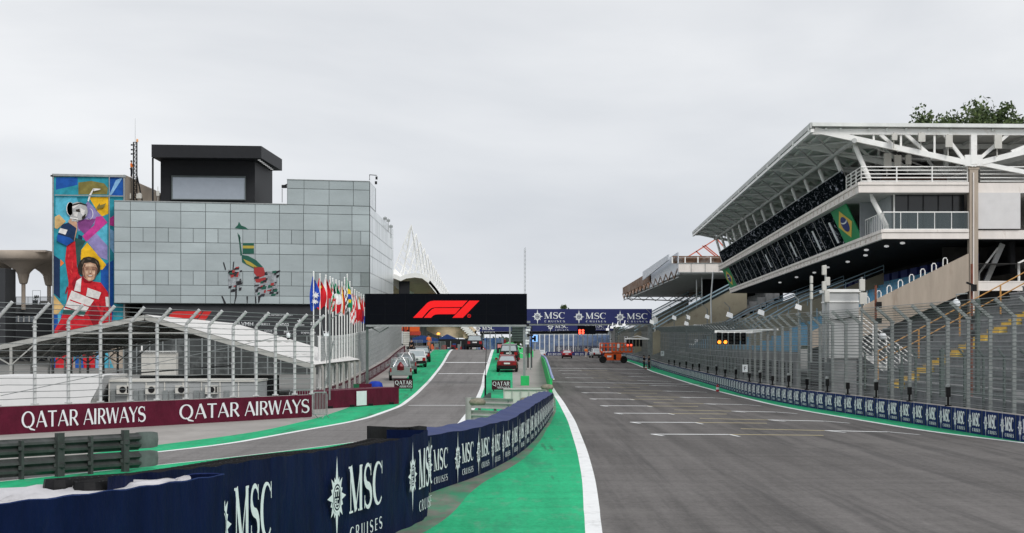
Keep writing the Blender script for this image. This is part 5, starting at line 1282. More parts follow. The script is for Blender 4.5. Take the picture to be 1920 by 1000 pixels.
mp_('painted_suit_panel', 'white', [(150,750),(290,810),(235,890),(110,850)],[(100,860),(150,870),(235,895),(225,910),(100,890)],[(180,690),(212,668),(205,760),(165,750)],[(250,730),(335,760),(318,805),(240,785)],[(360,790),(380,790),(385,850),(365,850)])
mp_('painted_suit_belt', 'dgreen', [(98,870),(240,880),(230,905),(96,895)]); mp_('painted_collar', 'dred', [(212,660),(300,668),(270,700),(230,695)])
mp_('painted_suit_piping', 'red', [(140,805),(265,850),(262,856),(138,812)],[(248,725),(340,757),(338,763),(246,731)])
mp_('painted_hair', 'black', [(192,640),(188,600),(205,565),(225,545),(255,538),(290,545),(318,565),(330,600),(328,630),(310,650),(215,655)])
mp_('painted_face', 'skin', [(218,610),(228,580),(265,575),(300,585),(312,615),(305,655),(285,685),(258,692),(232,675),(220,650)])
mp_('painted_face_shade', 'shade', [(218,612),(228,600),(232,650),(240,675),(228,665)],[(238,612),(256,612),(256,619),(238,620)],[(276,612),(296,614),(296,621),(276,620)],[(262,620),(270,620),(274,642),(258,642)],[(248,655),(285,655),(280,664),(254,664)],[(234,603),(258,602),(258,606),(234,608)],[(275,603),(299,606),(299,610),(275,607)])
mp_('painted_face_light', 'skinl', [(236,588),(262,580),(290,590),(286,600),(240,600)],[(263,622),(269,622),(272,640),(260,640)],[(276,628),(300,630),(294,650),(282,646)],[(236,628),(254,628),(250,646),(240,644)],[(250,672),(276,672),(268,684),(254,683)])
mp_('painted_face_shade', 'shade', [(300,600),(312,615),(305,655),(290,684),(296,650)],[(228,588),(222,612),(230,606),(238,588)],[(262,642),(276,642),(274,646),(264,646)])
mp_('painted_hair_light', 'hairl', [(210,575),(226,556),(232,560),(216,590)],[(246,548),(275,552),(270,560),(250,556)],[(300,560),(318,585),(312,590),(298,568)])
mp_('painted_teeth', 'white', [(254,656),(280,656),(276,660),(258,660)])
mp_('painted_hand', 'skin', [(132,310),(150,300),(185,325),(186,370),(168,440),(145,420),(125,360)])
mp_('painted_cup_base', 'navy', [(90,340),(130,325),(180,360),(165,440),(120,470),(60,440),(65,400)]); mp_('painted_cup_base', 'blue', [(62,400),(140,420),(165,440),(120,472),(58,440)]); mp_('painted_plate', 'white', [(80,360),(125,372),(112,402),(68,388)])
pts = [(190+62*math.cos(R(a)), 255+58*math.sin(R(a))) for a in range(0, 360, 24)]; mp_('painted_cup', 'silver', pts, [(150,300),(180,300),(192,320),(150,318)])
mp_('painted_cup_highlight', 'white', [(145,225),(185,205),(200,212),(160,240)],[(205,235),(235,250),(225,285),(210,270)],[(160,260),(190,262),(185,290),(165,285)],[(140,292),(190,300),(188,308),(140,300)],[(250,190),(262,150),(285,112),(290,118),(270,160),(258,195)],[(285,112),(330,115),(330,120),(290,130)])
mp_('painted_cup_shadow', 'black', [(150,215),(205,200),(250,215),(245,222),(200,210),(155,224)],[(175,245),(200,240),(205,262),(180,258)],[(215,290),(240,270),(235,300),(215,305)])
for cx_, r_ in ((140, 1), (262, 1)):
    pts = [(cx_+22*math.cos(R(a)), 240+42*math.sin(R(a))) for a in range(60, 301, 20)] if cx_ < 200 else [(cx_+24*math.cos(R(a)), 272+36*math.sin(R(a))) for a in range(-90, 131, 20)]
    inn = [(x+(4 if cx_ < 200 else -4), y) for x, y in reversed(pts)]; mp_('painted_cup_handle', 'white', pts+inn)
mp_('painted_swirl', 'olive', [(305,235),(325,205),(330,218),(368,205),(350,232),(310,242)]); mp_('painted_patch', 'sky', [(305,1110),(330,1150),(325,1280),(300,1230)]); mp_('painted_patch', 'black', [(318,1150),(360,1120),(360,1170),(330,1180)])
# ------------------------------------------------------------------ terrace building and canopies at far left
tb = thing('terrace_building', 'dark grey building with a glass-railed roof terrace left of the mural', 'building', tuple(W(30,700,197)))
Yt = 197; a, b = W(-60,572,Yt), W(97,700,Yt); mb = MB(); mb.box(a.x-3, b.x, Yt, Yt+25, 0, a.z); mb.build('walls', 'charcoal2', tb)
mb = MB(); mb.box(a.x-3, b.x+.05, Yt-.15, Yt, W(0,589,Yt).z, a.z+.04); mb.build('parapet_band', mat('grey_band', (.10,.105,.11), .6), tb)
mb = MB(); w0_, w1_ = W(25,604,Yt), W(65,593,Yt); mb.box(w0_.x, w1_.x, Yt-.06, Yt-.01, w0_.z, w1_.z); mb.build('window_strip', 'window_pale', tb)
for i in range(5): mb = MB(); x = w0_.x+(w1_.x-w0_.x)*i/4; mb.box(x-.06, x+.06, Yt-.1, Yt-.06, w0_.z, w1_.z); mb.build('window_bar', 'white_paint', tb)
mb = MB(); zt2 = W(0,557,Yt).z; mb.face([(a.x-3,Yt+.1,a.z),(b.x,Yt+.1,a.z),(b.x,Yt+.1,zt2),(a.x-3,Yt+.1,zt2)]); mb.build('balustrade_glass', M['clear_glass'], tb)
mb = MB(); mb.tube([(a.x-3,Yt+.1,zt2),(b.x,Yt+.1,zt2)], .03, 5)
for i in range(8): x = a.x+(b.x-a.x)*i/7; mb.tube([(x,Yt+.1,a.z),(x,Yt+.1,zt2)], .025, 5)
mb.build('handrail', 'galv', tb)
mb = MB(); p = W(-6,505,140); mb.box(W(-60,0,190).x, W(10,0,190).x, 190, 194, 0, W(0,503,190).z); o = mb.build('dark_pier', 'charcoal2', None, bevel=.03); tag(o, 'dark pier at the left edge of the picture beside the pale canopy', 'pier')
for (px, w_, h_, nm_, m_, lab) in ((24,10,14,'patio_chair','charcoal','grey chair on the terrace left of the canopy column'),(66,11,10,'planter_box','grey_concrete','low grey planter on the terrace behind the glass'),(82,16,9,'lounge_sofa','cream','pale lounge seat on the terrace beside the mural')):
    p = W(px, 572, Yt+3); k = (Yt+3)/F; zb_ = a.z; ww, hh = w_*k, h_*k
    t = thing(nm_, lab, nm_.split('_')[1], (p.x, Yt+3, zb_))
    if nm_ == 'planter_box':
        mb = MB(); mb.lathe((p.x, Yt+3, zb_), [(.01,0),(ww*.4,0),(ww*.5,hh),(ww*.44,hh),(ww*.42,hh-.06)], 4); mb.build('pot', m_, t)
        mb = MB(); random.seed(2)
        for k_ in range(30): q = Vector((p.x+random.uniform(-.2,.2), Yt+3+random.uniform(-.2,.2), zb_+hh+random.uniform(0,.3))); mb.face([q, q+Vector((.08,0,.05)), q+Vector((.04,.03,.14))])
        mb.build('plant', 'leaf', t)
    else:
        mb = MB(); mb.box(p.x-ww/2, p.x+ww/2, Yt+2.7, Yt+3.3, zb_+hh*.45, zb_+hh*.6); mb.build('seat', m_, t, bevel=.02)
        mb = MB(); mb.box(p.x-ww/2, p.x+ww/2, Yt+3.25, Yt+3.35, zb_+hh*.6, zb_+hh); mb.build('backrest', m_, t, bevel=.02)
        for sx in (-.45, .45):
            for sy in (2.75, 3.28): mb = MB(); mb.bar((p.x+ww*sx, Yt+sy, zb_), (p.x+ww*sx, Yt+sy, zb_+hh*.45), .04); mb.build('leg', m_, t)
t = thing('drinks_stand', 'small wire drinks stand on the terrace between canopy columns', 'stand', tuple(W(68,572,Yt+2)))
mb = MB(); p0, p1 = W(61,560,Yt+2), W(76,545,Yt+2)
for x in (p0.x, p1.x): mb.bar((x,Yt+2,a.z),(x,Yt+2,p1.z), .03)
mb.bar((p0.x,Yt+2,p1.z),(p1.x,Yt+2,p1.z), .03); mb.build('frame', 'galv', t)
for i in range(3): mb = MB(); x = p0.x+(p1.x-p0.x)*(.3+.2*i); mb.lathe((x,Yt+2,W(0,559,Yt+2).z), [(.01,0),(.07,.02),(.07,.2),(.02,.3)], 8); mb.build('bottle', 'black', t)
cn = thing('canopy', 'pale mushroom-shaped canopy on flared columns above the terrace at far left', 'canopy', tuple(W(44,572,170)))
Yk = 196
for px, dark in ((44, 0), (92, 1), (-6, 1)):
    p = W(px, 0, Yk+(0 if not dark else 6)); zc = lambda y_: W(0, y_, Yk).z
    k = Yk/F
    mb = MB(); mb.tube([(p.x,p.y,7.),(p.x,p.y,zc(531))], 4*k, 12); mb.build('column', 'canopy_stone', cn)
    mb = MB(); mb.lathe((p.x,p.y,0), [(5.5*k,zc(533)),(7.5*k,zc(531)),(11*k,zc(516)),(10.4*k,zc(515))], 20); mb.build('capital', 'canopy_stone', cn, smooth=False)
    mb = MB(); mb.lathe((p.x,p.y,0), [(10.2*k,zc(516)),(13*k,zc(511)),(18*k,zc(506)),(26*k,zc(500.5)),(34*k,zc(495)),(46*k,zc(490)),(60*k,zc(487)),(60*k,zc(474))], 28, 1, 1.); mb.build('flared_shell', 'canopy_stone', cn, smooth=True)
mb = MB(); mb.box(W(-120,0,Yk).x, W(97.5,0,Yk).x, Yk-2.7, Yk+9, zc(475), zc(471.5)); mb.build('top_slab', 'canopy_stone', cn)
# ------------------------------------------------------------------ gable marquee behind the fence
mq = thing('marquee', 'large gable-roofed marquee with a white and grey fabric roof behind the left fence', 'marquee', (-20, 105, 0))
R0, R1 = W(272,592,105), W(440,608,140); e0 = W(597,692,100.); 
E0 = Vector((e0.x, 105-1, e0.z)); E0 = W(590,686,105); E1 = Vector((E0.x-.3, 140, E0.z)); slope = (R0.z-W(0,648,105).z)/(R0.x-W(0,0,105).x)
L0 = Vector((-31, 105, R0.z-slope*(R0.x+31))); L1 = Vector((-31.5, 140, R1.z-slope*(R1.x+31.5)))
def slab(mb, a, b, c, d, th_=.06):
    mb.hexa([a, b, c, d, a+Vector((0,0,th_)), b+Vector((0,0,th_)), c+Vector((0,0,th_)), d+Vector((0,0,th_))])
for (a, b, c, d) in ((R0, E0, E1, R1), (L0, R0, R1, L1)):
    mb = MB(); n_ = 18; rows_ = []
    for i in range(n_+1):
        f_ = i/n_; p, q_ = a.lerp(d, f_), b.lerp(c, f_); r = []
        for j in range(7): g_ = j/6; sag = -.10*abs(math.sin(f_*math.pi*7))*math.sin(g_*math.pi) if True else 0; r.append(p.lerp(q_, g_)+Vector((0,0,sag+.06)))
        rows_.append(r)
    mb.grid(rows_); mb.build('roof_sheet', 'tent', mq, smooth=True)
for k in range(8):
    f_ = k/7; a, b, c = L0.lerp(L1, f_), R0.lerp(R1, f_), E0.lerp(E1, f_); s_ = .26 if k == 0 else .16
    mb = MB(); dn = Vector((0,0,-.10)); mb.bar(a+dn, b+dn, .16, s_); mb.bar(b+dn, c+dn, .16, s_); 
    mb.bar(a.lerp(b,.62)+Vector((0,0,-.12)), b.lerp(c,.30)+Vector((0,0,-.12)), .07)
    for p in (a, a.lerp(b,.33), c): mb.bar((p.x,p.y,0), p+dn, .14)
    p = a.lerp(b,.33); mb.bar(p+Vector((0,0,-1.2)), a.lerp(b,.48)+dn, .07); mb.bar(p+Vector((0,0,-1.2)), a.lerp(b,.2)+dn, .07)
    mb.build('portal_frame', 'tent_grey', mq)
mb = MB()
for f_ in (.08,.2,.32,.44,.56,.68,.8,.92): mb.bar(L0.lerp(R0,f_)+Vector((0,0,-.04)), L1.lerp(R1,f_)+Vector((0,0,-.04)), .09, .12)
for f_ in (.2,.5,.8): mb.bar(R0.lerp(E0,f_)+Vector((0,0,-.04)), R1.lerp(E1,f_)+Vector((0,0,-.04)), .09, .12)
mb.build('purlin', 'tent_grey', mq)
mb = MB(); mb.bar(L1.lerp(R1,.3)+Vector((0,-.2,-2.0)), L1.lerp(R1,.99)+Vector((0,-.2,-3.0)), .1); mb.build('tie_rod', 'galv', mq)
# small white tent, cabin with air conditioners, back shed
t = thing('white_tent', 'low white tent under the marquee with a sloping right side', 'tent', tuple(W(90,760,98)))
mb = MB(); q_ = [(-30,705),(196,704),(170,752),(168,800),(-30,800)]; mb.prism([W(x,y,98) for x, y in q_], (0,6,0)); mb.build('wall', mat('white_tent_wall', (.74,.74,.74), .7, var=.04, bump=.2), t)
mb = MB(); mb.face([W(197,704,99), W(171,752,97.9), W(171,800,97.9), W(208,800,103), W(208,720,103)]); mb.build('side_flap', 'tent_grey', t)
t = thing('site_cabin', 'long grey-white cabin with four air conditioning units behind the fence', 'cabin', tuple(W(340,760,100)))
a, b = W(205,716,100), W(482,720,100); mb = MB(); mb.box(a.x, b.x, 100, 104, 0, a.z); mb.build('body', mat('cabin_wall', (.36,.375,.38), .6, var=.06), t)
mb = MB(); mb.box(a.x-.05, b.x+.05, 99.9, 104.1, a.z, a.z+.1); 
for i in range(9): x = a.x+(b.x-a.x)*i/8; mb.box(x-.03, x+.03, 99.95, 99.99, 0, a.z)
mb.build('trim', 'cream', t)
for px in (230, 284, 340, 396):
    c = W(px, 731, 99.6); mb = MB(); mb.box(c.x-.32, c.x+.32, 99.6, 99.98, c.z-.22, c.z+.22); u = mb.build('air_conditioner', 'cream', t)
    mb = MB(); mb.face([(c.x+.0+.17*math.cos(R(a_)), 99.58, c.z+.17*math.sin(R(a_))) for a_ in range(0,360,24)]); mb.face([(c.x+.22, 99.58, c.z-.17),(c.x+.3, 99.58, c.z-.17),(c.x+.3, 99.58, c.z+.17),(c.x+.22, 99.58, c.z+.17)]); g_ = mb.build('fan_grille', 'black', u, local=True); g_.data.transform(Matrix.Translation(-WLOC[t.name])); WLOC[g_.name] = WLOC[t.name]
for px in (212, 255, 265, 310, 322, 368, 380, 425): 
    c = W(px, 745, 99.9); mb = MB(); mb.box(c.x-.13, c.x+.13, 99.9, 99.98, c.z-.35, c.z+.35); mb.build('louvre', 'galv_dark', t)
t = thing('paddock_block', 'dark glass-fronted paddock block under the marquee roof', 'building', tuple(W(430,720,150)))
a, b = W(232,655,172), W(600,700,172); mb = MB(); mb.box(a.x, b.x, 172, 178, 0, W(0,628,172).z); mb.build('walls', mat('dark_paddock_wall', (.045,.05,.05), .4, var=.6, scale=.5, dirt=((.12,.13,.13), .35, .5, .6)), t)
mb = MB()
for i in range(16): x = a.x+(b.x-a.x)*i/15; mb.box(x-.06, x+.06, 171.9, 171.99, 0, W(0,630,172).z)
mb.build('mullion', 'galv_dark', t)
mb = MB(); p0, p1 = W(265,705,150), W(330,658,150); mb.box(p0.x, p1.x, 150, 151, p0.z, p1.z-.15); mb.build('white_board', 'cream', t); mb = MB(); mb.bar(W(262,659,149.8), W(332,659,149.8), .1); mb.bar(W(266,659,149.8), W(266,648,149.8), .1); mb.build('gutter', 'white_paint', t)
mb = MB(); p0, p1 = W(262,722,125), W(520,704,125); mb.box(p0.x, p1.x, 125, 126, 0, p1.z); mb.build('low_wall', mat('grey_low_wall', (.17,.18,.18), .6, var=.2), t)
# dome camera hanging on the fence
t = thing('dome_camera', 'white dome camera hanging on the left fence in front of the partner names', 'camera', tuple(W(541,630,90)))
p = W(540.5,630,90); mb = MB(); mb.lathe((p.x,p.y,p.z-.1), [(.02,-.02),(.08,.02),(.1,.1),(.09,.17),(.03,.24)], 10); mb.build('housing', 'logo_white', t); mb = MB(); mb.lathe((p.x,p.y-.02,p.z-.16), [(.01,-.02),(.06,0),(.07,.05)], 10); mb.build('lens', 'black', t); mb = MB(); mb.tube([(p.x,p.y,p.z+.12),(p.x-.1,p.y+.2,p.z+.5)], .02, 5); mb.build('arm', 'galv', t)
# ------------------------------------------------------------------ flags
def flag(px, ptop, ybase, Y_, ys_, ye_, wpx, cols, lab, kind='v', star_=False, lean_=0):
    base = W(px, ybase, Y_); t = thing('flag', lab, 'flag', (base.x, Y_, max(0, base.z)), group='national flags on white poles beside the black screen')
    k = Y_/F; mb = MB(); zt_ = W(0, ptop, Y_).z; mb.tube([(base.x, Y_, 0), (base.x, Y_, zt_)], .032, 6); mb.lathe((base.x, Y_, zt_), [(.01,.0),(.06,.04),(.01,.1)], 6); mb.build('pole', 'white_paint', t)
    z1, z0 = W(0, ys_, Y_).z, W(0, ye_, Y_).z; n_, m_ = 16, 9; rows_ = []
    for i in range(n_+1):
        f_ = i/n_; r = []
        for j in range(m_):
            g_ = j/(m_-1); ww = wpx*k*1.3*(.25+.75*math.sin(min(1, f_*1.6)*math.pi/2))*(1-.25*max(0, f_-.7)/.3)
            x = base.x-ww*.25*(1 if lean_ == 0 else lean_)+ww*(g_-.12)
            y = Y_+.10*math.sin(g_*9+f_*2.5+px)*(.4+g_)+.05*math.sin(f_*7)
            z = z1-(z1-z0)*f_+(.12*math.sin(g_*5+px)*f_)-.25*g_*(z1-z0)*(1-f_)*.55
            r.append((x, y, z))
        rows_.append(r)
    mb = MB(); nc = len(cols)
    n0 = len(mb.v); 
    for r in rows_: mb.v += r
    for i in range(n_):
        for j in range(m_-1):
            c_ = int((j+.5)/(m_-1)*nc) if kind == 'v' else (int((i+.5)/n_*nc) if kind == 'h' else (i*2+j*3)//4 % nc)
            mb.f.append((i*m_+j, i*m_+j+1, (i+1)*m_+j+1, (i+1)*m_+j)); mb.mi.append(min(c_, nc-1))
    cl = mb.build('cloth', [FL[c] for c in cols], t, smooth=True)
    if star_:
        mb = MB()
        for (sj, si, rr) in star_:
            c = Vector(rows_[si][sj])+Vector((0,-.09,0)); mb.face([c+Vector(((rr if q_ % 2 == 0 else rr*.45)*math.cos(R(90+q_*25.7)), 0, (rr if q_ % 2 == 0 else rr*.45)*math.sin(R(90+q_*25.7)))) for q_ in range(14)])
        mb.build('star_mark', FL['w' if cols[0] == 'b' else 'y'], t)
fm = lambda n_, c: mat('flag_cloth_'+n_, c, .8, var=.15, scale=3, bump=.3)
FL = dict(b=fm('blue',(.02,.07,.42)), r=fm('red',(.62,.02,.03)), w=fm('white',(.78,.78,.78)), g=fm('green',(.02,.26,.12)), y=fm('yellow',(.80,.56,.03)), k=fm('black',(.02,.02,.02)), n=fm('maroon',(.25,.02,.06)), o=fm('orange',(.75,.25,.04)))
flag(588, 512, 640, 108, 518, 580, 15, ['b'], 'deep blue flag with white stars, leftmost of the row', 'v', [(5,9,.22),(4,12,.18),(6,13,.10),(3,7,.07)])
flag(600, 516, 640, 111, 521, 578, 15, ['r'], 'plain red flag with small yellow stars next to the blue flag', 'v', [(3,4,.14)], 1)
flag(611, 518, 640, 114, 519, 574, 13, ['w','r'], 'white flag with a red right edge, third from the left')
flag(619, 521, 640, 117, 524, 588, 10, ['r','w','g'], 'red, white and green flag hanging low, fourth from the left', 'd')
flag(624, 524, 640, 120, 527, 570, 8, ['g','k','w','r'], 'narrow striped dark green, black, white and red flag', 'h')
flag(630, 527, 640, 123, 530, 585, 13, ['g','w','r'], 'green, white and red flag in three upright bands', 'h')
flag(636, 529, 640, 126, 533, 590, 9, ['r','w'], 'red and white flag beside the tricolour with green', 'v')
flag(641, 531, 640, 129, 534, 588, 8, ['r','y','r'], 'red flag with a yellow middle, in the centre of the row', 'v')
flag(646, 522, 640, 132, 527, 590, 9, ['k','w','k','w','k','w'], 'black and white chequered flag', 'd')
flag(651, 516, 640, 135, 520, 580, 9, ['g','g','y','b','y','g'], 'tall green flag with yellow and blue in its middle', 'h')
flag(656, 530, 640, 138, 545, 585, 6, ['w','g'], 'pale white flag with green edge behind the tall green flag', 'v')
flag(660, 541, 640, 142, 546, 608, 10, ['w','r','w','r','w'], 'white flag with red splashes hanging low, right part of the row', 'd')
flag(665, 545, 640, 146, 549, 600, 8, ['r','w','r'], 'red flag with a white middle, right part of the row', 'v')
flag(669, 548, 640, 150, 552, 604, 9, ['w','r'], 'red flag with a white upper edge near the screen', 'h')
flag(673, 550, 640, 154, 553, 600, 8, ['k','y','r'], 'black, yellow and red flag near the black screen', 'v')
flag(677, 553, 640, 158, 556, 606, 7, ['r','n'], 'crimson flag second from the black screen', 'h')
flag(681.5, 555, 640, 162, 558, 606, 7, ['r','w','b'], 'red, white and blue flag touching the black screen', 'h')
# small telecom frames by the fence corner
t = thing('braced_pole', 'slim pole with braces standing at the fence corner left of the flags', 'pole', tuple(W(616,740,96)))
mb = MB(); mb.tube([W(618,750,97), W(618,560,97)], .05, 6); mb.tube([W(618,600,97), W(640,585,97)], .03, 5); mb.tube([W(607,740,97), W(625,640,97)], .03, 5); mb.tube([W(614,690,97), W(602,600,97)], .02, 5); mb.build('pole', 'galv_dark', t)
mb = MB(); mb.cbox(tuple(W(612,628,96.6)), .25,.2,.14); mb.build('camera_head', 'logo_white', t)
# ------------------------------------------------------------------ overhead boards
def board(lab, px0, px1, py0, py1, Y_, depth_, m_, name='gantry'):
    t = thing(name, lab, 'gantry', tuple(W((px0+px1)/2, 645, Y_))); a, b = W(px0, py1, Y_), W(px1, py0, Y_)
    mb = MB(); mb.box(a.x, b.x, Y_, Y_+depth_, a.z, b.z); mb.build('board', m_, t)
    return t, a, b
t, a, b = board('wide black screen gantry with a red racing logo over the pit lane', 684, 988, 551, 609, 150, .55, 'black_panel')
kx = lambda zx: 660+zx*.22; ky = lambda zy: 540+zy*.22
def tidy(pol): return pol
for pol in f1shape:
    mb = MB(); mb.face([W(kx(x), ky(y), 149.97) for x, y in pol]); mb.build('logo_stroke', 'red_logo', t)
mb = MB(); c = W(kx(998), ky(239), 149.97); r_ = .14; mb.grid([[(c.x+q*r_*math.cos(R(a_)), 149.97, c.z+q*r_*math.sin(R(a_))) for a_ in range(0, 360, 24)] for q in (1., .78)], close=True); fontmesh(mb, 'R', plane_map((c.x-.05, 149.97, c.z-.07), (1,0,0)), 0, 0, .14, None, .0); mb.build('registered_mark', 'red_logo', t)
mb = MB(); w_ = (b.x-a.x)/8
for i in range(1, 8): mb.box(a.x+w_*i-.01, a.x+w_*i+.01, 149.985, 149.999, a.z, b.z)
for j in (1, 2): z = a.z+(b.z-a.z)*j/3; mb.box(a.x, b.x, 149.985, 149.999, z-.008, z+.008)
mb.build('module_joint', mat('screen_joint', (.009,.010,.013), .9), t)
mb = MB(); mb.box(a.x+.1, b.x-.05, 149.9, 150.7, a.z-.16, a.z-.01); mb.build('walkway', 'galv', t)
for px, py in ((688.5, 720), (983, 716)):
    p = W(px, py, 150.3); mb = MB(); mb.bar((p.x, 150.3, 0), (p.x, 150.3, a.z-.1), .2, .26); mb.build('post', 'sage_block' if px < 800 else 'galv_dark', t)
p = W(983, 0, 150.3); mb = MB(); mb.box(p.x-.28, p.x+.38, 149.7, 150.7, 0, 1.0); mb.build('post_base', 'green2', t, bevel=.04)
mb = MB(); p = W(700, 0, 150.3); mb.tube([(p.x-.2,150.3,a.z-.2),(p.x+.5,150.3,a.z-.6),(p.x+1.2,150.3,a.z-.2)], .05, 5); mb.build('brace', 'galv_dark', t)
mb = MB()
for px in (983, 985.5): mb.tube([W(px,551,150.4), W(px,466,150.4)], .015, 5)
for k in range(22): y_ = 466+4*k; mb.tube([W(983,y_,150.4), W(985.5,y_+(2 if k%2 else -2),150.4)], .009, 4)
mb.build('lattice_aerial', 'galv', t)
def star_logo(t, px0, px1, py0, py1, Y_, m_='logo_white', dz=0.):
    a, b = W(px0, py1, Y_), W(px1, py0, Y_); mb = MB()
    emit_strokes(mb, logo_strokes(0, 0, b.x-a.x, b.z-a.z, True, .12), plane_map((a.x, Y_, a.z), (1,0,dz)), .02, .002); mb.build('logo', m_, t)
# cruise gantry across the straight
t, a, b = board('navy cruise line gantry with three white logos across the start straight', 888, 1222.5, 579.5, 607, 262, 1.2, 'navy_board')
mb = MB(); b2 = W(1222.5, 583, 262); 
for (x0, x1) in ((997,1060),(1075,1137),(1152,1215)): star_logo(t, x0, x1, 580.5+(x0-997)*.017, 607, 261.98)
mb = MB(); mb.box(a.x, b.x, 262.1, 263.2, a.z-.25, a.z-.02); mb.build('walkway', 'galv_dark', t)
mb = MB(); mb.bar((b.x-.3,262.6,0),(b.x-.3,262.6,a.z),.45,.45); mb.build('post', 'galv_dark', t)
mb = MB(); mb.bar((W(990,0,262).x,262.6,0),(W(990,0,262).x,262.6,a.z),.45,.45); mb.build('post', 'galv', t)
mb = MB(); c = W(1100,618,261); mb.box(W(1083,0,261).x, W(1117,0,261).x, 261, 261.4, W(0,627,261).z, W(0,611,261).z); mb.build('light_housing', 'black_panel', t)
for x in (1087, 1093):
    for y in (620, 624.5): c = W(x, y, 260.9); mb = MB(); mb.face([(c.x+.17*math.cos(R(q)), 260.9, c.z+.17*math.sin(R(q))) for q in range(0,360,30)]); mb.build('red_light', 'red_lamp', t)
mb = MB(); mb.tube([W(1223,592,262), W(1228,594,262), W(1228,640,262)], .1, 5); mb.cbox(tuple(W(1228,602,262)), .8,.3,.9); mb.build('side_lamp', 'white_paint', t)
for x, y in ((1139,618),(1147,614),(1157,611),(1170,609.5)): c = W(x, y, 259); mb = MB(); mb.cbox(tuple(c), .42,.2,.3); mb.tube([c, c+Vector((.2,1,.6))], .05, 4); mb.build('hanging_floodlight', 'flood', t)
# second navy bridge, farther and slightly tilted
t = thing('footbridge', 'farther navy bridge with cruise line logos below and behind the near gantry', 'bridge', tuple(W(1000,660,300)))
def slant(px0, px1, y0a, y1a, y0b, y1b, Y_, m_, nm_):
    mb = MB(); p = [W(px0,y1a,Y_), W(px1,y1b,Y_), W(px1,y1b,Y_)+Vector((0,3,0)), W(px0,y1a,Y_)+Vector((0,3,0)), W(px0,y0a,Y_), W(px1,y0b,Y_), W(px1,y0b,Y_)+Vector((0,3,0)), W(px0,y0a,Y_)+Vector((0,3,0))]; mb.hexa(p); mb.build(nm_, m_, t)
slant(892, 1150, 600, 622, 604, 620, 300, 'navy_board', 'side_board'); slant(900, 1140, 622.3, 627, 620.3, 626, 300.4, 'charcoal', 'deck')
star_logo(t, 889, 928, 606, 626, 299.95); star_logo(t, 1025, 1066, 603, 622, 299.95); star_logo(t, 1094, 1134, 603, 620, 299.95)
for px in (905, 1150): p = W(px, 0, 301); mb = MB(); mb.bar((p.x,301.5,0),(p.x,301.5,W(0,618,301).z), .5); mb.build('post', 'galv_dark', t)
t = thing('arrow_sign', 'small lit blue and white arrow screen left of the start straight', 'sign', tuple(W(1002,680,215)))
p0, p1 = W(996.5,641,215), W(1008,628,215); mb = MB(); mb.box(p0.x, p1.x, 215, 215.3, p0.z, p1.z); mb.build('panel', 'screen_blue', t)
mb = MB(); mb.face([W(x,y,214.97) for x, y in ((998,633),(1001,633),(1001,630),(1005,630),(1005,640),(1001,640),(1001,637),(998,637))]); mb.build('arrow', 'black_panel', t); mb = MB(); mb.bar(((p0.x+p1.x)/2,215.2,0),((p0.x+p1.x)/2,215.2,p0.z),.15); mb.build('post', 'galv_dark', t)
# louvred tower and gear on the island
t = thing('island_tower', 'dark louvred cabinet tower on steel posts beside the green mound', 'tower', tuple(W(966,660,190)))
Yq = 190; p0, p1 = W(956,640,Yq), W(984,612,Yq)
for k in range(9): mb = MB(); z = p0.z+(p1.z-p0.z)*k/9; mb.box(p0.x+.15, p1.x-.1, Yq, Yq+1.2, z, z+.09); mb.build('louvre', 'sage_block', t)
mb = MB(); mb.box(p0.x+.2, p1.x-.2, Yq+.3, Yq+1.1, p0.z, p1.z); mb.build('core', 'dark_void', t)
for x in (p0.x, p1.x-.1): mb = MB(); mb.bar((x, Yq, 0), (x, Yq, p1.z+.1), .16); mb.build('post', 'galv', t)
mb = MB(); mb.box(p0.x-.2, p1.x+.1, Yq-.1, Yq+1.3, p1.z, p1.z+.12); mb.build('roof', 'galv', t)
t = thing('green_mound', 'bright green covered mound with thin guard ropes beyond the dark parked cars', 'mound', tuple(W(955,668,205)))
mb = MB(); rows_ = []
for j in range(5):
    f_ = j/4; rows_.append([W(x, y+(1-f_)*26*(1 if x > 930 else .4)+2, 206-6*(1-f_)) for x, y in ((936,654),(944,643),(952,640),(962,641),(972,646),(984,652),(1000,656))])
rows_[0] = [Vector((p.x, p.y, 0)) for p in rows_[0]]
mb.grid(rows_); mb.build('cover', 'green2', t, smooth=True)
mb = MB()
for y_ in (651, 662): mb.tube([W(958,y_-4,199), W(975,y_,199), W(990,y_+3,199)], .03, 4)
mb.build('rope', 'logo_white', t)
t = thing('cabinet', 'dark grey-green roadside cabinet beside the green island wall', 'cabinet', tuple(W(991,700,180)))
p0, p1 = W(985,663,180), W(996,651,180); mb = MB(); mb.box(p0.x, p1.x, 180, 180.6, p0.z, p1.z); mb.build('body', 'sage_block', t, bevel=.02); mb = MB()
for x in (p0.x+.1, p1.x-.05): mb.bar((x,180.3,0),(x,180.3,p0.z),.1)
mb.build('stand', 'galv', t)
t = thing('service_mast', 'dark mast with cameras and loudspeakers right of the black screen', 'mast', tuple(W(991,690,170)))
mb = MB(); mb.tube([W(990,690,170), W(990,607,170)], .07, 6); mb.tube([W(997,690,172), W(997,612,172)], .05, 6); mb.build('pole', 'charcoal', t)
random.seed(9)
for k in range(9): mb = MB(); c = W(random.uniform(987,996), 604+5*k, 169.8); mb.cbox(tuple(c), .22+.2*random.random(), .2, .18); mb.build('camera', random.choice(['galv','charcoal','logo_white']), t)
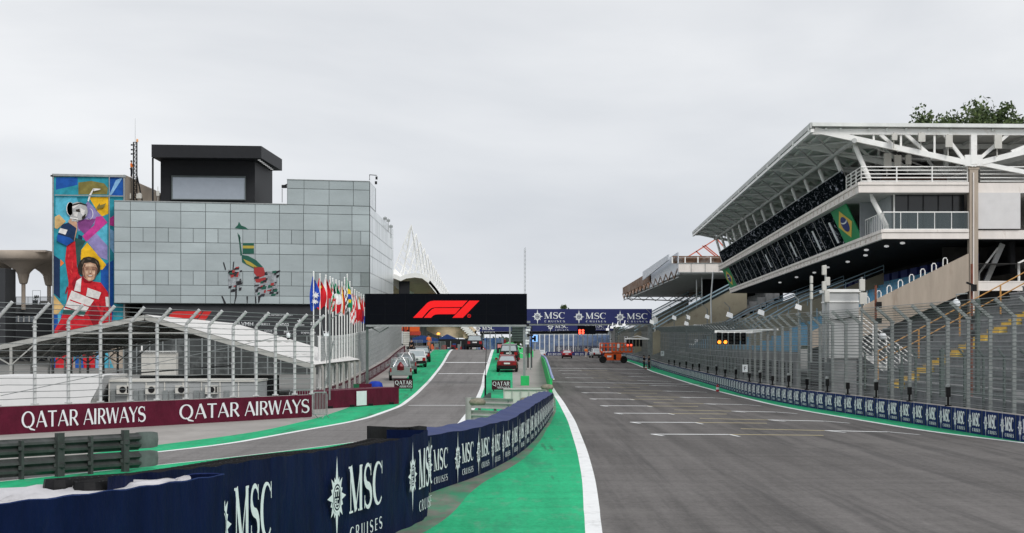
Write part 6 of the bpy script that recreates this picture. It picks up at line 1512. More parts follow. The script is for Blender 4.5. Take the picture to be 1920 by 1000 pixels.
# ------------------------------------------------------------------ vehicles
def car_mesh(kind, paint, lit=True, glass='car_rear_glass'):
    """a car seen from behind: rear at y=0, nose at +y, wheels on z=0; sections (y, half width, z low, z belt)"""
    SP = {'sedan': dict(L=4.5, w=.90, body=[(0,.80,.42,.92),(.12,.87,.30,1.0),(.9,.90,.22,1.0),(2.2,.90,.2,.96),(3.4,.89,.22,.90),(4.2,.82,.28,.74),(4.5,.70,.38,.62)], roof=[(.55,.74,1.0),(1.25,.60,1.42),(2.3,.62,1.46),(3.35,.72,.95)]),
          'suv': dict(L=4.4, w=.92, body=[(0,.84,.48,1.02),(.1,.90,.36,1.08),(.9,.92,.28,1.08),(2.4,.92,.26,1.05),(3.4,.90,.28,1.0),(4.2,.86,.34,.88),(4.4,.76,.45,.75)], roof=[(.12,.80,1.08),(.5,.68,1.62),(2.3,.70,1.66),(3.2,.76,1.05)]),
          'pickup': dict(L=5.2, w=.93, body=[(0,.90,.55,1.12),(.08,.92,.48,1.14),(1.6,.93,.38,1.12),(3.,.93,.34,1.1),(4.2,.91,.34,1.08),(5.,.87,.4,.95),(5.2,.8,.5,.85)], roof=[(1.55,.82,1.12),(1.75,.72,1.72),(3.2,.72,1.74),(4.0,.78,1.1)])}[kind]
    parts = []
    mb = MB(); rings = []
    for y, w_, zl, zb in SP['body']:
        rings.append([(-w_*.86,y,zl),(-w_,y,zl+.12),(-w_,y,zl+(zb-zl)*.55),(-w_*.97,y,zb-.05),(-w_*.88,y,zb),(w_*.88,y,zb),(w_*.97,y,zb-.05),(w_,y,zl+(zb-zl)*.55),(w_,y,zl+.12),(w_*.86,y,zl)])
    mb.grid(rings, close=True); mb.face(list(reversed(rings[0]))); mb.face(rings[-1]); parts.append(('body', mb, paint))
    ro = SP['roof']; mb = MB(); wb = SP['w']*.88
    (y0,w0,z0),(y1,w1,z1),(y2,w2,z2),(y3,w3,z3) = ro
    mb.face([(-w1,y1,z1),(w1,y1,z1),(w2,y2,z2),(-w2,y2,z2)]); mb.face([(-w1,y1,z1-.06),(w1,y1,z1-.06),(w1,y1,z1),(-w1,y1,z1)])
    for s_ in (-1, 1):
        mb.bar((s_*w0,y0,z0),(s_*w1,y1,z1-.02),.09,.06); mb.bar((s_*w2,y2,z2-.02),(s_*w3,y3,z3),.08,.06); mb.bar((s_*w1,y1,z1-.03),(s_*w2,y2,z2-.03),.07,.07)
    parts.append(('roof', mb, paint))
    mb = MB(); e = .012
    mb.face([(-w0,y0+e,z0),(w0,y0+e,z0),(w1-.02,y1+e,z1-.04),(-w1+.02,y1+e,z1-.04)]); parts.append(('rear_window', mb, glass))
    mb = MB(); mb.face([(-w2,y2,z2-.03),(w2,y2,z2-.03),(w3,y3,z3),(-w3,y3,z3)])
    for s_ in (-1, 1): mb.face([(s_*w0*1.01,y0,z0),(s_*w3*1.01,y3,z3),(s_*w2,y2,z2-.03),(s_*w1,y1,z1-.03)])
    parts.append(('side_windows', mb, 'car_glass'))
    yb, wb_, zl, zb = SP['body'][0]
    for s_ in (-1, 1):
        mb = MB(); zt_ = zb-.06; mb.box(min(s_*wb_*.98, s_*wb_*(.62 if kind != 'pickup' else .86)), max(s_*wb_*.98, s_*wb_*(.62 if kind != 'pickup' else .86)), -.03, .12, zt_-(.2 if kind == 'sedan' else .36), zt_); parts.append(('tail_light', mb, 'tail'))
        mb = MB(); y = SP['roof'][3][0]-.25; mb.box(min(s_*SP['w'],s_*(SP['w']+.2)), max(s_*SP['w'],s_*(SP['w']+.2)), y, y+.12, z0-.02, z0+.16); parts.append(('wing_mirror', mb, paint))
    mb = MB(); mb.box(-.26,.26,-.035,-.004,zl+.30,zl+.43); parts.append(('number_plate', mb, 'plate'))
    mb = MB(); mb.box(-wb_*1.03,wb_*1.03,-.06,.2,zl-.08,zl+.18); parts.append(('bumper', mb, 'black' if kind != 'pickup' else paint))
    if kind == 'pickup':
        mb = MB(); mb.box(-.80,.80,.1,1.5,1.10,1.135); parts.append(('load_bed', mb, 'black'))
        mb = MB(); 
        for s_ in (-1,1): mb.tube([(s_*.72,1.45,1.1),(s_*.6,1.4,1.85)], .04, 6)
        mb.tube([(-.6,1.4,1.85),(.6,1.4,1.85)], .04, 6); mb.tube([(-.6,1.0,1.15),(-.2,1.3,1.9),(.2,1.3,1.9),(.6,1.0,1.15)], .03, 5); parts.append(('roll_bar', mb, 'chrome'))
    for s_ in (-1, 1):
        for y in (.85, SP['L']-.9):
            mb = MB(); x0, x1 = s_*(SP['w']-.20), s_*(SP['w']+.03); r_ = .33 if kind == 'sedan' else .37
            rows_ = [[(x, y+rr*math.cos(q*math.pi/8), .35+rr*math.sin(q*math.pi/8)-(.35-r_)) for q in range(16)] for x, rr in ((x0,.05),(x0,r_*.9),(x0*1.0+.0,r_),(x1*.98,r_),(x1,r_*.88),(x1,r_*.6),(x1*.99,.02))]
            mb.grid(rows_, close=True); parts.append(('wheel', mb, 'tyre'))
            rm = MB(); rm.grid([[(x1+s_*.008, y+rr*math.cos(q*math.pi/8), r_+rr*math.sin(q*math.pi/8)) for q in range(16)] for rr in (r_*.6, r_*.15)], close=True); parts.append(('rim', rm, 'chrome'))
    return parts
def car(name, lab, kind, paint, px, py, prof, rz=0., group=None, glass='car_rear_glass', scale=1., flip=False):
    p = G(px, py, prof); t = thing(name, lab, 'car' if kind != 'pickup' else 'pickup truck', tuple(p), rz, group)
    sl = math.atan((prof(p.y+3)-prof(p.y))/3); t.rotation_euler = (sl, 0, rz); t.scale = (scale,)*3
    last = None
    for nm_, mb, m_ in car_mesh(kind, paint, glass=glass):
        if nm_ == 'rim': mb.build(nm_, m_, last, local=True)
        else:
            o = mb.build(nm_, m_, t, local=True, smooth=(nm_ in ('body',)))
            if nm_ == 'body': 
                bv = o.modifiers.new('bevel', 'BEVEL'); bv.width = .03; bv.segments = 2; bv.limit_method = 'ANGLE'; bv.angle_limit = R(40)
                o.data.polygons.foreach_set('use_smooth', [False]*len(o.data.polygons))
            if nm_ == 'wheel': last = o
    return t
def paint(n_, c): return mat('paint_'+n_, c, .3, .15, var=.03)
for n_, c in (('silver',(.30,.35,.34)),('white',(.72,.73,.74)),('red',(.20,.008,.015)),('bright_red',(.40,.02,.03)),('black',(.015,.015,.018)),('grey',(.13,.14,.145))): M['p_'+n_] = paint(n_, c)
gl = 'cars parked beside the pit lane'
car('pickup_truck', 'silver pickup with loaded bed, nearest of the cars left of the pit lane', 'pickup', 'p_silver', 751.5, 714.5, zP, R(4), gl)
car('pickup_truck', 'second grey pickup hidden behind the silver one, left of the pit lane', 'pickup', 'p_grey', 762, 702, zP, R(4), gl)
car('parked_car', 'white car with pale rear window left of the pit lane, ahead of the pickups', 'suv', 'p_white', 782, 689.5, zP, R(5), gl)
car('parked_car', 'white-roofed dark car farthest up on the left side of the pit lane', 'suv', 'p_black', 791, 680, zP, R(4), gl, scale=.95)
car('parked_car', 'dark red saloon parked on the green island right of the pit lane', 'sedan', 'p_red', 950.5, 698.5, zP, R(-1), gl, scale=1.05)
car('parked_car', 'black car parked ahead of the dark red saloon on the island', 'suv', 'p_black', 954, 679, zP, R(-2), gl, scale=1.05)
car('car', 'black car cresting the top of the pit lane', 'suv', 'p_black', 890, 656, zP, R(1), None, scale=1.)
car('car', 'white saloon on the start straight beside the green wall', 'sedan', 'p_white', 1014, 672.5, zT, 0, 'cars far up the start straight')
car('car', 'red saloon in the middle of the start straight', 'sedan', 'p_bright_red', 1063, 672.5, zT, R(-2), 'cars far up the start straight')
car('car', 'white car half hidden behind the orange scissor lift', 'suv', 'p_white', 1121, 671.5, zT, R(8), 'cars far up the start straight')
o = thing('cargo_bundle', 'dark red load standing in the bed of the silver pickup', 'load', tuple(W(751,690,157)))
p = W(751, 686, 157); mb = MB(); mb.lathe((p.x,157,p.z-.4), [(.02,0),(.28,.02),(.3,.35),(.18,.55),(.05,.7),(.01,.72)], 8, 1, .8); mb.build('bundle', 'p_red', o)
# scissor lift
t = thing('scissor_lift', 'orange scissor lift with black tyres standing on the start straight', 'scissor lift', tuple(G(1148, 681)))
g = G(1148, 681); Yl = g.y; zb_ = g.z; k = Yl/F
def lx(px): return (px-CX)*k
def lz(py): return HC+(HY-py)*k
mb = MB(); mb.box(lx(1133), lx(1165), Yl-.5, Yl+1.1, lz(676), lz(663)); mb.box(lx(1128), lx(1172), Yl-.3, Yl+.9, lz(675), lz(671)); mb.build('chassis', 'orange', t, bevel=.04)
mb = MB(); mb.box(lx(1150), lx(1155), Yl-.53, Yl-.5, lz(674.5), lz(664.5)); mb.build('side_hatch', 'black', t)
mb = MB(); mb.box(lx(1138), lx(1146), Yl-.52, Yl-.5, lz(670), lz(667)); mb.build('side_panel_marking', 'logo_white', t)
for px in (1130.5, 1169.5):
    for y in (-.35, .95):
        mb = MB(); c = (lx(px), Yl+y, zb_); r_ = .55; rows_ = [[(c[0]+rr*math.cos(q*math.pi/8), Yl+y+yy, c[2]+r_+rr*math.sin(q*math.pi/8)) for q in range(16)] for rr, yy in ((.02,-.22),(.3,-.22),(.32,-.28),(r_*.93,-.28),(r_,-.2),(r_,.1),(.05,.12))]
        mb.grid(rows_, close=True); mb.build('wheel', 'tyre', t)
mb = MB()
for i in range(3):
    z0, z1 = lz(663-1.0*i), lz(662-1.0*i)
    mb.bar((lx(1129),Yl+.1,z0),(lx(1168),Yl+.1,z1),.12); mb.bar((lx(1168),Yl+.3,z0),(lx(1129),Yl+.3,z1),.12)
mb.build('scissor_arms', 'cream', t)
mb = MB(); mb.box(lx(1125), lx(1185.5), Yl-.6, Yl+1.2, lz(661.5), lz(658.5)); mb.build('platform', 'orange', t)
for y in (Yl-.6, Yl+1.2):
    mb = MB()
    for z in (644, 651): mb.tube([(lx(1125.5),y,lz(z)),(lx(1185),y,lz(z))], .07, 5)
    for i in range(9): x = lx(1125.5+59.5*i/8); mb.tube([(x,y,lz(660)),(x,y,lz(644))], .055, 5)
    mb.build('guard_rail', 'orange', t)
mb = MB(); mb.tube([(lx(1125.5),Yl-.6,lz(644)),(lx(1125.5),Yl+1.2,lz(644))], .05, 5); mb.tube([(lx(1185),Yl-.6,lz(644)),(lx(1185),Yl+1.2,lz(644))], .05, 5); mb.build('end_rail', 'orange', t)
mb = MB(); mb.cbox((lx(1159), Yl-.62, lz(648.5)), .35,.1,.6); mb.build('control_card', 'logo_white', t)
mb = MB(); mb.box(lx(1130), lx(1146), Yl-.63, Yl-.605, lz(660.8), lz(659.4)); mb.build('platform_lettering_strip', 'logo_white', t)
# ------------------------------------------------------------------ people
def skin_mesh(name, joints, edges, m_, parent, sub=2):
    me = bpy.data.meshes.new(name); me.from_pydata([j[:3] for j in joints], edges, []); me.materials.append(M[m_])
    o = bpy.data.objects.new(name, me); COL.objects.link(o); o.parent = parent; WLOC[o.name] = Vector((0,0,0))
    sk = o.modifiers.new('skin', 'SKIN')
    for i, j in enumerate(joints): me.skin_vertices[0].data[i].radius = (j[3], j[3]*(j[4] if len(j) > 4 else 1.))
    me.skin_vertices[0].data[0].use_root = True
    sb = o.modifiers.new('sub', 'SUBSURF'); sb.levels = sub; sb.render_levels = sub
    return o
def person(lab, loc, rz, top, legs, arm=(.0,.0), hair='hair', scale=1.):
    t = thing('person', lab, 'person', tuple(loc), rz); t.scale = (scale,)*3
    la, ra = arm   # 0 hanging, 1 bent forward
    def armj(s_, k): 
        if k == 0: return [(s_*.19,0,1.42), (s_*.25,.01,1.14), (s_*.25,-.05,.88), (s_*.25,-.06,.80)]
        if k == 1: return [(s_*.19,0,1.42), (s_*.25,-.02,1.15), (s_*.12,-.24,1.12), (s_*.06,-.30,1.14)]
        return [(s_*.19,0,1.42), (s_*.24,-.20,1.30), (s_*.16,-.36,1.50), (s_*.15,-.42,1.56)]
    L_, R_ = armj(-1, la), armj(1, ra)
    J = [(0,0,.98,.13,.8),(0,0,1.18,.125,.75),(0,0,1.40,.13,.7),(0,0,1.50,.055),(0,-.01,1.60,.08),(0,-.01,1.70,.088),
         (*L_[0],.05),(*L_[1],.042),(*L_[2],.032),(*L_[3],.036),(*R_[0],.05),(*R_[1],.042),(*R_[2],.032),(*R_[3],.036),
         (-.09,0,.90,.085),(-.11,-.02,.50,.06),(-.12,.02,.09,.042),(-.13,-.12,.04,.04),(.09,0,.90,.085),(.11,-.02,.50,.06),(.12,.02,.09,.042),(.13,-.12,.04,.04)]
    E = [(0,1),(1,2),(2,3),(3,4),(4,5),(2,6),(6,7),(7,8),(8,9),(2,10),(10,11),(11,12),(12,13),(0,14),(14,15),(15,16),(16,17),(0,18),(18,19),(19,20),(20,21)]
    skin_mesh('body', J, E, 'skin', t)
    Jt = [(0,0,.96,.15,.8),(0,0,1.18,.145,.8),(0,0,1.41,.15,.7),(0,0,1.475,.07)]+[(*L_[0],.068),(*L_[1],.058),(*L_[2],.045)]+[(*R_[0],.068),(*R_[1],.058),(*R_[2],.045)]
    skin_mesh('jacket', Jt, [(0,1),(1,2),(2,3),(2,4),(4,5),(5,6),(2,7),(7,8),(8,9)], top, t)
    Jl = [(0,0,.99,.145,.8),(-.09,0,.88,.10),(-.11,-.02,.50,.075),(-.12,.02,.10,.06),(.09,0,.88,.10),(.11,-.02,.50,.075),(.12,.02,.10,.06)]
    skin_mesh('trousers', Jl, [(0,1),(1,2),(2,3),(0,4),(4,5),(5,6)], legs, t)
    for s_ in (-1, 1): skin_mesh('shoe', [(s_*.12,.03,.05,.05),(s_*.13,-.15,.04,.045)], [(0,1)], 'black', t, 1)
    mb = MB(); mb.lathe((0,.01,1.62), [(.100,.02),(.108,.08),(.095,.14),(.05,.175),(.005,.182)], 12); mb.build(hair if hair != 'hair' else 'hair', 'hair' if hair == 'hair' else 'hi_vis', t, local=True, smooth=True)
    for s_ in (-1, 1):      # hands: palm with four fingers and a thumb
        w_ = Vector((L_ if s_ < 0 else R_)[3]); d = (w_-Vector((L_ if s_ < 0 else R_)[2])).normalized(); mb = MB()
        for k_ in range(4): o_ = Vector((0,(k_-1.5)*.02,0)); mb.tube([w_+o_, w_+o_+d*.05, w_+o_+d*(.08+.01*(k_ in (1,2)))+Vector((-s_*.015,0,0))], .009, 5)
        mb.tube([w_+Vector((0,-.03,0)), w_+Vector((-s_*.01,-.055,0))+d*.04], .010, 5); mb.build('hand', 'skin', t, local=True)
    mb = MB(); mb.lathe((0,-.095,1.62), [(.003,.03),(.012,.01),(.016,-.02),(.003,-.03)], 6)
    for s_ in (-1, 1): mb.cbox((s_*.032,-.088,1.665), .022,.012,.012)
    mb.cbox((0,-.085,1.575), .045,.01,.01); mb.build('face_features', 'hair', t, local=True)
    return t
g = G(1207.5, 691.5); person('person in dark clothing standing at the white line, left one of two', g, R(60), 'dark_cloth', 'dark_cloth', (1,1), scale=1.03)
g = G(1217, 691.5); person('person in dark clothing beside the white line, right one of two', g, R(-70), 'dark_cloth', 'dark_cloth', (0,1), scale=1.03)
g = G(1099, 671.5); person('person in an orange jacket walking far up the start straight', g, R(10), 'hi_vis', 'cream', (1,0), scale=1.1)
g = Vector((W(804,0,222).x, 222, zP(222))); person('marshal in orange overalls standing by the crowd barrier at the pit lane top', g, R(15), 'hi_vis', 'hi_vis', (1,0))
g = W(246.5, 333, 187); person('person in an orange shirt standing on the roof beside the lattice mast', g, R(80), 'hi_vis', 'dark_cloth', (1,1), scale=.93)
g = Vector((W(771.5,0,207).x, 207, zP(207))); person('person in black standing behind the parked white cars', g, R(160), 'dark_cloth', 'dark_cloth', (0,0), scale=1.0)
# extinguisher and small items at the line
for (px, py, h_, lab) in ((1345.5,734.5,.52,'red and white fire extinguisher standing on the right white line'), (1211.5,692.5,.5,'red and white fire extinguisher between the two dark-clothed people')):
    p = G(px, py); t = thing('fire_extinguisher', lab, 'extinguisher', tuple(p)); r_ = .12
    mb = MB(); mb.lathe(tuple(p), [(.01,0),(r_,0),(r_*1.05,.05),(r_,h_*.3)], 12); mb.build('base', 'p_bright_red', t); mb = MB(); mb.lathe((p.x,p.y,p.z), [(r_*.98,h_*.3),(r_*.98,h_*.62)], 12); mb.build('label_band', 'logo_white', t)
    mb = MB(); mb.lathe(tuple(p), [(r_,h_*.62),(r_*.9,h_*.78),(.06,h_*.9),(.05,h_)], 12); mb.build('shoulder', 'p_bright_red', t); mb = MB(); mb.tube([p+Vector((0,0,h_)), p+Vector((.1,-.05,h_+.02)), p+Vector((.18,-.05,h_*.7))], .025, 5); mb.build('hose', 'black', t)
# distance boards
for (px, py0, py1, Y_, txt, lab) in ((1147,634,650,350,'100','tall white distance board reading 100 behind the scissor lift'), (1126,643,652,360,'50','small white distance board reading 50 left of the scissor lift'), (1174,631,646,300,'150','tall white distance board beside the farther signal boxes')):
    a, b = W(px-3.2, py1, Y_), W(px+3.2, py0, Y_); t = thing('distance_board', lab, 'sign', (a.x, Y_, a.z)); mb = MB(); mb.box(a.x, b.x, Y_, Y_+.08, a.z, b.z); mb.build('panel', 'logo_white', t)
    n_ = len(txt)
    for i, c in enumerate(txt): mb = MB(); h_ = (b.z-a.z)/n_; fontmesh(mb, c, plane_map((a.x+.1, Y_, b.z-h_*(i+1)+h_*.15), (1,0,0)), 0, 0, h_*.7, (b.x-a.x)*.55, .02); mb.build('digit', 'black', t)
    mb = MB(); mb.bar(((a.x+b.x)/2, Y_+.1, 0), ((a.x+b.x)/2, Y_+.1, b.z), .1); mb.build('post', 'galv_dark', t)
# ------------------------------------------------------------------ pit building with spires
pb = thing('pit_building', 'long pit building with a beige shell canopy and a row of white lattice spires', 'building', (-14, 240, 0))
sx = lambda Y_: -.0112*(Y_-235); sz = lambda Y_: -.0119*(Y_-235)
prof = [(706,519),(714,513),(728,512),(742,515),(751,519),(762,514),(778,512),(792,514),(806,525),(816,537),(826,552)]
P0 = [W(x, y, 235) for x, y in prof]
for nm_, dz_, m_ in (('canopy_top', 0, 'white_paint'), ('canopy_underside', -.55, 'shell_beige')):
    mb = MB(); rows_ = []
    for j in range(25):
        Y_ = 235+12*j; bulge = .35*abs(math.sin(j*math.pi/2)); rows_.append([Vector((p.x+sx(Y_)*(1-.75*i/10), Y_, p.z+sz(Y_)+dz_*(1-.0*i))) for i, p in enumerate(P0)])
    mb.grid(rows_); mb.build(nm_, m_, pb, smooth=True)
mb = MB(); mb.grid([[p for p in P0], [p+Vector((0,0,-.55)) for p in P0]]); mb.build('front_fascia', 'white_paint', pb)
mb = MB(); e = P0[-1]
for j in range(40):
    Y_ = 235+7*j; p = Vector((e.x+sx(Y_)*.25, Y_, e.z+sz(Y_))); mb.prism([p+Vector((.0,0,.1)), p+Vector((-1.3,0,1.7)), p+Vector((-1.5,0,1.3)), p+Vector((-.3,0,-.2))], (0,1.6,0))
mb.build('edge_fins', 'white_paint', pb)
for j in range(19):
    Y_ = 237+15.6*j; ox, oz = sx(Y_), sz(Y_); mb = MB(); s_ = 1
    T0 = Vector((-12.4+ox, Y_, 18.2+oz)); B1 = Vector((-14.5+ox, Y_, 12.9+oz)); B2 = Vector((-13.5+ox, Y_+1.2, 11.9+oz)); B3 = Vector((-11.2+ox, Y_, 12.0+oz))
    for a_, b_ in ((T0,B1),(T0,B2)): mb.bar(a_, b_, .13)
    mb.tube([T0, B3], .05, 4)
    for q in range(1, 14): f_ = q/14; mb.bar(T0.lerp(B1,f_), T0.lerp(B2, f_+(.05 if q%2 else -.03)), .06)
    mb.tube([T0, Vector((-12.3+sx(Y_+18), Y_+18, 13.5+sz(Y_+18)))], .05, 4)
    mb.prism([B1, B2, B2+Vector((.2,0,-2.)), B1+Vector((-.6,0,-1.8))], (0,.3,0)); mb.build('spire', 'white_paint', pb)
mb = MB(); mb.hexa([(-26,238,0),(-16.2,238,0),(-19.,520,0),(-28,520,0),(-26,238,9.6),(-16.2,238,9.6),(-19.,520,6.),(-28,520,6.)]); mb.build('garages', mat('garage_front', (.13,.13,.14), .6, var=.5, scale=.3, dirt=((.35,.35,.35), .25, .5, .6)), pb)
mb = MB(); rows_ = []
for j in range(5):
    Y_ = 285+10*j; rows_.append([W(x,y,285)+Vector((0,Y_-285,-.1*j)) for x, y in ((800,598),(830,600),(858,604),(878,611),(893,626),(885,631),(869,634))])
mb.grid(rows_); mb.grid([[p+Vector((0,0,-.1)) for p in rows_[0]], [p+Vector((0,0,.5)) for p in rows_[0]]]); mb.face([W(x,y,286) for x, y in ((800,598),(830,600),(858,604),(878,611),(893,626),(869,634),(845,634),(815,628),(800,620))]); mb.build('lower_canopy', 'shell_beige', pb)
for j in range(7): mb = MB(); a = W(873+3.2*j, 607+3.2*j, 284.5); mb.prism([a, a+Vector((-.9,0,-.25)), a+Vector((-1.0,0,-.5)), a+Vector((.1,0,-.35))], (0,.3,0)); mb.build('canopy_fin', 'white_paint', pb)
mb = MB(); mb.box(-13.9,-12.6,236,236.5,8.2,11.2); mb.build('end_fin', 'charcoal', pb)
# paddock clutter under the first gantry
t = thing('lift_stack', 'orange lifting machines stacked at the left under the black screen', 'machine', tuple(W(770,655,215)))
for (x0, y0, x1, y1) in ((748,612,760,618),(762,610,786,622),(768,622,788,629),(752,618,768,623)): a, b = W(x0,y1,214), W(x1,y0,214); mb = MB(); mb.box(a.x, b.x, 214, 215.5, a.z, b.z); mb.build('machine_body', 'orange' if y0 < 615 else mat('dull_red', (.45,.06,.04), .6, var=.3), t, bevel=.04)
mb = MB()
for k_ in range(7): mb.bar(W(756,624+4*k_,213.8), W(768,624+4*k_,213.8), .12, .2)
mb.build('shelf', 'cream', t); mb = MB(); a, b = W(748,645,213.5), W(755,621,213.5); mb.box(a.x, b.x, 213.5, 214, a.z, b.z); mb.build('white_board', 'logo_white', t)
mb = MB()
for x in (757, 767): a = W(x,655,214); mb.bar((a.x,214,0),(a.x,214,W(0,610,214).z), .12)
mb.build('upright', 'charcoal', t)
t = thing('blue_tent', 'wide dark blue tent roof at the end of the pit lane', 'tent', tuple(W(820,655,240)))
mb = MB()
for (x0, xm, x1, y0, yt, Y_) in ((768,790,822,636,629,238),(812,838,866,641,627,243)):
    A, Bm, Cc = W(x0,y0,Y_), W(xm,yt,Y_), W(x1,y0,Y_); d = Vector((0,5,0))
    mb.face([A, Cc, Cc+d*0+Vector((0,0,.0)), Bm]) if False else mb.face([A, Cc, Bm]); mb.face([A, Bm, Bm+d, A+d]); mb.face([Bm, Cc, Cc+d, Bm+d])
    mb.box(A.x, Cc.x, Y_, Y_+5, A.z-.45, A.z-.02)
mb.build('roof', 'blue_tarp', t); mb = MB()
for x in (770, 795, 820, 845, 864): a = W(x,640,240); mb.bar((a.x,240,0),(a.x,240,a.z),.1)
mb.build('leg', 'galv_dark', t)
t = thing('beacon_light', 'glowing orange beacon above the blue tent', 'lamp', tuple(W(822,626,236))); p = W(822,626,236); mb = MB(); mb.lathe((p.x,236,p.z-.15), [(.02,0),(.2,.03),(.2,.2),(.05,.3)], 8); mb.build('lamp', mat('orange_beacon_lit', (1.,.35,.05), .4, emit=2.), t); mb = MB(); mb.bar((p.x,236.1,0),(p.x,236.1,p.z-.1),.08); mb.build('post', 'charcoal', t)
t = thing('paddock_clutter', 'jumble of red and dark equipment behind the crowd barriers at the pit lane top', 'equipment', tuple(W(800,655,236)))
random.seed(14)
for k_ in range(46):
    x = random.uniform(742, 878); Y_ = random.uniform(232, 237); h_ = random.uniform(3, 13); w_ = random.uniform(3, 9); a, b = W(x-w_/2, 657, Y_), W(x+w_/2, 657-h_, Y_); mb = MB(); mb.box(a.x, b.x, Y_, Y_+.6, 1.5, b.z)
    mb.build('case', random.choice(['charcoal','charcoal','dark_void','black','orange','p_bright_red','p_red','blue_tarp','galv_dark','cream']), t)
a, b = W(740,660,240), W(885,636,240); mb = MB(); mb.box(a.x, b.x, 240, 241, 0, b.z); mb.build('back_screen', 'dark_void', t)
for i in range(3):
    x0, x1 = (800,815,826)[i], (814,826,835)[i]; Y_ = 214.5-i*.3; a, b = W(x0,0,Y_), W(x1,0,Y_); z = zP(Y_); t = thing('crowd_barrier', 'metal crowd barrier across the pit lane head, %s of three' % ('left','middle','right')[i], 'barrier', (a.x, Y_, z), group='crowd barriers at the pit lane head')
    mb = MB(); mb.tube([(a.x,Y_,z+.1),(a.x,Y_,z+1.1),(b.x,Y_,z+1.1),(b.x,Y_,z+.1)], .03, 5)
    for q in range(1,7): x = a.x+(b.x-a.x)*q/7; mb.tube([(x,Y_,z+.2),(x,Y_,z+1.1)], .015, 4)
    mb.tube([(a.x,Y_,z+.2),(b.x,Y_,z+.2)], .02, 4); mb.build('frame', 'galv', t)
for i, (x0, x1) in enumerate(((757,768),(769,780),(781,792))):
    Y_ = 221; a, b = W(x0,0,Y_), W(x1,0,Y_); z = zP(Y_); t = thing('crowd_barrier', 'metal crowd barrier behind the parked white cars, %s of three' % ('left','middle','right')[i], 'barrier', (a.x, Y_, z), group='crowd barriers at the pit lane head')
    mb = MB(); mb.tube([(a.x,Y_,z+.1),(a.x,Y_,z+1.1),(b.x,Y_,z+1.1),(b.x,Y_,z+.1)], .03, 5)
    for q in range(1,7): x = a.x+(b.x-a.x)*q/7; mb.tube([(x,Y_,z+.2),(x,Y_,z+1.1)], .015, 4)
    mb.build('frame', 'galv', t)
t = thing('hoarding', 'blue hoarding and mesh beyond the pit lane crest', 'hoarding', tuple(W(915,655,250)))
a, b = W(893,662,262), W(944,634,262); mb = MB(); mb.box(a.x, b.x, 262, 262.3, 0, b.z); mb.build('panel', 'stadium_blue', t); mb = MB()
for x in (895,907,919,929,941): p = W(x,0,261.5); mb.tube([(p.x,261.5,0),(p.x,261.5,W(0,626,261.5).z)], .07, 5)
mb.build('post', 'galv', t)
t = thing('red_banner', 'leaning red banner board right of the black car at the pit lane top', 'banner', tuple(W(906,657,226)))
mb = MB(); mb.prism([W(901,657.5,226), W(914,657.5,226), W(903,648,226), W(901,648,226)], (0,.2,0)); mb.build('board', 'p_bright_red', t); mb = MB(); mb.prism([W(902.5,654,225.95), W(908,655.5,225.95), W(907,653.5,225.95), W(903,651,225.95)], (0,.02,0)); mb.build('mark', 'logo_white', t)
t = thing('red_white_box', 'small box with a red and white mark left of the green mound', 'box', tuple(W(936,660,210)))
a, b = W(931,656,210), W(943,643,210); mb = MB(); mb.box(a.x, b.x, 210, 210.6, 1, b.z); mb.build('case', 'charcoal', t); mb = MB(); mb.box(a.x+.12, b.x-.12, 209.95, 209.995, W(0,653,210).z, W(0,646,210).z); mb.build('label', mat('pink_red_label', (.70,.25,.27), .5, var=.4, scale=12), t); mb = MB(); a, b = W(944,652,210), W(949,637,210); mb.box(a.x, b.x, 210, 210.5, 1, b.z); mb.build('red_case', 'p_red', t, bevel=.03)
# ------------------------------------------------------------------ end of the straight: fence, boards and blue stand
ef = thing('end_barrier', 'far barrier across the first corner with cruise line boards and white fence posts', 'barrier', tuple(W(1060,668,372)))
Ye = 372; zg = zT(372)
def zz(py): return HC+(HY-py)/F*Ye
xa, xb = W(1000,0,Ye).x, W(1150,0,Ye).x
mb = MB(); mb.box(xa, xb, Ye, Ye+.4, 0, zz(660)); mb.build('wall', 'navy_board', ef)
mb = MB(); a = W(1040,0,Ye).x; mb.box(a, xb, Ye+2, Ye+2.4, zz(661), zz(648.5)); mb.build('upper_board', mat('violet_navy_board', (.05,.05,.17), .6), ef)
for x0 in (1043,1060,1077,1094,1109): star_logo(ef, x0, x0+12.5, 649, 660.5, Ye+1.97)
for x0 in (1027,1036,1045,1078,1087,1106,1118): star_logo(ef, x0, x0+8, 661, 668, Ye-.03)
for i in range(17):
    x = W(1003+9*i,0,Ye+1).x; mb = MB(); top = zz(625-(i%3)*1.2); mb.tube([(x,Ye+1,0),(x,Ye+1,top),(x-.7,Ye+.6,top+.8)], .10, 5); mb.build('post', 'white_paint' if i < 9 else 'galv', ef)
m_ = MB(); m_.grid([[(xa,Ye+1.1,zz(660)),(xb,Ye+1.1,zz(660))],[(xa,Ye+1.1,zz(624)),(xb,Ye+1.1,zz(624))]], [[(0,0),(16,0)],[(0,4),(16,4)]]); m_.build('wire_mesh', M['mesh'], ef)
bs = thing('blue_stand', 'bank of blue seats behind the far end barrier', 'grandstand', tuple(W(1060,650,400)))
for i in range(7): mb = MB(); y = 392+2.2*i; mb.box(W(985,0,392).x, W(1150,0,392).x, y, y+2.3, 0, zz(655-4*i)+.4); mb.build('tier', 'stadium_blue', bs)
mb = MB(); mb.box(W(985,0,410).x, W(1150,0,410).x, 410, 411, 0, W(0,622,410).z); mb.build('rear_wall', mat('pale_rear_wall', (.45,.5,.55), .7, var=.3, scale=.3), bs)
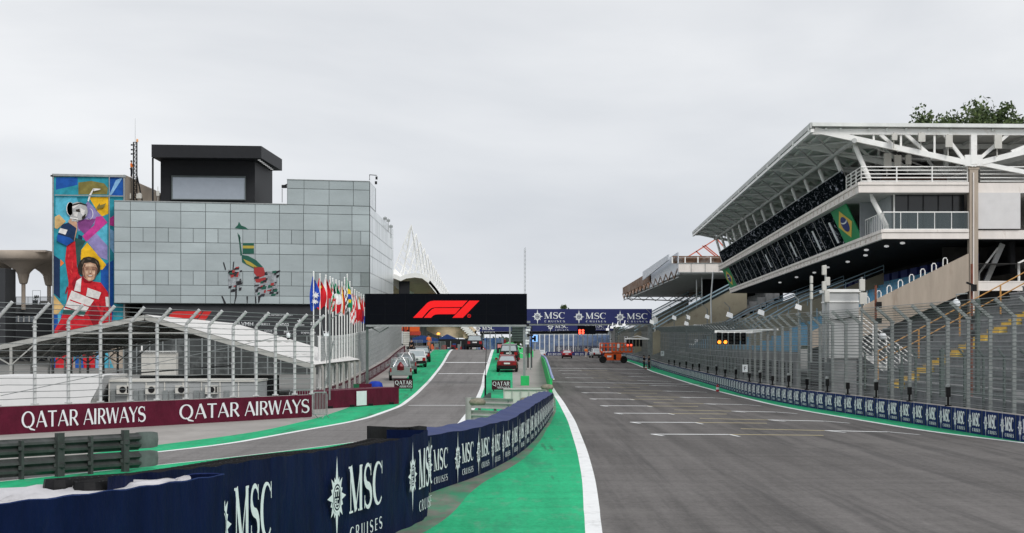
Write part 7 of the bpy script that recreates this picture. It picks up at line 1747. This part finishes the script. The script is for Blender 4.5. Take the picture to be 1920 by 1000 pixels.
# ------------------------------------------------------------------ trees
def tree(name, lab, base, h, rx, rz_, trunk_r, seed, leaf='leaf', n=2600, ls=.28, clumps=26, cz=.62, ry=None):
    rnd = random.Random(seed); b = Vector(base); t = thing(name, lab, 'tree', tuple(b)); ry = ry or rx
    mb = MB(); top = b+Vector((0,0,h*cz)); mb.tube([b, b.lerp(top,.5)+Vector((rnd.uniform(-.3,.3),0,0)), top], [trunk_r, trunk_r*.7, trunk_r*.4], 8)
    cl = []
    for i in range(clumps):
        a_ = rnd.random()*2*math.pi; e_ = rnd.uniform(-.5, 1); rr = rnd.uniform(.35, 1)**.6
        c = Vector((b.x+rx*rr*math.cos(a_)*math.sqrt(max(.08,1-e_*e_*.8)), b.y+ry*rr*math.sin(a_)*math.sqrt(max(.08,1-e_*e_*.8)), b.z+h-rz_+rz_*e_*rr)); cl.append((c, rnd.uniform(.16,.34)*min(rx, rz_*1.2)))
        if i % 2 == 0: mb.tube([b+Vector((0,0,h*cz*rnd.uniform(.5,1))), c], trunk_r*.22, 5, trunk_r*.06)
    mb.build('trunk', 'bark', t)
    lv = MB()
    for i in range(n):
        c, r_ = cl[rnd.randrange(len(cl))]; d = Vector((rnd.gauss(0,1), rnd.gauss(0,1), rnd.gauss(0,.8))); d = d.normalized()*r_*rnd.random()**.45; p = c+d
        u = Vector((rnd.gauss(0,1),rnd.gauss(0,1),rnd.gauss(0,1))).normalized()*ls*rnd.uniform(.6,1.3); v = u.cross(Vector((rnd.gauss(0,1),rnd.gauss(0,1),rnd.gauss(0,1)))).normalized()*ls*.55
        lv.face([p-u*.5, p+v*.5, p+u*.5, p-v*.5])
    lv.build('crown', M[leaf], t); return t
Yq = 170
tt = [(1735,217,3.2),(1765,212,3.6),(1797,208,3.8),(1832,204,3.8),(1866,206,3.8),(1900,199,4.2),(1935,199,4.5)]
desc = ['small sparse tree top peeping over the roof, leftmost','narrow tree top over the roof, second from the left','rounded tree top over the roof above the steel node','tall pointed tree top over the grandstand roof','bushy tree top over the roof near the right edge','highest tree top at the right edge of the picture','tree top cut by the right picture edge over the roof']
for i, (px, py, r_) in enumerate(tt):
    p = W(px, py, Yq+3*(i%2)); tree('broadleaf_tree', desc[i], (p.x, p.y, 0), p.z, r_*1.05, r_*1.15, .35, 40+i, 'leaf', 5200, .40, 46, .8)
p = W(1050, 573, 520); tree('broadleaf_tree', 'tree crown showing above the navy cruise gantry', (p.x, 520, 0), p.z, 3.2, 2.6, .5, 71, 'leaf', 1600, .6, 16, .8)
for i, (px, py, Y_, r_) in enumerate(((1128,612,430,6),(1150,616,440,6),(1172,618,445,7),(1102,620,440,6),(1074,622,450,6),(1040,624,450,6),(1010,623,450,6))):
    p = W(px, py, Y_); tree('dark_tree', ['dark tree right of the red signal housing under the gantry','dark tree behind the distance board','dark tree behind the far signal boxes','dark tree behind the red signal housing','dark tree behind the end barrier above the red car','dark tree behind the end barrier right of the white car','dark tree behind the end barrier above the white car'][i], (p.x, Y_, 0), p.z, r_, 3.2, .5, 80+i, 'leaf_dark', 1500, .8, 18, .7)
mb = MB(); rnd = random.Random(5); rr_ = []
for i in range(80):
    x = -420+12*i; rr_.append((x, 760+40*math.sin(i*.4), 7.5+2.2*math.sin(i*.31)+1.4*math.sin(i*.9)))
for x, y, h_ in rr_:
    for k_ in range(34):
        p = Vector((x+rnd.uniform(-8,8), y+rnd.uniform(-5,5), rnd.uniform(0,h_))); s_ = rnd.uniform(1.,2.4); u = Vector((rnd.gauss(0,1),rnd.gauss(0,1),rnd.gauss(0,1))).normalized()*s_; v = u.cross(Vector((rnd.gauss(0,1),rnd.gauss(0,1),rnd.gauss(0,1)))).normalized()*s_
        mb.face([p-u, p+v, p+u, p-v])
o = mb.build('distant_wood', M['leaf_dark']); tag(o, 'far low line of dark woodland beyond the circuit', 'woodland'); o['kind'] = 'stuff'
# long green cover strip on the island beside the wall (painted kerb)
# ------------------------------------------------------------------ camera, sky, light
cam = bpy.data.cameras.new('camera'); co = bpy.data.objects.new('camera', cam); COL.objects.link(co); sc.camera = co
co.location = (0, 0, HC); co.rotation_euler = (R(90), 0, 0)
cam.sensor_width = 36.; cam.lens = 36.*F/1920; cam.shift_y = (HY-500)/1920; cam.clip_end = 6000; cam.clip_start = .1
w = bpy.data.worlds.new('World'); sc.world = w; w.use_nodes = True; nt = w.node_tree; N, L = nt.nodes, nt.links
bg = N['Background']
sky = N.new('ShaderNodeTexSky'); sky.sky_type = 'NISHITA'; sky.sun_disc = False; sky.sun_elevation = R(36); sky.sun_rotation = R(180-28)
tc = N.new('ShaderNodeTexCoord')
def cloud(scale, st, det):
    mp = N.new('ShaderNodeMapping'); mp.inputs['Scale'].default_value = st; L.new(tc.outputs['Generated'], mp.inputs[0])
    n = N.new('ShaderNodeTexNoise'); n.inputs['Scale'].default_value = scale; n.inputs['Detail'].default_value = det; n.inputs['Roughness'].default_value = .5; n.inputs['Distortion'].default_value = .3
    L.new(mp.outputs[0], n.inputs['Vector']); return n
n1 = cloud(2.2, (1,1,3.2), 7)
cr = N.new('ShaderNodeValToRGB'); cr.color_ramp.elements[0].position = .34; cr.color_ramp.elements[1].position = .60
cr.color_ramp.elements[0].color = (.60,.63,.68,1); cr.color_ramp.elements[1].color = (.87,.885,.91,1)
L.new(n1.outputs['Fac'], cr.inputs[0])
sc_ = N.new('ShaderNodeVectorMath'); sc_.operation = 'SCALE'; sc_.inputs['Scale'].default_value = .08; L.new(sky.outputs[0], sc_.inputs[0])
sp = N.new('ShaderNodeSeparateXYZ'); L.new(tc.outputs['Generated'], sp.inputs[0])
gr = N.new('ShaderNodeMapRange'); gr.inputs['From Min'].default_value = 0; gr.inputs['From Max'].default_value = .2; gr.inputs['To Min'].default_value = 1.13; gr.inputs['To Max'].default_value = .97; L.new(sp.outputs['Z'], gr.inputs['Value'])
gv = N.new('ShaderNodeVectorMath'); gv.operation = 'SCALE'; L.new(cr.outputs[0], gv.inputs[0]); L.new(gr.outputs[0], gv.inputs['Scale'])
mx = N.new('ShaderNodeMix'); mx.data_type = 'RGBA'; mx.inputs['Factor'].default_value = .96; L.new(sc_.outputs[0], mx.inputs['A']); L.new(gv.outputs[0], mx.inputs['B'])
L.new(mx.outputs['Result'], bg.inputs[0]); bg.inputs[1].default_value = 1.0
sl = bpy.data.lights.new('sun', 'SUN'); so = bpy.data.objects.new('sun', sl); COL.objects.link(so); sl.energy = 1.8; sl.angle = R(24); sl.color = (1,.97,.93)
so.rotation_euler = (R(52), 0, R(28))
sc.view_settings.view_transform = 'Standard'; sc.view_settings.look = 'None'; sc.view_settings.exposure = 0.; sc.view_settings.gamma = 1.
sc.cycles.transparent_max_bounces = 16; sc.cycles.max_bounces = 6
